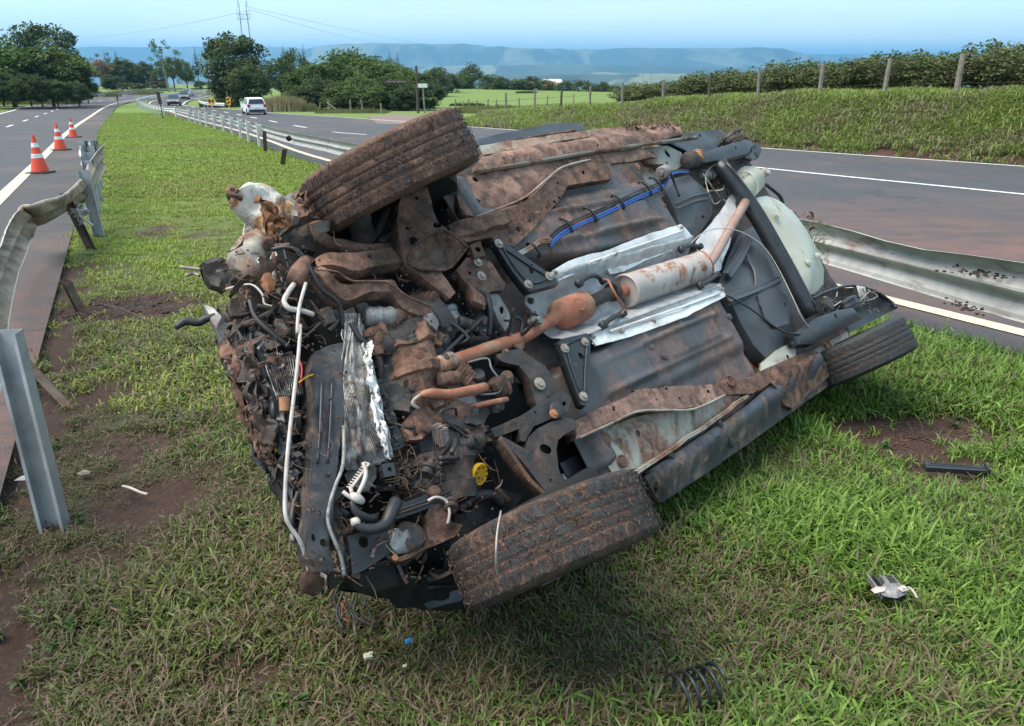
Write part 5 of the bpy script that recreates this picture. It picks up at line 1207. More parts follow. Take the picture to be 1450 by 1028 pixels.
# ---- shape helpers in the car's own frame (x to the rear, y to the upper side, z out of the underside)
def plate(name, pts, mat, parent=None, lip=.0, th=.003, holes=(), crumple=.0, csc=9, res=.035, dome=0.0, seed=0, lipin=.0, flat=False):
    """pressed sheet: outline of points (any depth), true holes, folded rim of height lip, buckled by crumple"""
    if parent is None: parent = CAR
    n = len(pts); P2 = []
    for i in range(n):                       # densify the rim
        a, b = pts[i], pts[(i + 1) % n]; k = max(1, int((b - a).length / res))
        for q in range(k): P2.append(a.lerp(b, q / k))
    P2x = [(p.x, p.y) for p in P2]; rim_n = len(P2)
    def inside(x, y, poly):
        c = False; j = len(poly) - 1
        for i in range(len(poly)):
            if (poly[i][1] > y) != (poly[j][1] > y) and x < (poly[j][0] - poly[i][0]) * (y - poly[i][1]) / (poly[j][1] - poly[i][1]) + poly[i][0]: c = not c
            j = i
        return c
    hl = []
    for h in holes:
        c, r = h[0], h[1]; rx, ry = (r, r) if len(h) < 3 else (r, h[2]); an = h[3] if len(h) > 3 else 0
        hl.append([(c.x + rx * math.cos(q * math.pi / 6) * math.cos(an) - ry * math.sin(q * math.pi / 6) * math.sin(an), c.y + rx * math.cos(q * math.pi / 6) * math.sin(an) + ry * math.sin(q * math.pi / 6) * math.cos(an)) for q in range(12)])
    V2 = [Vector(p) for p in P2x]; E2 = [(i, (i + 1) % rim_n) for i in range(rim_n)]
    for h in hl:
        b = len(V2); V2 += [Vector(p) for p in h]; E2 += [(b + i, b + (i + 1) % 12) for i in range(12)]
    def dedge2(x, y): return min(math.hypot(p[0] - x, p[1] - y) for p in P2x)
    x0, x1 = min(p[0] for p in P2x), max(p[0] for p in P2x); y0, y1 = min(p[1] for p in P2x), max(p[1] for p in P2x); st = res
    while (x1 - x0) * (y1 - y0) / st / st > 2600: st *= 1.2
    yy = y0 + st * .5; row = 0
    while yy < y1:
        xx = x0 + st * (.5 if row % 2 else .25)
        while xx < x1:
            if inside(xx, yy, P2x) and dedge2(xx, yy) > st * .45 and not any((xx - sum(p[0] for p in h) / 12) ** 2 + (yy - sum(p[1] for p in h) / 12) ** 2 < (abs(h[0][0] - sum(p[0] for p in h) / 12) + .006) ** 2 for h in hl): V2.append(Vector((xx, yy)))
            xx += st
        yy += st * .87; row += 1
    vs, es, fs, ov, oe, of = delaunay_2d_cdt(V2, E2, [], 0, 1e-5)
    rimv = P2
    def depth(x, y):
        sw = 0; sz = 0
        for p in rimv[::max(1, rim_n // 40)]:
            w = 1 / ((p.x - x) ** 2 + (p.y - y) ** 2 + 1e-5) ** 1.5; sw += w; sz += w * p.z
        return sz / sw
    def dedge(x, y): return min(math.hypot(p.x - x, p.y - y) for p in rimv)
    m = MB(); R_ = min(x1 - x0, y1 - y0) * .5
    for v in vs:
        zz_ = depth(v.x, v.y)
        if dome: e = min(1, dedge(v.x, v.y) / (R_ * .9)); zz_ += dome * (1 - (1 - e) ** 2)
        if crumple: zz_ += crumple * (nz(v.x * csc, v.y * csc, seed + 3.3) + .5 * nz(v.x * csc * 2.7, v.y * csc * 2.7, seed + 8.1))
        cx = crumple * .5 * nz(v.x * csc, v.y * csc, seed + 30) if crumple else 0
        m.v.append((v.x + cx, v.y + (crumple * .5 * nz(v.x * csc, v.y * csc, seed + 60) if crumple else 0), zz_))
    for f in fs:
        cx = sum(vs[i].x for i in f) / len(f); cy = sum(vs[i].y for i in f) / len(f)
        if inside(cx, cy, P2x) and not any(inside(cx, cy, h) for h in hl): m.f.append(tuple(f)); m.m.append(0)
    if lip:
        cnt = {}
        for f in m.f:
            for i in range(len(f)):
                e = (f[i], f[(i + 1) % len(f)]); k = (min(e), max(e)); cnt[k] = cnt.get(k, 0) + 1
        mid = Vector((sum(p[0] for p in P2x) / rim_n, sum(p[1] for p in P2x) / rim_n, 0)); low = {}
        hc = [(sum(p[0] for p in h) / 12, sum(p[1] for p in h) / 12, max(abs(p[0] - sum(q[0] for q in h) / 12) for p in h) * 1.3) for h in hl]
        for (a, b), c in cnt.items():
            if c != 1: continue
            hole_e = any((m.v[a][0] - x) ** 2 + (m.v[a][1] - y) ** 2 < (r + .004) ** 2 for x, y, r in hc)
            L_ = lip if not hole_e else min(lip, .006)
            for q in (a, b):
                if q not in low:
                    v = Vector(m.v[q]); low[q] = len(m.v); o_ = (Vector((v.x, v.y, 0)) - mid); o_ = o_.normalized() * lipin if o_.length else Vector()
                    m.v.append((v.x + o_.x, v.y + o_.y, v.z - L_))
            m.f.append((a, b, low[b], low[a])); m.m.append(0)
    m.m = [0] * len(m.f)
    return m.build(name, mat, parent, auto=None if flat else 38, solid=th)
def pipe(name, pts, r, mat, parent=None, n=10, smooth=4):
    m = MB(); m.tube(pts, r, n, smooth=smooth); return m.build(name, mat, CAR if parent is None else parent, smooth=True)
def bolt(c, r=.009, parent=None, h=.008, ring=True, mat=None, name='bolt'):
    m = MB(); c = Vector(c)
    if ring: m.lathe(c, (0, 0, 1), [(-.004, r * 1.7), (.002, r * 1.7), (.003, r * 1.5)], 16, caps=True)
    m.lathe(c + Vector((0, 0, .001)), (0, 0, 1), [(0, r), (h, r), (h + .001, r * .8)], 6, caps=True)
    return m.build(name, mat or M_BOLT, CAR if parent is None else parent)
def hat(name, path, w, h, mat, parent=None, top=.72, crumple=0, seed=0, th=.003, flange=.0, solidends=True):
    """hat-section member along a path; w may vary"""
    path = [Vector(p) for p in path]; ws = list(w) if isinstance(w, (list, tuple)) else [w] * len(path); q = cat(path, 5); P = []
    for i, p in enumerate(q):
        d = q[min(i + 1, len(q) - 1)] - q[max(i - 1, 0)]; d.z = 0; d.normalize(); nn = Vector((-d.y, d.x, 0)); f = i / 5; k = min(int(f), len(ws) - 2); ww = (ws[k] * (1 - (f - k)) + ws[k + 1] * (f - k)) / 2; row = []
        prof = [(-1, -h), (-1 * .97, -h * .6), (-top - .05, -.004), (-top, 0), (-top * .5, .0), (0, -.003), (top * .5, .0), (top, 0), (top + .05, -.004), (.97, -h * .6), (1, -h)]
        if flange: prof = [(-1 - flange, -h)] + prof + [(1 + flange, -h)]
        for a, b in prof:
            v = p + nn * (a * ww) + Vector((0, 0, b))
            if crumple: v = v + Vector((nz(v.x * 9, v.y * 9, seed), nz(v.x * 9, v.y * 9, seed + 20), nz(v.x * 12, v.y * 12, seed + 40))) * crumple
            row.append(v)
        P.append(row)
    o = grid_mesh(name, P, mat, CAR if parent is None else parent, smooth=True, solid=th); o.data.set_sharp_from_angle(angle=rad(35)); return o
def lump(name, c, ax, L_, r, mat, parent=None, seed=0, amp=.12, n=22, prof=None, squash=1.0):
    """cast or moulded body: lathe with ridges and buckles"""
    m = MB(); c = Vector(c); ax = Vector(ax).normalized(); pr = prof or [(-.5, .0), (-.5, .7), (-.44, .92), (-.3, 1), (-.28, .94), (-.1, .96), (-.08, 1.03), (.0, 1.03), (.02, .95), (.25, .9), (.27, 1), (.4, .97), (.48, .8), (.5, .6), (.5, 0)]
    m.lathe(c, ax, [(h * L_, q * r) for h, q in pr], n)
    for i, v in enumerate(m.v):
        v = Vector(v); k = nz(v.x * 13, v.y * 13, v.z * 13 + seed); d = (v - c); m.v[i] = tuple(c + d * (1 + amp * k)) if squash == 1 else tuple(c + Vector((d.x, d.y, d.z * squash)) * (1 + amp * k))
    return m.build(name, mat, CAR if parent is None else parent, auto=35)

# ---- body shell: white hull behind the underbody, roof side crushed against the ground
def shell():
    prof = [(-.22, -.20), (-.36, -.36), (-.44, -.52), (-.40, -.72), (-.15, -.82), (.30, -.88), (.85, -1.18), (1.25, -1.30), (2.2, -1.30), (2.75, -1.16), (3.12, -.80), (3.2, -.5), (3.1, -.25), (2.85, -.16), (1.6, -.145)]
    T_ = [(-.05, .80), (-.02, .95), (.06, 1), (.4, 1.0), (.73, 1.0), (1.1, 1.0), (1.40, 1), (1.49, .95), (1.52, .8)]
    m = MB(); rings_ = []
    for t_, k in T_:
        ring = []
        for s_, d_ in prof:
            dd = d_ if d_ > -.2 else -.145 + (d_ + .145) * k
            tin = .0 if d_ > -.9 else .17 * (-.9 - d_) / .4
            tt = t_ + (tin if t_ < .73 else -tin) * (1 if abs(t_ - .73) > .5 else .4)
            v = groundclip(Vector((s_, tt, dd)) + Vector((nz(s_ * 2, tt * 2, 3), nz(s_ * 3, dd * 3, 9), nz(tt * 3, dd * 3, 5))) * .03, .015); ring.append(v)
        rings_.append(ring)
    m.loft(rings_)
    return m.build('body_shell', M_WBODY, CAR, auto=35)
BODY = shell()
# backing coloured as deep shade, just inside the engine bay and wheel arches
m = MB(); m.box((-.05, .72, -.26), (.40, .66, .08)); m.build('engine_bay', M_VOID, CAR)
m = MB(); m.box((2.32, .75, -.17), (.52, .68, .045)); m.build('rear_floor', M_MUDDK, CAR)
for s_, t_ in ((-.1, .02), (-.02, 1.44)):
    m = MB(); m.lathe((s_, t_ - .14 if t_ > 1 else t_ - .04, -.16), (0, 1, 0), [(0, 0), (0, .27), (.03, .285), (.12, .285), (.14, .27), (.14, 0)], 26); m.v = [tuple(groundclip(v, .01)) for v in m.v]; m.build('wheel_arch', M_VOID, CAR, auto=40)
# side windows of the buried cabin, on the upper side
m = MB(); m.prism([(.75, 1.50, -.93), (1.15, 1.42, -1.22), (1.55, 1.41, -1.24), (1.55, 1.515, -.9)], (0, .012, 0)); m.build('side_window', P_GLASS, CAR)
m = MB(); m.prism([(1.62, 1.515, -.9), (1.62, 1.41, -1.24), (2.1, 1.41, -1.24), (2.35, 1.515, -.9)], (0, .012, 0)); m.build('side_window', P_GLASS, CAR)
# black upper door moulding standing over the sill
plate('door_moulding', Z(3, [(95, 165, -.13), (200, 140, -.14), (400, 100, -.15), (525, 97, -.15), (540, 120, -.13), (505, 132, -.12), (180, 185, -.11), (110, 188, -.11)]), M_BLKP, lip=.03, th=.004)
m = MB(); m.tube(Z(3, [(215, 175, -.08), (350, 150, -.09), (500, 128, -.1)]), .006, 6); m.build('seal', M_MUDDY, CAR)

# ---- floor pan with tunnel, pressed ribs and stepped edges
def sm(a, b, x):
    t = max(0, min(1, (x - a) / (b - a))); return t * t * (3 - 2 * t)
def floor_d(s, t):
    d = 0.0
    w = .155 + .05 * sm(.75, .3, s)
    e = abs(t - .725)
    d -= .135 * (1 - sm(w - .02, w + .05, e))
    if e > w + .04:
        for tc in (.46, .33, .99, 1.13):      # pressed ribs along the car
            d += .015 * math.exp(-((t - tc) / .012) ** 2) * sm(.35, .5, s) * (1 - sm(1.35, 1.45, s)) + .0
        d -= .022 * sm(.40, .37, abs(t - .725) - .0) * 0
        d += .02 * (sm(.50, .53, e)) * (1 - sm(.60, .64, e)) * 0
        d -= .028 * sm(.44, .50, e) * sm(.22, .35, s)
        d += .016 * math.exp(-((s - .78) / .03) ** 2) * (1 - sm(.3, .42, e)) * 0
        d -= .014 * (1 if (math.sin((t * 21) + .4) > .2) else 0) * sm(.75, .8, s) * 0
        # stepped fields
        d += .02 * sm(.86, .90, s) * (1 - sm(1.30, 1.34, s)) * (sm(.24, .26, e) - sm(.37, .39, e))
        d += .016 * sm(.36, .40, s) * (1 - sm(.72, .76, s)) * (sm(.26, .28, e) - sm(.40, .42, e))
    if e > w + .05:
        for sc in (.52, .80, 1.08, 1.36): d += .009 * math.exp(-((s - sc) / .011) ** 2) * (1 - sm(.50, .56, e))
    d -= .125 * sm(1.47, 1.58, s) * (1 if e > .16 else .2)
    d -= .05 * sm(.24, .17, s)
    if e > .62: d -= .03 * sm(.62, .66, e)
    return d
P = []
for i in range(150):
    s = .16 + 1.47 * i / 149; row = []
    for j in range(150):
        t = .0 + 1.46 * j / 149; x = floor_d(s, t) + nz(s * 2.2, t * 2.2, 4) * .008 + nz(s * 7, t * 7, 4) * .0035; row.append(Vector((s + nz(t * 4, 3) * .012 * (1 - sm(.2, .5, s)), t, x)))
    P.append(row)
fl = grid_mesh('floor_pan', P, M_SEAL, CAR, smooth=True, solid=.004)
# mud-stained outer fields of the floor are pressings of their own
plate('outer_floor_panel', Z(3, [(60, 320, -.02), (180, 280, -.02), (420, 245, -.02), (760, 195, -.02), (830, 235, -.02), (640, 262, -.015), (580, 250, -.01), (450, 290, -.01), (330, 390, -.01), (200, 445, -.012), (70, 480, -.02), (30, 430, -.02), (20, 350, -.02)]), M_SEALM, th=.003, lip=.015, crumple=.010, csc=7, holes=[(z(3, 95, 425, -.02), .016), (z(3, 90, 330, -.02), .014)], res=.03, dome=.01)
for X, Y, r in ((200, 365, .022), (750, 272, .02), (735, 515, .016), (550, 555, .014), (860, 432, .014)): bolt(z(3, X, Y, .0 if X > 500 else -.005), r * .6, name='grommet', h=.004, mat=M_SEALM)
plate('outer_floor_panel', Z(4, [(570, 432, -.02), (640, 400, -.015), (760, 360, -.01), (900, 345, -.01), (1040, 295, -.01), (1126, 235, -.02), (1126, 285, -.025), (1000, 375, -.03), (860, 470, -.03), (740, 545, -.03), (655, 562, -.02), (610, 500, -.02)]), M_PRIM, th=.003, lip=.015, crumple=.008, csc=7, holes=[(z(4, 748, 423, -.012), .014)], res=.03)
for X, Y in ((630, 445), (687, 522)):
    m = MB(); m.lathe(z(4, X, Y, -.012), (0, 0, 1), [(.0, .026), (.006, .026), (.008, .022), (.003, .017), (.006, .010), (.006, .0)], 20); m.build('drain_plug', M_MUDDY, CAR, auto=40)
for X, Y in ((790, 125), (835, 155), (925, 45), (1060, 20), (700, 180)): bolt(z(4, X, Y, .005), .010, name='grommet', h=.006, mat=M_SEAL)
# floor rails (curved members with a row of round holes)
plate('floor_rail', Z(3, [(0, 545, .035), (70, 500, .035), (150, 470, .035), (260, 432, .035), (330, 390, .035), (400, 320, .035), (470, 275, .03), (560, 248, .02), (640, 262, .01), (645, 325, .005), (560, 335, .01), (470, 350, .02), (440, 400, .028), (380, 470, .03), (300, 555, .032), (250, 600, .032), (150, 560, .035), (60, 580, .035)]),
      M_MUDDY, lip=.05, th=.003, lipin=.008, res=.022, crumple=.004, holes=[(z(3, X, Y, .03), r) for X, Y, r in ((210, 467, .014), (270, 527, .013), (316, 495, .009), (349, 468, .009), (385, 440, .009), (416, 415, .009), (434, 397, .007), (538, 292, .009), (235, 577, .010), (362, 388, .005), (428, 340, .006))])
pipe('rail_edge', Z(3, [(60, 492, .036), (200, 440, .038), (300, 395, .038), (385, 325, .038), (450, 275, .035), (560, 246, .025)]), .005, M_PRIM, n=6)
plate('floor_rail', Z(4, [(520, 385, .035), (600, 340, .035), (700, 300, .03), (740, 275, .02), (860, 262, .02), (1000, 255, .015), (1050, 285, .01), (960, 330, .02), (900, 338, .03), (760, 342, .035), (690, 365, .035), (620, 395, .035), (530, 445, .035)]),
      M_SEALM, lip=.05, th=.003, lipin=.008, res=.022, crumple=.003, holes=[(z(4, X, Y, .03), r) for X, Y, r in ((648, 286, .010), (694, 270, .009), (738, 268, .009), (779, 266, .009), (820, 264, .007), (846, 267, .007), (659, 342, .012), (528, 350, .012), (995, 275, .009), (889, 303, .006), (808, 308, .005))])
pipe('rail_edge', Z(4, [(540, 440, .032), (640, 395, .034), (740, 350, .036), (840, 345, .036), (940, 340, .03), (1045, 292, .015)]), .006, M_PRIM, n=6)
# sills
plate('upper_sill', Z(3, [(110, 190, -.05), (300, 163, -.05), (560, 125, -.05), (900, 95, -.05), (930, 105, -.04), (935, 145, -.02), (840, 168, .0), (560, 208, .0), (300, 250, .0), (140, 278, .0), (90, 290, .0), (85, 275, .0), (130, 230, -.03)]), M_SEALM, lip=.03, th=.004, crumple=.008, csc=6, res=.03, dome=.02)
hat('pinch_weld', Z(3, [(85, 288, .012), (300, 254, .012), (560, 211, .012), (840, 171, .01), (1000, 150, .005)]), .018, .02, M_PRIM, top=.5)
for X, Y in ((205, 243), (585, 190), (1000, 150), (470, 225)): bolt(z(3, X, Y, .0), .006, name='plug', ring=False, mat=M_VOID)
plate('sill_step', Z(3, [(110, 190, -.02), (330, 158, -.02), (560, 124, -.02), (562, 150, -.012), (330, 190, -.012), (135, 226, -.012)]), M_PRIM, th=.003, lip=.01, crumple=.006)
hat('pinch_weld', Z(4, [(745, 560, .006), (860, 480, .006), (1000, 385, .006), (1126, 292, .006)]), .022, .02, M_PRIM, top=.5, crumple=.006)
skp = [(922, 665, -.03), (960, 640, -.02), (1060, 572, -.02), (1098, 540, -.02), (1130, 515, -.02), (1160, 500, -.02), (1180, 520, -.08), (1178, 543, -.1), (1140, 570, -.1), (1060, 628, -.1), (1000, 670, -.1), (945, 706, -.1), (934, 700, -.1), (918, 680, -.06)]
plate('side_skirt', [Lp(*p) for p in skp], M_SKIRT, lip=.05, th=.004, crumple=.006, csc=6, res=.03, dome=.02)
plate('torn_skirt_end', [Lp(*p) for p in [(1092, 541, .0), (1120, 520, .0), (1152, 500, .0), (1166, 512, -.02), (1178, 528, -.05), (1160, 545, -.06), (1122, 580, -.06), (1110, 572, -.04), (1104, 556, -.02)]], M_MUDDY, lip=.02, crumple=.018, csc=16, res=.02)
hat('skirt_rib', Z(4, [(1025, 380, .0), (1050, 415, -.02), (1078, 465, -.05)]), .03, .02, M_TANK)
hat('skirt_rib', Z(4, [(850, 490, .0), (870, 505, -.02), (880, 520, -.05)]), .03, .02, M_TANK)
plate('skirt_bracket', Z(4, [(770, 575, .01), (800, 555, .01), (830, 590, .0), (865, 625, -.04), (830, 665, -.06), (815, 665, -.06), (790, 610, .0)]), M_MUDDK, lip=.03, crumple=.008, res=.018, holes=[(z(4, 815, 608, .0), .014, .022)])
# trim bits showing white paint below the skirt
plate('lower_body_side', [Lp(*p) for p in [(750, 826, -.2), (800, 800, -.2), (850, 783, -.22), (905, 760, -.25), (890, 775, -.3), (830, 800, -.3), (770, 828, -.28)]], M_WBODY, th=.003, crumple=.01, lip=.03)

# ---- wheels
def wheel(name_rim, cen, steer, camber, R_=.31, W=.2, tyre=TY_HALF, inner=1, rim=True, bulge=0):
    ax = Vector((math.sin(steer) * math.cos(camber), math.cos(steer) * math.cos(camber), math.sin(camber))); e = ax.orthogonal().normalized(); w = ax.cross(e)
    T = bpy.data.objects.new('wheel', None); COL.objects.link(T); T.parent = CAR; T.empty_display_size = .05; T.location = cen
    n = 240; prof = []; tread = []
    G_ = [-.5, -.17, .17, .5]                 # groove centres, fraction of half width
    hw = W / 2
    prof += [(-hw * .80, R_ * .66, 0), (-hw * .98, R_ * .74, 0), (-hw * 1.03, R_ * .84, 0), (-hw * .98, R_ * .93, 0), (-hw * .88, R_ * .975, 2)]
    k = 34
    for i in range(k + 1):
        f = -1 + 2 * i / k; x = f * hw * .84; r = R_ * (1 - .012 * f * f); g = 1.0
        for gc in G_:
            if abs(f - gc) < .032: g = 0.0
        prof.append((x, r - (0 if g else .0045), 1 if g else -1))
    prof += [(hw * .88, R_ * .975, 2), (hw * .98, R_ * .93, 0), (hw * 1.03, R_ * .84, 0), (hw * .98, R_ * .74, 0), (hw * .80, R_ * .66, 0)]
    m = MB(); att = []
    rings_ = []
    for pi, (h, r, kind) in enumerate(prof):
        ring = []
        for j in range(n):
            rr = r; a = 1.0; f = h / (hw * .84)
            if kind == 1:
                if abs(f) > .52: cut = (j + int(abs(f) * 3)) % 5 == 0
                elif abs(f) > .18: cut = (j + int(f * 8)) % 6 == 0
                else: cut = False
                if cut: rr -= .003; a = 0.4
            elif kind == -1: a = 0.0
            elif kind == 2:
                if j % 5 == 0: rr -= .003
                a = .8
            else: a = .7
            th = 2 * math.pi * j / n; rr += .0018 * nz(math.cos(th) * 6, math.sin(th) * 6, h * 30); ring.append(ax * h + (e * math.cos(th) + w * math.sin(th)) * rr); att.append(a)
        rings_.append(ring)
    m.loft(rings_, True, False)
    o = m.build('tyre', tyre, T, auto=50); at2 = o.data.attributes.new('tread', 'FLOAT', 'POINT'); at2.data.foreach_set('value', att)
    if rim:
        m = MB(); m.lathe((0, 0, 0), ax, [(-hw * .82, R_ * .67), (-hw * .8, R_ * .60), (-hw * .3, R_ * .55), (hw * .3, R_ * .55), (hw * .8, R_ * .60), (hw * .82, R_ * .67)], 40); m.lathe((0, 0, 0), ax, [(hw * .35, R_ * .56), (hw * .5, R_ * .4), (hw * .4, R_ * .2), (hw * .55, R_ * .15), (hw * .55, 0)], 40); m.build('rim', M_MUDDK, T, auto=35)
    return T, ax
w1, ax1 = wheel('rim', Vector((-.148, 1.354, .078)), -.235, .254, tyre=TY_MUD)
w2, ax2 = wheel('rim', Vector((-.371, -.011, .20)), .147, -.051, tyre=TY_HALF)
w3, ax3 = wheel('rim', Vector((2.47, -.065, .01)), .03, .03, tyre=TY_CLEAN, R_=.30)
# dangling strap and clip over the lower wheel
pipe('strap', Z(2, [(1075, 645, .37), (1062, 720, .40), (1058, 800, .39), (1062, 860, .34), (1072, 885, .32)]), .003, M_BOLT, n=5)
# hubs and discs behind the front wheels
for cen, ax in ((Vector((-.148, 1.354, .078)), ax1), (Vector((-.371, -.011, .20)), ax2)):
    sgn = -1 if cen.y > .7 else 1
    m = MB(); m.lathe(cen + ax * (.03 * sgn), ax, [(-.012, 0), (-.012, .13), (.012, .13), (.012, 0)], 32); m.lathe(cen + ax * (.06 * sgn), ax, [(-.03, 0), (-.03, .07), (.03, .065), (.03, 0)], 20); m.build('brake_disc', M_MUDDK, CAR, auto=35)
# ---- tunnel heat shields and exhaust
P = []
for i in range(46):
    s = .30 + 1.24 * i / 45; row = []
    for j in range(30):
        f = j / 29; t = .575 + .29 * f; q = abs(f - .5) * 2; d = -.075 + .09 * sm(.45, 1, q); c = nz(s * 9, t * 9, 2) * .02 + nz(s * 24, t * 24, 5) * .014 + abs(nz(s * 16, t * 16, 9)) * .02
        row.append(Vector((s + nz(t * 9, 1) * .03 * (1 if i < 3 else 0), t, d + c * (1 if s < .9 else .5))))
    P.append(row)
grid_mesh('tunnel_heat_shield', P, M_FOIL, CAR, smooth=True, solid=.0015)
plate('heat_shield_flange', Z(3, [(405, 692, .012), (470, 655, .012), (560, 626, .012), (640, 610, .012), (700, 582, .015), (800, 545, .015), (930, 505, .012), (968, 552, .0), (930, 600, -.02), (790, 650, -.03), (690, 700, -.035), (640, 708, -.03), (622, 665, -.01), (540, 690, .0), (415, 742, .0)]), M_SHIELD, th=.0015, lip=.012, crumple=.007, csc=12, res=.02)
plate('heat_shield_flange', Z(3, [(560, 962, .01), (566, 925, .0), (640, 912, -.0), (700, 880, -.01), (850, 830, -.01), (1083, 747, .0), (1112, 795, .012), (950, 880, .015), (820, 928, .015), (720, 962, .012), (640, 985, .012), (585, 996, .01)]), M_SHIELD, th=.0015, lip=.012, crumple=.006, csc=12, res=.02)
for pth in ([(560, 660), (700, 612), (840, 565), (940, 530)], [(640, 940), (780, 892), (950, 835), (1085, 785)]):
    pipe('shield_bead', Z(3, [(a, b, .017) for a, b in pth]), .006, M_SHIELD, n=6)
for X, Y in ((418, 702), (662, 625), (573, 960), (690, 938), (1093, 770), (818, 898), (930, 520)): bolt(z(3, X, Y, .016), .006)
ex = [Lp(616, 519, .02), Lp(645, 510, .02), Lp(702, 490, .01), Lp(740, 478, .0), Lp(762, 464, -.02), Lp(787, 449, -.03)]
EX = pipe('exhaust_pipe', ex, [.030, .024, .024, .025, .026, .028], M_EXH, n=16)
m = MB(); a = Lp(640, 510, .022); b = Lp(622, 517, .022); m.tube([a, b], .031, 14, smooth=1); m.build('flex_joint', M_MUFF, CAR, smooth=True)
A = Lp(785, 450, -.03); B = Lp(832, 430, -.035); axd = (B - A).normalized(); Lc = (B - A).length
m = MB(); m.lathe(A, axd, [(-.01, .027), (.012, .034), (.03, .058), (.04, .063), (Lc * .5, .066), (Lc - .03, .060), (Lc - .02, .05), (Lc, .032), (Lc + .02, .026)], 28); m.build('catalytic_converter', M_EXH, CAR, auto=30)
m = MB(); cc = A.lerp(B, .45) + Vector((0, 0, .062)); m.lathe(cc, (0, 0, 1), [(-.004, .030), (.002, .028), (.001, .02)], 20, caps=True); m.build('heat_mark', M_EXH, CAR, auto=40)
C_ = Lp(868, 413, -.035); m = MB(); m.tube([B, B.lerp(C_, .5), C_], [.027, .029, .027], 14); m.build('centre_pipe', M_MUDDK, CAR, smooth=True)
D_ = z(3, 735, 775, -.03); m = MB(); m.tube([C_, D_], [.025, .025], 14, smooth=1); m.build('centre_pipe', M_EXH, CAR, smooth=True)
m = MB(); m.lathe(C_, axd, [(-.012, .03), (-.012, .042), (.0, .044), (.012, .042), (.012, .03)], 18); m.build('clamp', M_MUDDK, CAR, auto=40)
MA, MBp = z(3, 698, 778, -.03), z(3, 1000, 680, -.03); mx_ = (MBp - MA).normalized(); Lm = (MBp - MA).length
m = MB(); m.lathe(MA, mx_, [(.012, .0), (.012, .062), (.0, .070), (.004, .077), (.014, .077), (.018, .074), (Lm * .5, .0745), (Lm - .018, .074), (Lm - .014, .078), (Lm, .077), (Lm + .002, .07), (Lm - .01, .06), (Lm - .01, 0)], 40); MF = m.build('muffler', M_MUFF, CAR, auto=30)
tp = [MBp, z(5, 160, 545, -.02), z(5, 195, 500, .0), z(5, 250, 400, .03), z(5, 305, 308, .05)]
pipe('tail_pipe', tp, [.022, .022, .024, .025, .026], M_TAIL, n=16)
plate('rear_heat_shield', Z(5, [(120, 452, -.04), (165, 400, -.04), (215, 335, -.02), (262, 268, -.01), (272, 300, -.01), (262, 400, -.02), (240, 470, -.03), (215, 560, -.05), (190, 575, -.05), (150, 555, -.05), (135, 500, -.05)]), M_SHIELD, th=.0015, crumple=.014, csc=11, res=.025, lip=.01)
for pts, r in ((Z(3, [(515, 745, .02), (545, 722, .03), (580, 715, .03), (612, 735, .02)]), .010), (Z(3, [(612, 915, .02), (650, 885, .03), (692, 868, .02)]), .011), (Z(3, [(930, 608, .0), (965, 592, .01), (1003, 598, .0)]), .010), (Z(3, [(1005, 755, .02), (1040, 735, .03), (1072, 712, .02)]), .011)):
    m = MB(); m.tube(pts, r, 8); m.lathe(pts[0], (0, 0, 1), [(-.012, .006), (-.012, .018), (.012, .018), (.012, .006)], 12); m.lathe(pts[-1], (0, 0, 1), [(-.012, .006), (-.012, .016), (.012, .016), (.012, .006)], 12); m.build('rubber_hanger', M_BLKP, CAR, smooth=True)
pipe('hanger_rod', Z(3, [(612, 730, .03), (632, 735, .05), (650, 770, .06), (675, 815, .05), (695, 850, .03), (685, 872, .03)]), .005, M_EXH, n=8)
pipe('muffler_strap', [MBp + Vector((-.01, .0, .079)), MBp + Vector((.0, -.055, .058)), MBp + Vector((0, -.079, 0)), MBp + Vector((0, -.06, -.05))], .006, M_EXH, n=6)
pipe('muffler_strap', [MBp + Vector((-.01, .0, .079)), MBp + Vector((.0, .05, .06)), MBp + Vector((0, .079, 0))], .006, M_EXH, n=6)
# ---- brake and fuel lines with clips, fuel filter
for off, mt, r in ((0, M_BLUE, .0042), (9, M_BLUE, .0042), (-14, M_HOSE, .0035), (-24, M_HOSE, .0035)):
    pipe('fuel_line' if off >= 0 else 'brake_line', Z(3, [(395 + off * .3, 588 + off, .02), (440 + off * .3, 545 + off, .022), (520, 503 + off, .022), (600, 468 + off, .022), (740, 402 + off, .02), (850, 352 + off * .8, .02), (895, 300 + off * .4, .03), (960, 295 + off * .3, .0)]), r, mt, n=6)
for off in (-8, 0, 8): pipe('metal_line', Z(3, [(250, 640 + off, .03), (320, 600 + off, .03), (360, 575 + off, .03), (400, 575 + off, .022)]), .004, M_PRIM, n=6)
for X, Y in ((465, 508), (563, 464), (676, 414), (786, 360), (830, 342), (335, 607)):
    a, b = z(3, X - 24, Y - 24, .024), z(3, X + 22, Y + 24, .028); m = MB(); d = b - a; q = a.lerp(b, .5)
    m.tube([a + Vector((0, 0, -.012)), a + Vector((0, 0, .002)), q + Vector((0, 0, .010)), b, b + Vector((0, 0, -.012))], .006, 6, smooth=3); m.build('line_clip', M_HOSE, CAR, smooth=True)
c = z(3, 850, 300, .05); m = MB(); m.lathe(c, z(3, 905, 275, .02) - c, [(-.02, 0), (-.02, .012), (-.012, .014), (-.012, .03), (-.004, .034), (.06, .034), (.068, .03), (.068, 0)], 24); m.build('fuel_filter', M_CAST, CAR, auto=30)
m = MB(); m.tube(Z(3, [(868, 255, .05), (885, 300, .07), (900, 340, .04), (920, 395, .03)]), .006, 6); m.build('filter_strap', M_HOSE, CAR, smooth=True)
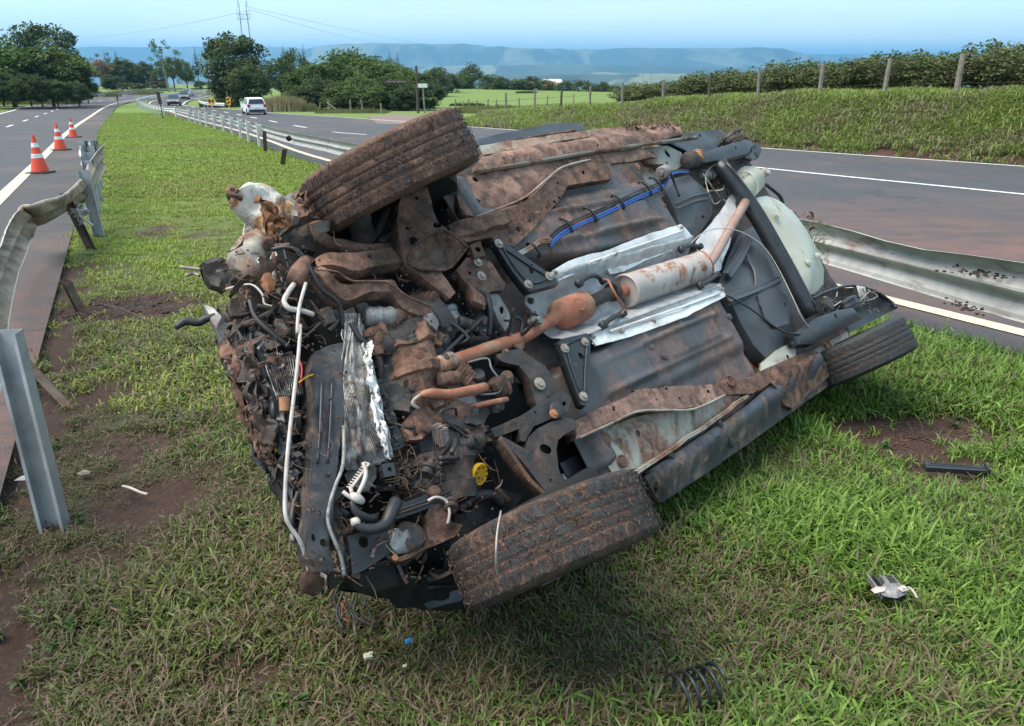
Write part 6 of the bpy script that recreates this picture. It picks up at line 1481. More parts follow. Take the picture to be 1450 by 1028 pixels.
# ---- black canister and fuel tank
CAN = plate('charcoal_canister', Z(3, [(862, 368, -.03), (880, 325, -.03), (955, 308, -.03), (1012, 352, -.04), (1058, 402, -.05), (1052, 470, -.05), (1005, 540, -.05), (975, 582, -.05), (930, 545, -.04), (905, 455, -.03)]), M_TANK, lip=.10, dome=.05, res=.02, th=.003)
for pa in ([(905, 425), (975, 395), (1045, 380)], [(912, 445), (980, 415), (1050, 402)]): pipe('canister_strap', Z(3, [(a, b, .028 - .02 * (i != 1)) for i, (a, b) in enumerate(pa)]), .006, M_TANK, n=6)
bolt(z(3, 1012, 478, -.0), .008, mat=M_VOID, ring=False, name='socket')
TK = plate('fuel_tank', Z(5, [(205, 610, -.06), (238, 520, -.06), (280, 425, -.06), (330, 398, -.07), (385, 440, -.07), (425, 520, -.07), (462, 610, -.07), (478, 690, -.07), (470, 800, -.06), (440, 870, -.06), (385, 893, -.06), (335, 840, -.06), (295, 770, -.05), (255, 690, -.05)]), M_TANK, lip=.12, dome=.06, res=.025, th=.003)
hat('tank_rib', Z(5, [(245, 580, -.005), (290, 510, .005), (325, 440, -.005)]), .05, .02, M_TANK, flange=.2)
hat('tank_rib', Z(5, [(240, 668, -.005), (330, 635, .008), (435, 590, -.01)]), .05, .02, M_TANK, flange=.2)
hat('tank_rib', Z(5, [(290, 470, -.01), (345, 560, .004), (350, 640, .004)]), .03, .012, M_TANK)
plate('tank_panel', Z(5, [(352, 655, .004), (420, 620, .0), (462, 660, -.01), (468, 760, -.01), (420, 775, .0), (380, 740, .004)]), M_TANK, lip=.012, th=.002, holes=[(z(5, 456, 688, -.005), .010)])
pipe('handbrake_cable', Z(5, [(232, 652, .02), (320, 702, .03), (430, 782, .03), (500, 800, .03), (590, 802, .0)]), .005, M_HOSE, n=6)
pipe('dangling_wire', Z(5, [(95, 468, .0), (140, 425, .04), (200, 405, .06), (290, 418, .07), (370, 470, .08), (425, 550, .07), (480, 660, .07), (520, 745, .05), (565, 795, .02)]), .0026, M_WPIPE, n=6)
# ---- rear axle, arms, hubs
pipe('axle_beam', [z(5, 205, 160, .03), z(5, 330, 330, .045), z(5, 440, 520, .045), z(5, 555, 730, .03)], [.042, .046, .046, .042], M_BLKM, n=20)
pipe('axle_beam_rib', [z(5, 235, 160, .075), z(5, 360, 330, .085), z(5, 470, 520, .085), z(5, 565, 700, .07)], .010, M_BLKM, n=8)
plate('trailing_arm', Z(5, [(132, 132, .03), (170, 112, .03), (250, 88, .03), (305, 72, .02), (335, 88, .02), (318, 122, .02), (225, 148, .03), (150, 158, .03)]), M_BLKM, lip=.05, th=.004, res=.02, dome=.012, holes=[(z(5, 265, 105, .03), .010)])
plate('trailing_arm', Z(5, [(480, 800, .02), (560, 742, .03), (640, 712, .03), (705, 700, .03), (742, 742, .02), (650, 788, .02), (560, 835, .02), (500, 838, .02)]), M_BLKM, lip=.05, th=.004, res=.02, dome=.012, holes=[(z(5, 637, 733, .03), .014)])
lump('rubber_bush', z(5, 125, 138, .02), ca, .06, .035, M_ORG, seed=1, amp=.05); lump('bush_sleeve', z(5, 105, 150, .0), (1, 0, 0), .10, .05, M_MUDDK, seed=2)
plate('wheel_arch_liner', Z(5, [(-20, 75, -.08), (60, 55, -.1), (150, 40, -.1), (220, 38, -.1), (240, 60, -.08), (190, 110, -.06), (140, 140, -.05), (100, 120, -.05), (60, 100, -.05)]), M_BLKP, lip=.03, crumple=.015, csc=7)
# smashed upper rear hub, with debris and grass caught in it
random.seed(21); hubc = z(5, 300, 90, -.02)
lump('hub', hubc + Vector((0, .06, -.06)), (0, 1, 0), .10, .075, M_MUDDK, seed=3, amp=.2)
plate('backing_plate', Z(5, [(300, 120, -.05), (345, 80, -.06), (365, 110, -.08), (358, 140, -.08), (330, 148, -.06), (305, 140, -.05)]), M_BLKP, lip=.02, crumple=.01)
def scraps(name, region, n, mat, size=(.02, .07), d0=-.05, d1=.03, seed=0, parent=None):
    """torn curved slivers of sheet, each bent and twisted"""
    random.seed(seed); m = MB()
    for k in range(n):
        px, py = region(); c = Lp(px, py, random.uniform(d0, d1)); a = rvec(); b = a.cross(rvec()).normalized(); s_ = random.uniform(*size); w = s_ * random.uniform(.15, .6); cv = random.uniform(-.5, .5); g = []
        nn = a.cross(b)
        for i in range(4):
            f = i / 3 - .5; g.append([c + a * (f * s_) + b * (q * w * (.6 + .5 * nz(i, k))) + nn * (cv * s_ * f * f * 2 + .2 * s_ * nz(i * .9, q * 2, k)) for q in (-.5, .5)])
        m.v += [tuple(p) for r in g for p in r]; o0 = len(m.v) - 8; m.f += [(o0 + 2 * i, o0 + 2 * i + 1, o0 + 2 * i + 3, o0 + 2 * i + 2) for i in range(3)]; m.m += [0] * 3
    o = m.build(name, mat, CAR if parent is None else parent, solid=.002); o['kind'] = 'stuff'; return o
def rect(x0, y0, x1, y1): return lambda: (random.uniform(x0, x1), random.uniform(y0, y1))
def stalks(name, region, n, mat, L_=(.04, .12), r=.0012, d0=0, d1=.05, seed=0, droop=0, parent=None):
    random.seed(seed); m = MB()
    for k in range(n):
        px, py = region(); c = Lp(px, py, random.uniform(d0, d1)); a = rvec(); l = random.uniform(*L_); b = rvec() * l * .3; m.tube([c, c + a * l * .5 + b, c + a * l], [r, r, r * .4], 4, smooth=2)
    o = m.build(name, mat, CAR if parent is None else parent); o['kind'] = 'stuff'; return o
M_STRAW = uw('caught_dry_grass', (.20, .13, .08), (.10, .06, .04), rough=.9, scale=30); M_STRAWG = uw('caught_grass', (.14, .16, .05), (.08, .08, .03), rough=.8, scale=30)
scraps('torn_scraps', rect(1030, 188, 1072, 222), 26, M_MUDDK, (.02, .09), -.12, .02, 5)
stalks('caught_grass', rect(1020, 186, 1070, 215), 60, M_STRAW, (.04, .12), .0016, -.1, .03, 6); stalks('caught_grass', rect(880, 168, 960, 185), 90, M_STRAW, (.03, .10), .0016, -.06, .0, 7)
scraps('mud_flakes', rect(885, 174, 960, 184), 40, M_SOILR, (.01, .04), -.05, .0, 8)
lump('damper', z(5, 165, 205, -.04), z(5, 240, 215, -.04) - z(5, 165, 205, -.04), .10, .028, M_CAST, seed=5, amp=.1)
lump('drum', z(5, 195, 235, -.07), (0, 1, 0), .06, .06, M_MUDDK, seed=6, amp=.1)
for k in range(7):
    random.seed(40 + k); p = [Lp(random.uniform(990, 1060), random.uniform(225, 290), random.uniform(-.1, .0)) for q in range(4)]; pipe('hose', p, random.uniform(.003, .006), M_HOSE if k % 3 else M_CREAM, n=6)
TBc = plate('filler_tank', Z(5, [(275, 190, -.06), (300, 172, -.07), (335, 172, -.08), (372, 212, -.10), (376, 245, -.10), (335, 292, -.08), (312, 280, -.07), (285, 240, -.06)]), M_CREAM, lip=.12, dome=.05, res=.02)
pipe('tank_seam', Z(5, [(285, 195, -.02), (320, 200, -.02), (350, 245, -.03), (345, 280, -.06)]), .004, M_CREAM, n=6)
lump('white_bulb_socket', z(5, 378, 196, -.14), (0, 0, 1), .05, .028, M_WPIPE, seed=8, amp=.1)
# spare-wheel tub and rear panel
TUB = plate('spare_wheel_tub', Z(5, [(328, 312, -.10), (350, 288, -.10), (385, 283, -.11), (430, 300, -.12), (478, 340, -.14), (530, 410, -.15), (570, 480, -.15), (598, 560, -.14), (596, 615, -.13), (565, 650, -.12), (540, 652, -.11), (500, 600, -.10), (455, 520, -.10), (410, 440, -.10), (370, 370, -.10)]), M_TUB, lip=.16, dome=.07, res=.024, th=.003, lipin=.01)
for X, Y in ((421, 357), (541, 532), (576, 506)): bolt(z(5, X, Y, -.045), .013, name='plug', h=.008, mat=M_TUB)
plate('rear_cross_panel', Z(5, [(455, 320, -.2), (490, 345, -.2), (540, 420, -.2), (600, 540, -.2), (650, 620, -.2), (660, 680, -.2), (600, 640, -.18), (590, 560, -.17), (520, 420, -.16)]), M_MUDDK, lip=.1, crumple=.02, csc=9)
pipe('black_pipe', Z(5, [(380, 240, -.15), (430, 280, -.18), (445, 310, -.2)]), .012, M_BLKM); 
stalks('caught_grass', rect(1140, 315, 1168, 360), 70, M_STRAWG, (.05, .14), .0016, -.22, -.12, 9); scraps('torn_scraps', rect(1125, 300, 1160, 345), 16, M_MUDDY, (.02, .06), -.2, -.12, 10)
# lower rear wheel house: black bowl edge with wires, clips and a white tag
pipe('arch_edge', Z(5, [(560, 665, -.1), (610, 640, -.1), (700, 618, -.12), (790, 640, -.14), (850, 680, -.14), (868, 700, -.12)]), .010, M_BLKP)
plate('wheel_arch_liner', Z(5, [(560, 665, -.12), (640, 628, -.12), (740, 625, -.14), (820, 655, -.15), (868, 705, -.14), (800, 740, -.16), (700, 790, -.18), (620, 800, -.18), (560, 760, -.15)]), M_BLKM, lip=.05, dome=-.05)
plate('white_tag', Z(5, [(720, 618, -.08), (752, 622, -.08), (766, 668, -.10), (735, 672, -.09)]), M_WPIPE, th=.002)
lump('brake_drum', z(5, 680, 700, -.06), (0, 1, 0), .10, .085, M_BLKM, seed=9, amp=.05); lump('spring_seat', z(5, 610, 690, -.06), (0, 0, 1), .05, .045, M_MUDDK, seed=10)
for k in range(9):
    random.seed(70 + k); x0, y0 = random.uniform(1165, 1240), random.uniform(415, 440); p = [Lp(x0 + random.uniform(-22, 22), y0 + random.uniform(-14, 14), random.uniform(-.1, -.02)) for q in range(4)]; pipe('wire', p, random.uniform(.002, .004), M_WPIPE if k % 3 == 0 else M_HOSE, n=5)
scraps('torn_scraps', rect(1165, 410, 1245, 445), 26, M_CAST, (.01, .04), -.1, -.03, 11)
plate('rear_floor_panel', Z(3, [(780, 195, -.05), (870, 190, -.05), (930, 215, -.05), (945, 262, -.06), (900, 290, -.06), (850, 262, -.05), (800, 262, -.05), (750, 215, -.04)]), M_PRIM, lip=.03, th=.003, crumple=.006, holes=[(z(3, 871, 219, -.05), .018, .026, .5), (z(3, 790, 240, -.05), .007)])
plate('rear_floor_panel', Z(5, [(370, 905, -.03), (420, 860, -.04), (460, 838, -.05), (492, 855, -.05), (495, 890, -.05), (470, 915, -.04), (400, 965, -.02), (375, 950, -.02)]), M_TUB, lip=.03, th=.003, holes=[(z(5, 463, 887, -.045), .016), (z(5, 400, 925, -.03), .007)])
plate('sill_end', Z(5, [(180, 1000, .0), (230, 960, .0), (245, 995, .0), (375, 930, -.01), (470, 890, -.02), (520, 870, -.02), (560, 860, -.02), (590, 870, -.03), (480, 940, -.02), (330, 1020, .0), (200, 1028, .0)]), M_MUDDY, lip=.02, crumple=.006)
m = MB(); m.lathe(z(5, 245, 975, .0), (0, 0, 1), [(-.01, .03), (.01, .03), (.012, .024), (.004, .018), (.004, 0)], 18); m.build('drain_plug', M_MUDDY, CAR, auto=40)
# ---- the crushed front: structure first, then everything that hangs in it
def S(pts, d=0.0): return [Lp(p[0], p[1], p[2] if len(p) > 2 else d) for p in pts]
plate('dark_void_backing', S([(345, 405), (365, 372), (430, 345), (560, 315), (650, 300), (690, 420), (760, 560), (800, 700), (700, 800), (600, 830), (520, 800), (460, 745), (415, 675), (370, 560), (345, 460)], -.34), M_VOID, crumple=.03, csc=6, res=.05)  # backing sheet whose black colour stands for the shaded depth of the bay
# bumper skin and grille, torn and folded along the nose
def ruled(name, A, B, mat, n=40, m_=9, amp=.02, sc=7, seed=0, th=.003, fold=0, parent=None):
    A = match(cat([Vector(p) for p in A], 6), n); B = match(cat([Vector(p) for p in B], 6), n); P = []
    for i in range(n):
        row = []
        for j in range(m_):
            f = j / (m_ - 1); p = A[i].lerp(B[i], f) + Vector((0, 0, fold * math.sin(f * math.pi)))
            p = p + Vector((nz(i * .18, f * 3, seed), nz(i * .18, f * 3, seed + 10), nz(i * .25, f * 4, seed + 20) * 1.3 + .6 * nz(i * .16, f * 9, seed + 30) + .18 * nz(i * .8, f * 7, seed + 35))) * amp; row.append(p)
        P.append(row)
    o = grid_mesh(name, P, mat, CAR if parent is None else parent, smooth=True, solid=th); o.data.set_sharp_from_angle(angle=rad(32)); return o
A = Z(2, [(75, -40, -.30), (98, 40, -.30), (105, 110, -.30), (140, 180, -.30), (165, 290, -.29), (205, 370, -.28), (228, 440, -.27), (262, 540, -.26), (305, 625, -.25), (350, 690, -.22), (400, 735, -.2)])
B = Z(2, [(170, -40, -.26), (200, 60, -.26), (222, 180, -.26), (255, 280, -.25), (290, 360, -.24), (318, 440, -.23), (335, 520, -.22), (355, 600, -.22), (385, 660, -.2), (400, 700, -.19), (412, 735, -.18)])
ruled('bumper_skin', A, B, M_MUDDK, amp=.035, seed=1, fold=.03, n=60, m_=12)
ruled('bumper_edge', Z(2, [(100, 20, -.25), (135, 90, -.25), (165, 200, -.24), (200, 300, -.24), (235, 400, -.23), (255, 480, -.22)]), Z(2, [(125, 15, -.23), (175, 110, -.23), (200, 200, -.22), (225, 290, -.22), (250, 400, -.21), (265, 470, -.21)]), M_MUDDY, amp=.018, seed=4, n=40, m_=6)
random.seed(17)
for k in range(9):
    o_ = random.uniform(-6, 95); w_ = random.uniform(8, 22); y0 = random.uniform(-60, 260); n_ = random.uniform(160, 420); d_ = random.uniform(-.27, -.2)
    def edge(Y): return float(np.interp(Y, [-60, 40, 180, 290, 440, 625, 735], [78, 98, 140, 165, 228, 305, 400]))
    ys = [y0 + n_ * q / 5 for q in range(6)]; ys = [min(v, 720) for v in ys]
    A0 = [(edge(v) + o_ * (1 - max(0, v) / 900) + 10 * nz(v * .02, k), v, d_) for v in ys]; ruled('torn_strip', Z(2, A0), Z(2, [(a + w_ * (.6 + .8 * abs(nz(b * .03, k, 4))), b, c + .02) for a, b, c in A0]), (M_MUDDY, M_MUDDK, M_BLKP, M_CAST)[k % 4], amp=.03, seed=60 + k, n=44, m_=6, fold=.01)
ruled('grille_bar', Z(2, [(190, 20, -.13), (235, 150, -.12), (262, 260, -.12), (300, 380, -.12), (350, 520, -.12), (400, 660, -.12)]), Z(2, [(232, 20, -.11), (272, 150, -.10), (304, 260, -.10), (345, 380, -.10), (388, 520, -.10), (418, 650, -.10)]), M_BLKP, amp=.02, seed=7)
ruled('crushed_panel', Z(2, [(120, -60, -.18), (150, 60, -.17), (178, 180, -.16), (205, 300, -.16), (250, 430, -.16)]), Z(2, [(190, -70, -.15), (215, 60, -.14), (235, 180, -.13), (262, 300, -.13), (290, 420, -.13)]), M_MUDDK, amp=.035, seed=33, n=60, m_=16, fold=.03)
ruled('crushed_panel', Z(2, [(255, -120, -.14), (262, -20, -.14), (250, 60, -.14)]), Z(2, [(345, -120, -.12), (360, -20, -.11), (350, 60, -.12)]), M_MUDDK, amp=.04, seed=34, n=40, m_=12, fold=.02)
ruled('crushed_panel', Z(2, [(262, 300, -.14), (300, 420, -.13), (340, 540, -.12), (385, 640, -.11)]), Z(2, [(330, 290, -.12), (372, 400, -.11), (400, 520, -.10), (418, 630, -.10)]), M_BLKM, amp=.03, seed=36, n=50, m_=10)
ruled('grille_bar', Z(2, [(340, 120, -.16), (365, 220, -.16), (372, 330, -.16), (400, 440, -.15), (415, 560, -.14)]), Z(2, [(385, 120, -.15), (410, 220, -.15), (415, 330, -.15), (420, 440, -.14), (425, 560, -.13)]), M_BLKP, amp=.018, seed=9)
plate('torn_sheet', Z(1, [(45, 655, -.25), (90, 635, -.25), (160, 655, -.24), (200, 690, -.23), (195, 735, -.24), (140, 765, -.25), (85, 740, -.26), (60, 700, -.26)]), M_MUDDK, crumple=.03, csc=12, lip=.03, res=.02)
plate('torn_sheet', Z(1, [(55, 825, -.25), (85, 830, -.24), (110, 880, -.24), (160, 900, -.24), (220, 930, -.24), (225, 1020, -.25), (130, 1020, -.26), (95, 940, -.26), (70, 870, -.26)]), M_CAST, crumple=.035, csc=14, lip=.02, res=.02)
pipe('stub_hose', Z(1, [(-60, 925, -.28), (-20, 900, -.28), (30, 905, -.27), (60, 890, -.26), (100, 880, -.25)]), [.008, .014, .013, .012, .012], M_HOSE)
for pts in ([(-40, 680, -.3), (0, 685, -.29), (40, 690, -.28)], [(-20, 715, -.3), (10, 705, -.3), (35, 715, -.28)]): pipe('bent_strip', Z(1, pts), .006, M_BOLT, n=5)
# front corner: torn fender, lamp housing
FEND = plate('torn_white_fender', Z(1, [(152, 362, -.14), (188, 378, -.13), (240, 346, -.12), (290, 342, -.11), (360, 385, -.10), (440, 440, -.10), (455, 492, -.12), (400, 520, -.13), (360, 560, -.12), (345, 578, -.12), (305, 540, -.12), (268, 470, -.12), (245, 440, -.13), (190, 402, -.14)]), M_WBODY, crumple=.04, csc=11, lip=.06, res=.016, dome=.03)
M_TORN = uw('torn_orange_brown_fibre', (.30, .14, .06), (.13, .06, .03), rough=.9, scale=20, mud=.3, mudscale=9, mudc=(.5, .45, .38), bump=.8, bd=.01)
ruled('torn_fibre', Z(1, [(262, 395, -.08), (285, 450, -.08), (300, 520, -.08), (330, 560, -.08)]), Z(1, [(330, 430, -.06), (370, 470, -.06), (375, 530, -.06), (365, 575, -.07)]), M_TORN, amp=.03, seed=12, n=26, m_=10)
pipe('fender_hook', Z(1, [(205, 405, -.12), (180, 392, -.11), (158, 385, -.11), (152, 366, -.11), (175, 362, -.11), (190, 376, -.11)]), .008, M_MUDDY)
plate('lamp_housing', Z(1, [(160, 640, -.18), (172, 590, -.17), (205, 545, -.16), (262, 518, -.15), (330, 560, -.14), (348, 598, -.14), (318, 650, -.14), (285, 705, -.15), (240, 712, -.17), (185, 680, -.18)]), M_PRIM, crumple=.02, csc=10, lip=.06, dome=.04, res=.018, holes=[(z(1, 282, 650, -.13), .012)])
plate('crushed_bracket', Z(1, [(352, 575, -.10), (400, 540, -.09), (470, 505, -.08), (492, 560, -.08), (500, 605, -.09), (430, 600, -.10), (380, 590, -.10)]), M_MUDDK, crumple=.03, csc=13, lip=.03, res=.018)
ruled('torn_liner', Z(1, [(440, 390, -.02), (430, 430, -.02), (445, 480, -.03), (480, 500, -.03)]), Z(1, [(470, 380, .0), (480, 430, .0), (500, 470, .0), (505, 495, -.02)]), M_MUDDY, amp=.03, seed=15, n=20, m_=6)
plate('lamp_back', Z(1, [(300, 705, -.1), (345, 705, -.1), (345, 765, -.1), (318, 775, -.1), (298, 740, -.1)]), M_ORG, crumple=.02, csc=20, lip=.03, res=.015)
# twisted tubes along the top
pipe('twisted_tube', Z(1, [(505, 500, -.01), (520, 545, -.02), (560, 580, -.03), (620, 592, -.04), (700, 605, -.04), (760, 600, -.05), (815, 600, -.05)]), [.026, .022, .020, .020, .018, .014, .014], M_MUDDY, n=14)
m = MB(); c = z(1, 525, 503, .0); m.lathe(c, (z(1, 540, 560, -.02) - c), [(.03, .022), (.0, .034), (-.004, .036), (.0, .028), (.03, .018)], 22); m.build('flared_ring', M_CAST, CAR, auto=40)
hat('front_rail', Z(1, [(512, 665, .0), (560, 655, .015), (640, 650, .02), (720, 642, .02), (790, 636, .02), (858, 640, .01)]), [.05, .07, .085, .085, .08, .065], .07, M_MUDDY, crumple=.018, seed=3, th=.004)
bolt(z(1, 720, 637, .022), .007, mat=M_VOID, ring=False)  # black disc painting the shade of an open hole
hat('buckled_rail', Z(1, [(500, 700, .03), (560, 735, .035), (630, 765, .04), (710, 765, .045), (790, 765, .04), (860, 810, .035), (930, 850, .03), (1005, 862, .02)]), [.04, .06, .075, .06, .05, .055, .05, .035], .06, M_MUDDY, crumple=.03, seed=6, th=.004)
pipe('rail_lip', Z(1, [(510, 690, .045), (590, 700, .05), (650, 735, .06), (720, 738, .06), (800, 745, .05), (880, 800, .045), (1000, 848, .03)]), .004, M_MUDDY, n=6)
pipe('stray_lines', Z(1, [(330, 610, .0), (380, 600, .03), (430, 612, .04), (465, 650, .04), (490, 700, .05), (530, 770, .04), (600, 830, .02), (620, 930, -.02)]), .007, M_HOSE); pipe('stray_lines', Z(1, [(140, 770, -.2), (240, 750, -.16), (290, 790, -.14), (300, 830, -.14), (350, 840, -.12)]), .004, M_WPIPE, n=6)
m = MB(); m.tube([z(1, 465, 655, .03), z(1, 440, 700, .04), z(1, 420, 745, .03)], [.020, .030, .028], 16, smooth=1); m.build('rubber_mount', M_MUDDY, CAR, smooth=True)
# suspension arm and shield, upper side
plate('upper_control_arm', Z(1, [(845, 420, .03), (858, 372, .03), (905, 355, .03), (952, 345, .03), (975, 440, .04), (1000, 500, .05), (1060, 555, .06), (1120, 602, .06), (1090, 650, .06), (1010, 700, .05), (1045, 750, .05), (1070, 785, .05), (1045, 812, .05), (960, 742, .04), (872, 668, .03), (848, 600, .03), (840, 500, .03)]), M_MUDDY, lip=.05, th=.004, res=.02, crumple=.014, csc=8, holes=[(z(1, 912, 568, .05), .018), (z(1, 884, 522, .04), .008), (z(1, 907, 405, .03), .008), (z(1, 995, 515, .05), .02, .012)])
ruled('curled_shield', Z(1, [(905, 590, .07), (960, 550, .08), (1015, 530, .09), (1060, 550, .09), (1118, 600, .08)]), Z(1, [(880, 665, .04), (930, 690, .05), (1000, 695, .06), (1050, 690, .07), (1090, 640, .08)]), M_MUDDY, amp=.012, seed=18, fold=-.03, n=30, m_=12)
pipe('shield_edge', Z(1, [(905, 590, .072), (960, 550, .082), (1015, 530, .092), (1060, 550, .092), (1122, 602, .082)]), .006, M_MUDDK, n=6)
hat('upper_body_rail', Z(1, [(1050, 540, .03), (1100, 520, .05), (1180, 500, .06), (1285, 470, .06)]), [.07, .08, .08, .06], .06, M_MUDDY, crumple=.015, seed=9, th=.004)
plate('rail_bracket', Z(1, [(1130, 590, .07), (1170, 575, .07), (1195, 630, .07), (1150, 645, .07)]), M_MUDDY, lip=.03, res=.015, crumple=.005, holes=[(z(1, 1163, 607, .07), .014, .011)])
plate('crushed_inner_panel', Z(1, [(1060, 290, -.03), (1100, 300, -.03), (1110, 330, -.02), (1100, 400, -.02), (1140, 430, -.02), (1180, 460, -.01), (1120, 490, -.01), (1080, 430, -.02), (1055, 340, -.04)]), M_MUDDY, crumple=.03, csc=16, lip=.03, res=.015)
for pts in ([(750, 560, -.1), (780, 480, -.08), (800, 420, -.1), (815, 380, -.12)], [(690, 500, -.12), (730, 560, -.1), (745, 640, -.1)], [(770, 580, -.06), (820, 530, -.08), (850, 500, -.1)]): pipe('drive_shaft', Z(1, pts), [.014] * len(pts), M_MUDDK)
lump('upper_strut', z(1, 700, 555, -.10), ct, .26, .045, M_MUDDK, seed=12, amp=.12)
# subframe plates, upper then mirrored lower
plate('subframe_plate', Z(3, [(15, 690, .05), (60, 640, .05), (95, 640, .05), (150, 650, .05), (180, 700, .05), (215, 745, .05), (205, 775, .05), (150, 785, .05), (130, 840, .05), (85, 820, .05), (75, 760, .05), (45, 720, .05)]), M_MUDDY, lip=.05, th=.004, res=.016, crumple=.012, csc=12, holes=[(z(3, 75, 700, .05), .008)])
for X, Y in ((120, 717), (105, 660)): bolt(z(3, X, Y, .055), .011)
plate('subframe_bracket', Z(3, [(150, 790, .03), (185, 790, .03), (225, 850, .02), (240, 900, .01), (215, 940, .0), (185, 900, .01), (165, 850, .02)]), M_CAST, lip=.05, th=.004, res=.014, holes=[(z(3, 200, 855, .02), .016, .009, 1.0)], crumple=.006)
pipe('ground_strap', Z(3, [(100, 770, .05), (145, 800, .06), (158, 860, .05), (150, 960, .0)]), .010, M_BLKM)
for nm, pts, hol, bl in (('triangular_brace', Z(3, [(165, 572, .075), (185, 560, .075), (300, 640, .075), (425, 728, .075), (432, 748, .075), (310, 778, .075), (298, 765, .075), (240, 690, .075)]), [(z(3, 318, 690, .07), .024, .012, .9)], [(190, 585), (393, 717), (310, 750)]),
                          ('triangular_brace', Z(4, [(468, 110, .075), (488, 95, .075), (565, 78, .075), (578, 90, .075), (578, 200, .075), (572, 300, .075), (562, 330, .075), (545, 325, .075), (505, 215, .075)]), [(z(4, 546, 163, .07), .022, .012, 1.9)], [])):
    plate(nm, pts, M_BLKM, lip=.03, th=.004, res=.012, holes=hol, lipin=.004)
    for X, Y in bl: bolt(z(3, X, Y, .08), .011)
for X, Y in ((490, 130), (560, 108), (555, 297)): bolt(z(4, X, Y, .08), .011)
# recessed rib inside each brace
pipe('brace_bead', Z(3, [(205, 600, .077), (310, 672, .078), (385, 722, .077), (320, 745, .077), (262, 690, .077), (205, 600, .077)]), .005, M_BLKM, n=6)
pipe('brace_bead', Z(4, [(492, 118, .077), (560, 98, .077), (560, 200, .078), (553, 290, .077), (520, 215, .077), (492, 118, .077)]), .005, M_BLKM, n=6)
plate('subframe_plate', Z(4, [(250, 152, .03), (330, 130, .03), (380, 155, .04), (425, 190, .05), (455, 245, .05), (470, 265, .05), (430, 300, .05), (400, 330, .05), (382, 300, .04), (370, 240, .04), (330, 190, .03), (270, 172, .03)]), M_MUDDK, lip=.05, th=.004, res=.016, crumple=.010, csc=10)
bolt(z(4, 403, 253, .055), .014)
plate('subframe_link', Z(4, [(232, 410, .06), (330, 368, .06), (455, 285, .07), (480, 270, .07), (512, 300, .07), (500, 350, .06), (380, 400, .06), (352, 455, .05), (335, 450, .05), (330, 410, .05), (250, 440, .05)]), M_MUDDK, lip=.045, th=.004, res=.014, crumple=.006, holes=[(z(4, 385, 352, .06), .006), (z(4, 487, 320, .065), .011, .008)])
lump('rubber_bush', z(4, 445, 355, .04), (0, 0, 1), .07, .032, M_MUDDK, seed=14, amp=.05); bolt(z(4, 451, 357, .08), .010, mat=M_ORG)
for k in range(6):
    c = z(4, 405, 385, .0).lerp(z(4, 370, 440, -.02), k / 5); m = MB(); m.lathe(c, z(4, 370, 440, -.02) - z(4, 405, 385, .0), [(-.006, .024), (0, .031), (.006, .024)], 18); m.build('steering_gaiter', M_HOSE, CAR, smooth=True)
plate('lower_control_arm', Z(4, [(355, 482, .06), (368, 435, .06), (395, 408, .06), (440, 385, .06), (500, 370, .06), (528, 382, .06), (530, 408, .06), (490, 428, .06), (466, 448, .06), (460, 480, .06), (468, 550, .06), (500, 622, .06), (478, 632, .06), (435, 640, .06), (395, 590, .05), (340, 520, .05), (300, 478, .05), (262, 445, .05), (262, 430, .05), (310, 455, .05)]), M_MUDDK, lip=.045, th=.005, res=.014, lipin=.003, holes=[(z(4, 422, 480, .06), .026, .017, -.6), (z(4, 440, 588, .06), .006)], dome=.006)
pipe('arm_edge', Z(4, [(262, 440, .05), (310, 505, .05), (370, 590, .055), (425, 640, .06)]), .008, M_MUDDY, n=8)
plate('control_arm_strap', Z(4, [(255, 448, .05), (275, 448, .05), (370, 560, .03), (430, 640, .02), (415, 650, .02), (330, 560, .03)]), M_MUDDY, lip=.03, res=.015, crumple=.004)
pipe('tie_rod', Z(4, [(480, 570, -.02), (500, 600, .0), (520, 625, .02)]), .008, M_CAST); m = MB(); m.box(z(4, 560, 555, -.12), (.12, .07, .02)); m.build('inner_arch_panel', M_BLKM, CAR)
# silencer-side engine parts
def engine_lump(nm, k, X, Y, d, ax, L_, r, mat, seed, amp=.16): return lump(nm, z(k, X, Y, d), ax, L_, r, mat, seed=seed, amp=amp)
engine_lump('gearbox', 2, 850, 470, -.10, (.3, 1, 0), .34, .13, M_MUDDK, 21, .3)
engine_lump('gearbox_cover', 2, 900, 300, -.05, (.2, .3, 1), .12, .12, M_MUDDK, 22, .25)
engine_lump('engine_sump', 1, 850, 980, -.10, (1, .2, .1), .34, .12, M_MUDDK, 23, .3)
engine_lump('engine_block', 2, 760, 180, -.08, (.2, 1, .0), .30, .12, M_MUDDY, 24, .3)
engine_lump('starter_motor', 1, 765, 880, -.0, (1, -.35, .2), .10, .034, M_CAST, 25, .06); engine_lump('compressor', 1, 1050, 890, -.03, (0, 1, .2), .10, .04, M_CAST, 26, .15)
engine_lump('oil_filter', 1, 1150, 880, -.05, (.2, 1, -.1), .16, .036, M_BLKM, 27, .04); engine_lump('alternator', 3, 95, 930, -.08, (.4, 1, 0), .12, .045, M_CAST, 28, .15)
engine_lump('drive_joint', 2, 790, 350, .0, (.6, .2, 1), .05, .042, M_MUDDY, 29, .12); engine_lump('mount_rubber', 2, 640, 60, -.04, (0, 1, .2), .08, .04, M_MUDDY, 30, .2)
engine_lump('starter_motor', 2, 745, 750, -.03, (.3, .2, 1), .09, .05, M_MUDDK, 31, .2); engine_lump('lower_strut', 2, 900, 640, -.14, (.0, 1, .1), .22, .05, M_MUDDK, 32, .12)
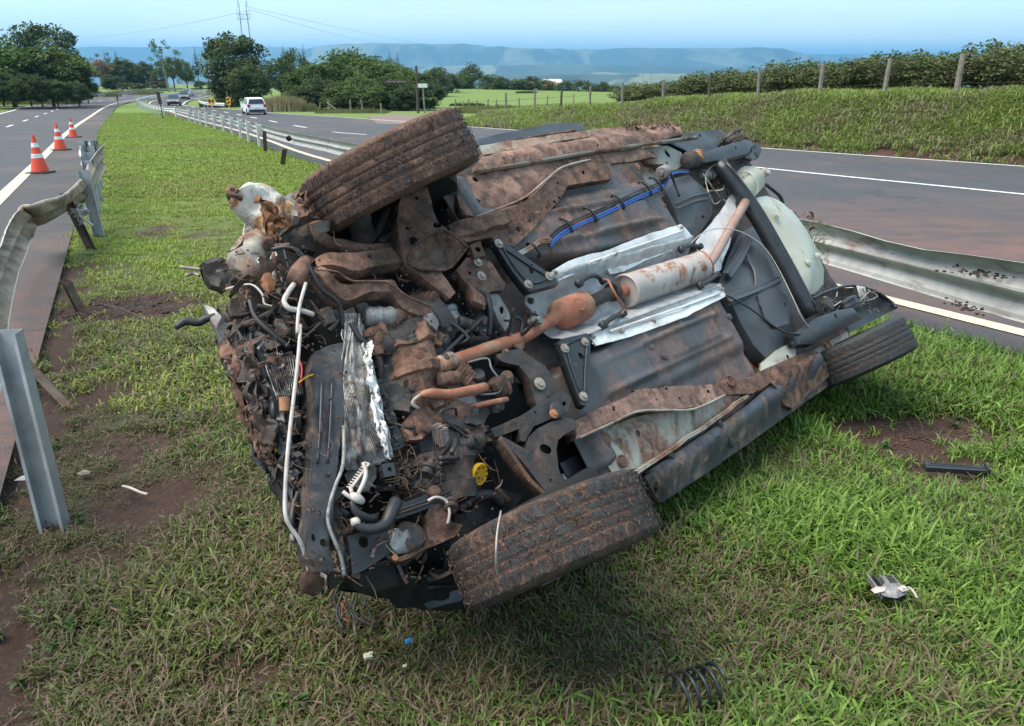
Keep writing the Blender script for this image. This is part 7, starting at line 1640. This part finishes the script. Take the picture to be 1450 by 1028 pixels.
plate('gearbox_bracket', Z(2, [(740, 340, .03), (780, 290, .03), (840, 262, .03), (920, 262, .04), (990, 300, .04), (1050, 380, .04), (1060, 400, .03), (980, 395, .03), (930, 350, .03), (860, 350, .03), (800, 400, .02), (760, 400, .02)]), M_MUDDY, lip=.05, th=.004, res=.016, crumple=.022, csc=12, holes=[(z(2, 843, 287, .03), .007), (z(2, 955, 318, .04), .009), (z(2, 785, 370, .03), .013)])
plate('hanging_plate', Z(2, [(855, 190, .02), (940, 175, .02), (985, 250, .02), (1020, 350, .01), (1000, 350, .01), (940, 300, .01), (880, 260, .01)]), M_CAST, lip=.03, th=.003, res=.018, crumple=.01)
plate('rib_plate', Z(1, [(700, 920, .0), (820, 860, .01), (900, 900, .01), (930, 960, .0), (1030, 940, .0), (1040, 1010, .0), (900, 1028, .0), (720, 1020, -.01)]), M_MUDDY, lip=.05, th=.004, crumple=.045, csc=16, res=.015)
plate('rib_plate', Z(2, [(600, 20, -.02), (700, 0, .0), (800, 20, .01), (900, 0, .02), (880, 70, .02), (840, 200, .01), (790, 260, .0), (760, 330, -.01), (700, 300, -.02), (660, 180, -.02), (620, 90, -.02)]), M_MUDDK, lip=.05, th=.004, crumple=.05, csc=15, res=.015)
pipe('steering_link', Z(2, [(780, 275, .03), (795, 245, .05), (830, 238, .06), (900, 240, .06), (980, 225, .06), (1020, 215, .05)]), [.006, .007, .016, .017, .017, .016], M_EXH, n=12)
pipe('steering_link', Z(2, [(965, 285, .03), (1010, 275, .04), (1075, 262, .04), (1095, 258, .03)]), .010, M_EXH, n=8)
pipe('bent_rod', Z(2, [(790, 290, .04), (768, 270, .045), (800, 240, .05), (830, 240, .05)]), .006, M_BOLT, n=8)
pipe('thin_tube', Z(4, [(150, 180, .03), (220, 165, .04), (235, 200, .04), (268, 250, .03), (255, 285, .03), (190, 290, .03)]), .004, M_CAST, n=6)
# yellow filler cap and other accents
m = MB(); c = z(2, 1003, 518, -.0); m.lathe(c, (.1, -.55, .85), [(-.05, .02), (-.012, .024), (-.012, .036), (.0, .038), (.004, .034), (.001, .024), (.003, .0)], 28); m.build('yellow_cap', M_YELP, CAR, auto=35)
m = MB()
for k in range(7): a = k * .9; m.lathe(c + Vector((.022 * math.cos(a), .018 * math.sin(a), .01 + .006 * math.sin(a))), (.1, -.55, .85), [(0, .004), (.001, .004), (.001, 0)], 8)
m.build('cap_hole', M_MUDDK, CAR)['kind'] = 'stuff'
plate('yellow_sticker', Z(2, [(258, 315, -.18), (274, 315, -.18), (322, 430, -.17), (292, 440, -.17)]), M_YELP, crumple=.01, th=.002)
plate('orange_plug', Z(2, [(850, 650, .0), (885, 655, .0), (882, 680, .0), (855, 678, .0)]), M_ORG, lip=.02); 
plate('lamp_bracket', Z(2, [(700, 810, .0), (760, 790, .0), (830, 740, .0), (815, 660, .0), (840, 600, .01), (885, 620, .01), (905, 690, .01), (940, 690, .01), (915, 730, .0), (850, 760, .0), (780, 795, .0), (730, 820, .0)]), M_MUDDY, lip=.04, th=.003, crumple=.022, csc=13, res=.016)
pipe('clip_ring', Z(2, [(822, 610, .02), (850, 597, .03), (885, 610, .03), (897, 650, .03), (890, 690, .02)]), .005, M_WPIPE, n=6)
hat('ribbed_bar', Z(2, [(690, 655, .0), (770, 630, .01), (860, 595, .01), (955, 550, .0)]), .05, .05, M_BLKP, top=.8)
for off in (-6, 6): pipe('bar_ridge', Z(2, [(700, 655 + off, .014), (860, 598 + off, .02), (950, 555 + off, .01)]), .003, M_MUDDK, n=5)
# radiator support: long dark crossmember with holes
A_ = Z(2, [(430, 90, -.02), (428, 180, -.0), (425, 370, .01), (420, 500, .01), (415, 600, .01), (410, 700, .0), (412, 800, .0), (430, 850, -.02)]); B_ = Z(2, [(530, 60, -.02), (530, 110, .0), (528, 250, .01), (524, 370, .01), (505, 540, .01), (484, 640, .01), (484, 740, .0), (490, 850, -.01)])
out = A_ + B_[::-1]
plate('radiator_crossmember', out, M_XM, lip=.06, th=.004, crumple=.016, csc=12, res=.018, holes=[(z(2, 475, 525, .01), .006, .004), (z(2, 443, 652, .01), .006), (z(2, 466, 752, .0), .012, .008, 1.2), (z(2, 434, 735, .0), .006, .01), (z(2, 455, 810, .0), .009, .005)])
for X in (455, 490): pipe('crossmember_bead', Z(2, [(X, 190, .012), (X - 6, 350, .018), (X - 16, 480, .016)]), .005, M_BLKM, n=6)
pipe('crossmember_lip', Z(2, [(530, 350, .012), (528, 480, .016), (500, 560, .018), (478, 640, .018), (480, 700, .015), (520, 800, .01), (532, 870, .0)]), .006, M_CAST, n=6)
ruled('folded_flange', Z(2, [(500, 560, .0), (486, 640, .0), (492, 720, .0), (520, 790, .0), (535, 870, -.02)]), Z(2, [(545, 560, -.02), (520, 640, -.02), (540, 720, -.03), (552, 790, -.03), (548, 870, -.04)]), M_MUDDK, amp=.014, seed=22)
plate('lower_tail', Z(2, [(484, 850, -.02), (530, 860, -.02), (520, 890, -.05), (490, 918, -.07), (482, 900, -.05)]), M_BLKM, crumple=.01, lip=.02)
# condenser: buckled fins
fin = MB(); random.seed(31)
for k in range(30):
    f = k / 29; x0 = 532 + 60 * f; x1 = 512 + 130 * f; pts = []
    for q in range(13):
        g = q / 12; Y = -40 + g * (520 - 60 * f); X = (x0 * (1 - g) ** 1.1 + (540 + 148 * f) * g) + (8 * math.sin(g * 9 + f * 4)) + 5 * nz(g * 5, f * 6, 3); pts.append(z(2, X, Y, .0 + .035 * nz(g * 4, f * 3, 8) + .012 * nz(g * 12, f * 9, 4)))
    fin.tube(pts, .0022, 4, smooth=2)
for k in range(9):
    f = k / 8; pts = [z(2, 605 + 22 * f + g * 75 + 9 * nz(g * 6, k), 120 + g * 340, .02 + .02 * nz(g * 6, k, 5)) for g in np.linspace(0, 1, 12)]; fin.tube(pts, .003, 4, smooth=2)
o = fin.build('condenser_fins', M_FIN, CAR, smooth=True); o['kind'] = 'stuff'
ruled('condenser_core', Z(2, [(530, -30, -.03), (522, 150, -.03), (524, 300, -.03), (530, 420, -.03), (540, 500, -.03)]), Z(2, [(600, -30, -.03), (625, 150, -.03), (645, 300, -.03), (670, 400, -.03), (695, 470, -.03)]), M_FIN, amp=.02, seed=25)
ruled('crumpled_foil_edge', Z(2, [(598, 60, .01), (608, 150, .02), (620, 230, .03), (640, 330, .03), (668, 440, .03)]), Z(2, [(618, 60, .02), (630, 150, .03), (650, 240, .03), (672, 340, .03), (692, 460, .03)]), M_SHIELD, amp=.02, sc=14, seed=27, n=50, m_=6)
fin = MB()
for k in range(15):
    f = k / 14; pts = [z(2, 248 + 118 * f + (g * 55) * (1 - f * .6) + 4 * nz(g * 4, k), 95 + 20 * abs(f - .4) + g * (165 - 30 * f), -.10 + .02 * nz(g * 3, f * 3, 7)) for g in np.linspace(0, 1, 8)]; fin.tube(pts, .0024, 4, smooth=2)
o = fin.build('oil_cooler_fins', M_FIN, CAR, smooth=True); o['kind'] = 'stuff'
plate('oil_cooler', Z(2, [(246, 120, -.115), (290, 90, -.115), (368, 108, -.115), (362, 180, -.115), (335, 262, -.115), (300, 280, -.115), (268, 225, -.115)]), M_MUDDK, lip=.03, th=.003)
plate('cast_fitting', Z(1, [(290, 960, -.12), (340, 950, -.11), (345, 890, -.1), (395, 900, -.1), (390, 950, -.1), (360, 1000, -.11), (300, 1015, -.12)]), M_CAST, lip=.04, crumple=.02, csc=18, res=.015)
ruled('fan_shroud', Z(2, [(632, 190, -.02), (655, 260, -.02), (680, 340, -.02), (702, 440, -.02)]), Z(2, [(655, 190, .0), (688, 260, .0), (716, 340, .0), (745, 420, .0)]), M_BLKP, amp=.006, seed=30)
for f in np.linspace(.05, .95, 8): pipe('shroud_rib', [z(2, 634 + 66 * f, 200 + 235 * f, .0), z(2, 657 + 85 * f, 200 + 215 * f, .014)], .003, M_BLKP, n=5, smooth=1)
# pale pipes, air-conditioning union, hoses
pipe('long_pale_pipe', [z(1, 466, 745, .06), z(1, 438, 850, .06), z(1, 432, 950, .06), z(2, 380, 0, .06), z(2, 372, 120, .06), z(2, 356, 260, .05), z(2, 338, 420, .04), z(2, 328, 560, .03), z(2, 328, 655, .02), z(2, 345, 700, .01), z(2, 378, 748, .0), z(2, 400, 810, -.03), z(2, 410, 870, -.06)], [.0055] * 9 + [.0055, .0055, .005, .004], M_WPIPE, n=12)
pipe('short_pale_pipe', Z(1, [(418, 748, .04), (392, 785, .045), (378, 820, .05), (400, 848, .055), (450, 857, .05), (495, 872, .04)]), .008, M_WPIPE, n=12)
m = MB(); m.tube(Z(2, [(598, 478, .05), (607, 510, .055), (600, 545, .055), (578, 590, .05)]), [.0065] * 4, 10); m.tube(Z(2, [(528, 578, .05), (545, 592, .055), (565, 605, .055)]), [.006] * 3, 10); m.tube(Z(2, [(555, 590, .05), (575, 600, .06), (595, 612, .05)]), [.010, .015, .010], 10); m.tube(Z(2, [(553, 560, .05), (560, 590, .055)]), .006, 8); m.build('white_pipe_union', M_WPIPE, CAR, smooth=True)
m = MB()
for k in range(11): f = k / 10; a = z(2, 540 + 62 * f, 560 - 85 * f, .03); m.tube([a, a + (z(2, 556 + 62 * f, 566 - 85 * f, .035) - a)], .0028, 5, smooth=1)
m.tube([z(2, 556, 566, .035), z(2, 618, 481, .035)], .004, 6, smooth=1); o = m.build('comb_fitting', M_WPIPE, CAR); o['kind'] = 'stuff'
pipe('hose', Z(2, [(558, 612, .055), (568, 640, .055), (590, 660, .05), (620, 672, .04), (640, 668, .03)]), [.008, .010, .012, .013, .012], M_HOSE, n=12)
pipe('large_hose', Z(2, [(572, 690, .04), (600, 705, .045), (640, 706, .05), (675, 690, .05), (695, 650, .05), (712, 612, .04)]), [.013, .014, .015, .018, .020, .020], M_HOSE, n=14)
m = MB(); m.tube([z(2, 570, 672, .04), z(2, 574, 695, .042)], .014, 14, smooth=1); m.build('hose_collar', M_WPIPE, CAR, smooth=True)
for k_, pts in enumerate(([(235, 800, -.12), (260, 880, -.1), (330, 950, -.08), (400, 1005, -.08)], [(560, 940, -.05), (600, 900, -.04), (590, 860, -.03), (610, 810, -.03)], [(800, 860, -.0), (870, 880, .0), (910, 920, .0), (925, 990, -.02)], [(650, 905, .0), (680, 960, .0), (720, 1000, .0)])): pipe('hose', Z(1, pts), [.010, .009, .009, .009], M_HOSE if k_ != 2 else M_MUDDY)
pipe('hose', Z(2, [(930, 640, -.02), (975, 600, -.03), (1040, 590, -.04), (1080, 620, -.05)]), [.018] * 4, M_HOSE, n=12)
pipe('thin_red_wire', Z(2, [(372, 110, .0), (385, 150, .02), (382, 190, .02), (378, 215, .0)]), .003, M_RED, n=5); pipe('thin_orange_wire', Z(2, [(375, 200, .02), (400, 182, .02), (425, 172, .02)]), .0025, M_YELP, n=5)
m = MB(); c = z(2, 325, 275, -.03); m.lathe(c, (.3, .8, .2), [(-.02, 0), (-.02, .014), (.02, .016), (.02, 0)], 16); m.build('small_motor', M_ORG, CAR, auto=30)
plate('corner_box', Z(2, [(545, 732, -.0), (610, 715, .0), (680, 700, -.0), (692, 790, -.01), (600, 850, -.01), (562, 866, -.01)]), M_BLKM, lip=.08, th=.003, res=.02, holes=[(z(2, 600, 752, .0), .016)], crumple=.004)
plate('corner_tray', Z(2, [(562, 868, -.04), (640, 840, -.04), (700, 812, -.04), (725, 900, -.06), (640, 925, -.07), (590, 900, -.06)]), M_VOID, lip=.06, th=.003, crumple=.008)
plate('sensor_cover', Z(2, [(705, 705, .0), (750, 705, .01), (775, 740, .01), (760, 785, .0), (715, 795, .0), (690, 760, .0)]), M_CAST, lip=.03, dome=.015, th=.003, res=.014)
m = MB(); m.lathe(z(2, 706, 808, .01), (0, 0, 1), [(0, .009), (.006, .009), (.006, 0)], 10); m.build('brass_nut', M_ORG, CAR)
plate('connector_block', Z(2, [(662, 482, .03), (705, 478, .03), (712, 520, .03), (672, 528, .03)]), M_BLKP, lip=.03, th=.003, holes=[(z(2, 690, 500, .03), .007)], res=.012)
# lower front corner: mud-packed liner inside the wheel and dark hanging sheets down to the grass
plate('wheel_arch_liner', S([(575, 790, -.15), (640, 720, -.12), (705, 690, -.05), (740, 700, -.05), (700, 760, -.1), (655, 850, -.2), (610, 862, -.28), (580, 840, -.28)]), M_BLKP, lip=.04, crumple=.02, csc=8)
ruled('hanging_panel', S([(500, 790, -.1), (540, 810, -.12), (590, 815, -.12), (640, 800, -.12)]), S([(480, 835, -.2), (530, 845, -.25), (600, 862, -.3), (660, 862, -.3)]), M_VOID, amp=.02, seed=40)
plate('mud_lump', Z(2, [(415, 830, -.02), (440, 820, -.02), (475, 850, -.02), (470, 900, -.06), (430, 935, -.10), (405, 905, -.08), (405, 860, -.04)]), M_SOILR, crumple=.03, csc=22, lip=.04, dome=.03, res=.012)
# random small parts packed into the bay
random.seed(99)
def bay(): return (random.uniform(330, 640), random.uniform(370, 800))
def bay2():
    while True:
        px, py = random.uniform(320, 760), random.uniform(340, 820)
        if px < 330 + max(0, (py - 450)) * .33: continue
        if px > 560 + (py - 340) * .45: continue
        return px, py
mats_ = [M_MUDDY, M_MUDDK, M_CAST, M_HOSE, M_BLKM, M_MUDDY, M_MUDDK, M_CAST]
for k in range(90):
    px, py = bay2(); c = Lp(px, py, random.uniform(-.24, -.10)); ax = rvec(); kind = k % 5; mt = mats_[k % 8]
    if kind == 0: lump('engine_part', c, ax, random.uniform(.04, .12), random.uniform(.015, .045), mt, seed=k, amp=.2)
    elif kind == 1:
        p = [c + rvec() * .08 * q for q in (0, .6, 1.2, 1.8)]; pipe('wire_loom', p, random.uniform(.004, .010), M_HOSE if k % 2 else M_MUDDK, n=7)
    elif kind == 2:
        m = MB(); m.box((0, 0, 0), (random.uniform(.02, .06), random.uniform(.012, .03), random.uniform(.008, .02)), Matrix.Rotation(random.uniform(0, 3), 3, rvec())); m.v = [tuple(Vector(v) + c) for v in m.v]; m.build('bracket', mt, CAR, bevel=.003)
    elif kind == 3:
        P0 = [c + Vector((math.cos(a) * random.uniform(.03, .06), math.sin(a) * random.uniform(.02, .06), 0)) for a in np.linspace(0, 5.4, 7)]; plate('torn_bracket', P0, mt, crumple=.03, csc=16, lip=.02, res=.018)
    else:
        p = [c + rvec() * .05 * q for q in (0, 1, 2)]; pipe('rod', p, random.uniform(.003, .007), M_BOLT if k % 2 else M_MUDDY, n=6)
def mid_bay():
    while True:
        px, py = random.uniform(490, 760), random.uniform(420, 720)
        if px > 640 + (720 - py) * .45 or px < 548 + (py - 430) * .18: continue
        return px, py
for k in range(70):
    px, py = mid_bay(); c = Lp(px, py, random.uniform(-.03, .05)); kind = k % 6; mt = [M_MUDDK, M_MUDDK, M_CAST, M_MUDDY, M_MUDDK, M_XM, M_MUDDY][k % 7]
    if kind == 0: lump('cast_part', c, rvec(), random.uniform(.03, .09), random.uniform(.012, .03), mt, seed=k, amp=.1)
    elif kind == 1: bolt(c, random.uniform(.006, .011), h=.012, mat=mt)
    elif kind == 2: p = [c + rvec() * .05 * q for q in (0, .7, 1.4, 2.1)]; pipe('hose', p, random.uniform(.004, .009), M_HOSE, n=8)
    elif kind == 3:
        P0 = [c + Vector((math.cos(a) * random.uniform(.02, .045), math.sin(a) * random.uniform(.015, .045), 0)) for a in np.linspace(0, 5.4, 7)]; plate('bracket', P0, mt, crumple=.02, csc=18, lip=.02, res=.016, holes=[(c, .006)])
    elif kind == 4:
        a = rvec(); m = MB(); m.lathe(c, a, [(-.02, 0), (-.02, .02), (-.012, .024), (-.01, .018), (.0, .018), (.002, .024), (.012, .024), (.014, .012), (.03, .012), (.03, 0)], 18); m.build('pulley', mt, CAR, auto=35)
    elif k % 12 == 5:
        m = MB(); R0 = Matrix.Rotation(random.uniform(0, 3), 3, rvec())
        for q in range(5): m.box((0, (q - 2) * .012, 0), (random.uniform(.025, .035), .003, .014), None)
        m.box((0, 0, -.006), (.03, .03, .006)); m.v = [tuple(R0 @ Vector(v) + c) for v in m.v]; m.build('ribbed_casting', mt, CAR)
scraps('torn_scraps', bay2, 150, M_MUDDY, (.02, .09), -.14, -.02, 51); scraps('torn_scraps', bay2, 100, M_MUDDK, (.02, .08), -.12, .0, 52); scraps('torn_scraps', bay2, 70, M_CAST, (.015, .05), -.10, .0, 53)
scraps('torn_scraps', lambda: (lambda f: (306 + f * 130 + random.uniform(-8, 40), 380 + f * 400))(random.random()), 80, M_MUDDK, (.02, .09), -.3, -.2, 54); scraps('torn_scraps', lambda: (lambda f: (300 + f * 130 + random.uniform(-4, 40), 370 + f * 400))(random.random()), 40, M_MUDDY, (.02, .08), -.28, -.2, 55)
stalks('caught_grass', bay2, 120, M_STRAW, (.03, .09), .0012, -.05, .04, 56); stalks('caught_grass', lambda: (random.uniform(560, 640), random.uniform(640, 690)), 60, M_STRAW, (.03, .08), .0012, -.02, .04, 57)
def clods(name, region, n, r0, r1, mat, d0, d1, seed, parent=None):
    random.seed(seed); m = MB()
    for k in range(n): px, py = region(); clod(m, Lp(px, py, random.uniform(d0, d1)), random.uniform(r0, r1), 6, .7)
    o = m.build(name, mat, CAR if parent is None else parent, auto=50); o['kind'] = 'stuff'; return o
clods('mud_clods', bay2, 420, .0015, .006, M_SOILR, -.03, .05, 58); clods('mud_clods', rect(660, 190, 960, 330), 120, .0015, .004, M_SOILR, .0, .01, 59); clods('mud_clods', rect(560, 290, 760, 480), 160, .0015, .005, M_SOILR, .03, .06, 60)
# grass and soil stuck to the two front tyres
def on_tyre(cen, ax, n, seed, R_=.312, hw=.085, ln=(.01, .035), kind='s', mat=None, name='caught_grass', parent=None):
    random.seed(seed); m = MB(); e = ax.orthogonal().normalized(); w = ax.cross(e)
    for k in range(n):
        th = random.uniform(0, 6.283); rd = e * math.cos(th) + w * math.sin(th); tg = ax.cross(rd); c = cen + rd * R_ + ax * random.uniform(-hw, hw)
        if kind == 's': a = (tg * random.uniform(-1, 1) + ax * random.uniform(-1, 1) + rd * random.uniform(-.05, .25)).normalized(); l = random.uniform(*ln); m.tube([c, c + a * l * .5 + rd * .002, c + a * l], [.0011, .0011, .0004], 4, smooth=1)
        else: clod(m, c, random.uniform(.0015, .004), 5, .8)
    o = m.build(name, mat, parent); o['kind'] = 'stuff'; return o
for cen, ax, sd, W_ in ((Vector(), ax1, 70, w1), (Vector(), ax2, 80, w2)):
    on_tyre(cen, ax, 260 if sd == 80 else 60, sd, mat=M_STRAW, ln=(.006, .022), parent=W_); on_tyre(cen, ax, 500, sd + 1, kind='c', mat=M_SOILR, name='mud_clods', parent=W_); on_tyre(cen, ax, 400, sd + 2, kind='s', mat=M_VOID, ln=(.01, .03), parent=W_)

# ------------------------------------------------------------------ debris in the grass: each piece lies on its own
def gpt(px, py, h=0.0): g = G(px, py, h); return g
g = gpt(985, 985, .05); T = empty('coil_spring', g, 'black coil spring lying on its side in the grass at the bottom edge', 'coil spring'); m = MB()
pts = []
for k in range(0, 150):
    a = k / 150 * 6.283 * 4.4; f = k / 150; pts.append(Vector((-.075 + .15 * f, .056 * math.cos(a), .056 * math.sin(a) + .028)))
rz = Matrix.Rotation(.35, 3, 'Z'); pts = [rz @ p for p in pts]; m.tube(pts, .0058, 8, smooth=1); m.build('coil', M_BLKM, T, smooth=True)
g = gpt(1258, 855, .02); g.z += .03; T = empty('torn_lamp_bracket', g, 'black slatted bracket with torn grey and white plastic pieces in the grass', 'car debris'); R_ = Matrix.Rotation(.05, 3, 'Z')
for k in range(5): m = MB(); m.box((-.044 + k * .022, .03, .022), (.0028, .055, .012)); m.v = [tuple(R_ @ Vector(v)) for v in m.v]; m.build('slat', M_BLKP if k % 2 else M_CAST, T, bevel=.001)
m = MB(); m.box((0, .03, .010), (.048, .055, .003)); m.build('back_plate', M_BLKP, T); m = MB(); m.box((.0, .04, .036), (.009, .03, .002)); m.build('pale_strip', M_CAST, T)
def loose(name, poly, mat, parent=None, cr=.006, h=.02, th=.003, seed=0):
    m = MB(); c = sum((Vector(p) for p in poly), Vector()) / len(poly); n = len(poly); m.v = [tuple(c + Vector((0, 0, h * .3)))] + [tuple(Vector(p) + Vector((0, 0, cr * nz(i * 1.7, seed)))) for i, p in enumerate(poly)] + [tuple((Vector(p) + c) / 2 + Vector((0, 0, h * .5 + cr * nz(i * 2.3, seed + 4)))) for i, p in enumerate(poly)]
    for i in range(n): j = (i + 1) % n; m.f += [(0, 1 + n + i, 1 + n + j), (1 + n + i, 1 + i, 1 + j, 1 + n + j)]; m.m += [0, 0]
    return m.build(name, mat, parent, solid=th)
loose('torn_plate', [(-.06, -.02, .04), (-.02, .012, .045), (.03, .015, .045), (.055, .0, .04), (.04, -.03, .035), (.0, -.045, .03), (-.04, -.04, .03)], M_CAST, T, seed=2); loose('white_tab', [(-.085, -.022, .045), (-.06, -.008, .05), (-.03, -.015, .05), (-.04, -.03, .045), (-.075, -.034, .04)], M_WPIPE, T, h=.004); loose('white_tab', [(.01, -.02, .05), (.03, -.014, .052), (.042, -.03, .05), (.02, -.036, .048)], M_WPIPE, T)
m = MB(); m.tube([(.05, -.01, .05), (.062, -.02, .045), (.07, -.045, .03)], .004, 6); m.build('white_hook', M_WPIPE, T)
g = gpt(1352, 668, .015); o = MB(); o.box((0, 0, .018), (.145, .022, .014)); o.box((-.0, .0, .03), (.135, .004, .006)); o.box((.14, .0, .022), (.006, .028, .022)); o.box((-.02, .012, .026), (.10, .003, .010)); o = o.build('plastic_strip', M_BLKP, None, bevel=.003); o.location = g; o.rotation_euler = (0.15, .02, -.1); tag(o, 'black plastic trim strip lying on the bare earth at right', 'car debris')
g = gpt(192, 697, .01); m = MB(); m.tube([(-.075, .035, .012), (-.03, .015, .014), (.03, -.018, .01), (.075, -.04, .012)], [.006, .007, .007, .008], 7); o = m.build('broken_stick', M_WPIPE, None, smooth=True); o.location = g; tag(o, 'pale broken stick on the trodden earth at left', 'stick')
g = gpt(34, 684, .02); o = loose('grey_shard', [(-.03, -.015, .02), (-.01, .015, .022), (.028, .012, .02), (.03, -.012, .02)], M_GALV); o.location = g; tag(o, 'small grey plastic shard by the foot of the leaning post', 'car debris')
for px, py, lab, mt, s_ in ((578, 908, 'tiny blue connector in the grass below the wreck', M_LBLUE, .010), (521, 929, 'small cream coloured clip in the grass below the wreck', M_CREAM, .013), (573, 943, 'tiny pale pebble-like fragment right of the cream clip', M_CREAM, .006)):
    g = gpt(px, py, .04); m = MB(); m.box((0, 0, .0), (s_, s_ * .7, s_ * .5)); m.box((s_ * .7, .3 * s_, s_ * .5), (s_ * .5, s_ * .3, s_ * .4)); o = m.build('plastic_fragment', mt, None, bevel=.001); o.location = g; o.rotation_euler = (.3, .2, .5); tag(o, lab, 'car debris')
g = gpt(500, 885, .02); T = empty('wire_loom', g, 'tangle of black wires with a red strand hanging into the grass under the front', 'wiring'); random.seed(8)
for k in range(10):
    x = -.07 + .012 * k; p = [Vector((x * .4, .09, .16 - .01 * k)), Vector((x + random.uniform(-.02, .02), .04, .08)), Vector((x + random.uniform(-.02, .03), .0, .045)), Vector((x * 1.4 + .03 + random.uniform(-.02, .05), -.05 + random.uniform(-.03, .02), .035))]; m = MB(); m.tube(p, .0018 if k == 4 else random.uniform(.002, .005), 6); m.build('wire', M_RED if k == 4 else M_HOSE, T, smooth=True)
for i, (px, py, w_, lab) in enumerate(((1253, 538, .03, 'crumpled black lump of plastic in the grass by the rear tyre'), (1350, 512, .03, 'flat grey fragment on the shoulder edge'), (1205, 545, .014, 'small white chip beside the rear tyre'), (1318, 493, .02, 'speckled white fragment on the asphalt shoulder'), (1300, 507, .02, 'thin pale sliver on the asphalt shoulder'), (1265, 525, .016, 'small dark chip near the grass edge'), (120, 672, .03, 'pale torn scrap on the trodden earth'))):
    g = gpt(px, py, .035 if i in (0, 2) else .012); g.z = max(g.z, zg(g.y) + (LIFT + .004 if 1 <= i <= 5 and i != 2 else .02)); o = loose('debris_fragment', [(-w_, -w_ * .4, 0), (-w_ * .3, w_ * .6, 0), (w_ * .8, w_ * .4, 0), (w_, -w_ * .5, 0), (0, -w_ * .8, 0)], (M_BLKP, M_GALV, M_WPIPE, M_WPIPE, M_PALEWOOD, M_BLKP, M_PALEWOOD)[i], None, w_ * .3, w_ * .7, seed=i); o.location = g; tag(o, lab, 'car debris')
pc = None
g0 = gpt(140, 430, .05); g1 = gpt(215, 458, .03); m = MB(); m.tube([g0, g0.lerp(g1, .5) + Vector((0, 0, .03)), g1], .006, 6); tag(m.build('steel_rod', M_MUDDK, None, smooth=True), 'thin dark rod across the dug up earth at left', 'rod')
# soil clods in the bare patches
def soil_field(name, px, py, rx, ry, n, mat, lab, seed, r0=.004, r1=.016):
    random.seed(seed); m = MB(); c0 = G(px, py)
    for k in range(n):
        a = random.uniform(0, 6.283); q = random.random() ** .6; x = c0.x + rx * q * math.cos(a); y = c0.y + ry * q * math.sin(a); clod(m, (x, y, gz(x, y) + .002), random.uniform(r0, r1) * (1.3 - q * .6), 6, .6)
    o = m.build(name, mat, None, auto=60); tag(o, lab, 'loose soil', None, 'stuff')
soil_field('loose_soil', 195, 432, .62, .5, 900, M_SOIL, 'dug up dark earth clods at left', 1, .006, .03); soil_field('loose_soil', 1290, 612, .42, .24, 500, M_SOILR, 'reddish earth scrape at right', 2, .002, .010); soil_field('loose_soil', 205, 600, .6, .9, 420, M_SOIL, 'scattered earth crumbs', 3, .002, .009); soil_field('loose_soil', 520, 940, .9, .25, 320, M_SOIL, 'earth crumbs below the wreck', 4, .002, .009); soil_field('loose_soil', 425, 240, .5, .5, 160, M_SOIL, 'earth round the bent post', 5, .01, .05)
# ------------------------------------------------------------------ the air: thin haze that fades the valley to blue
m = MB(); m.box((0, 5600, -157.5), (14000, 20000, 347.5)); 
hz = NT('thin_haze'); hz.t.nodes.remove(hz.b); pv = hz.n('ShaderNodeVolumePrincipled'); pv.inputs['Color'].default_value = (.28, .64, 1.0, 1); pv.inputs['Density'].default_value = 1.45e-4; pv.inputs['Anisotropy'].default_value = .3; hz.l(pv.outputs[0], hz.out.inputs['Volume'])
hb = m.build('haze', hz.m); hb['kind'] = 'stuff'
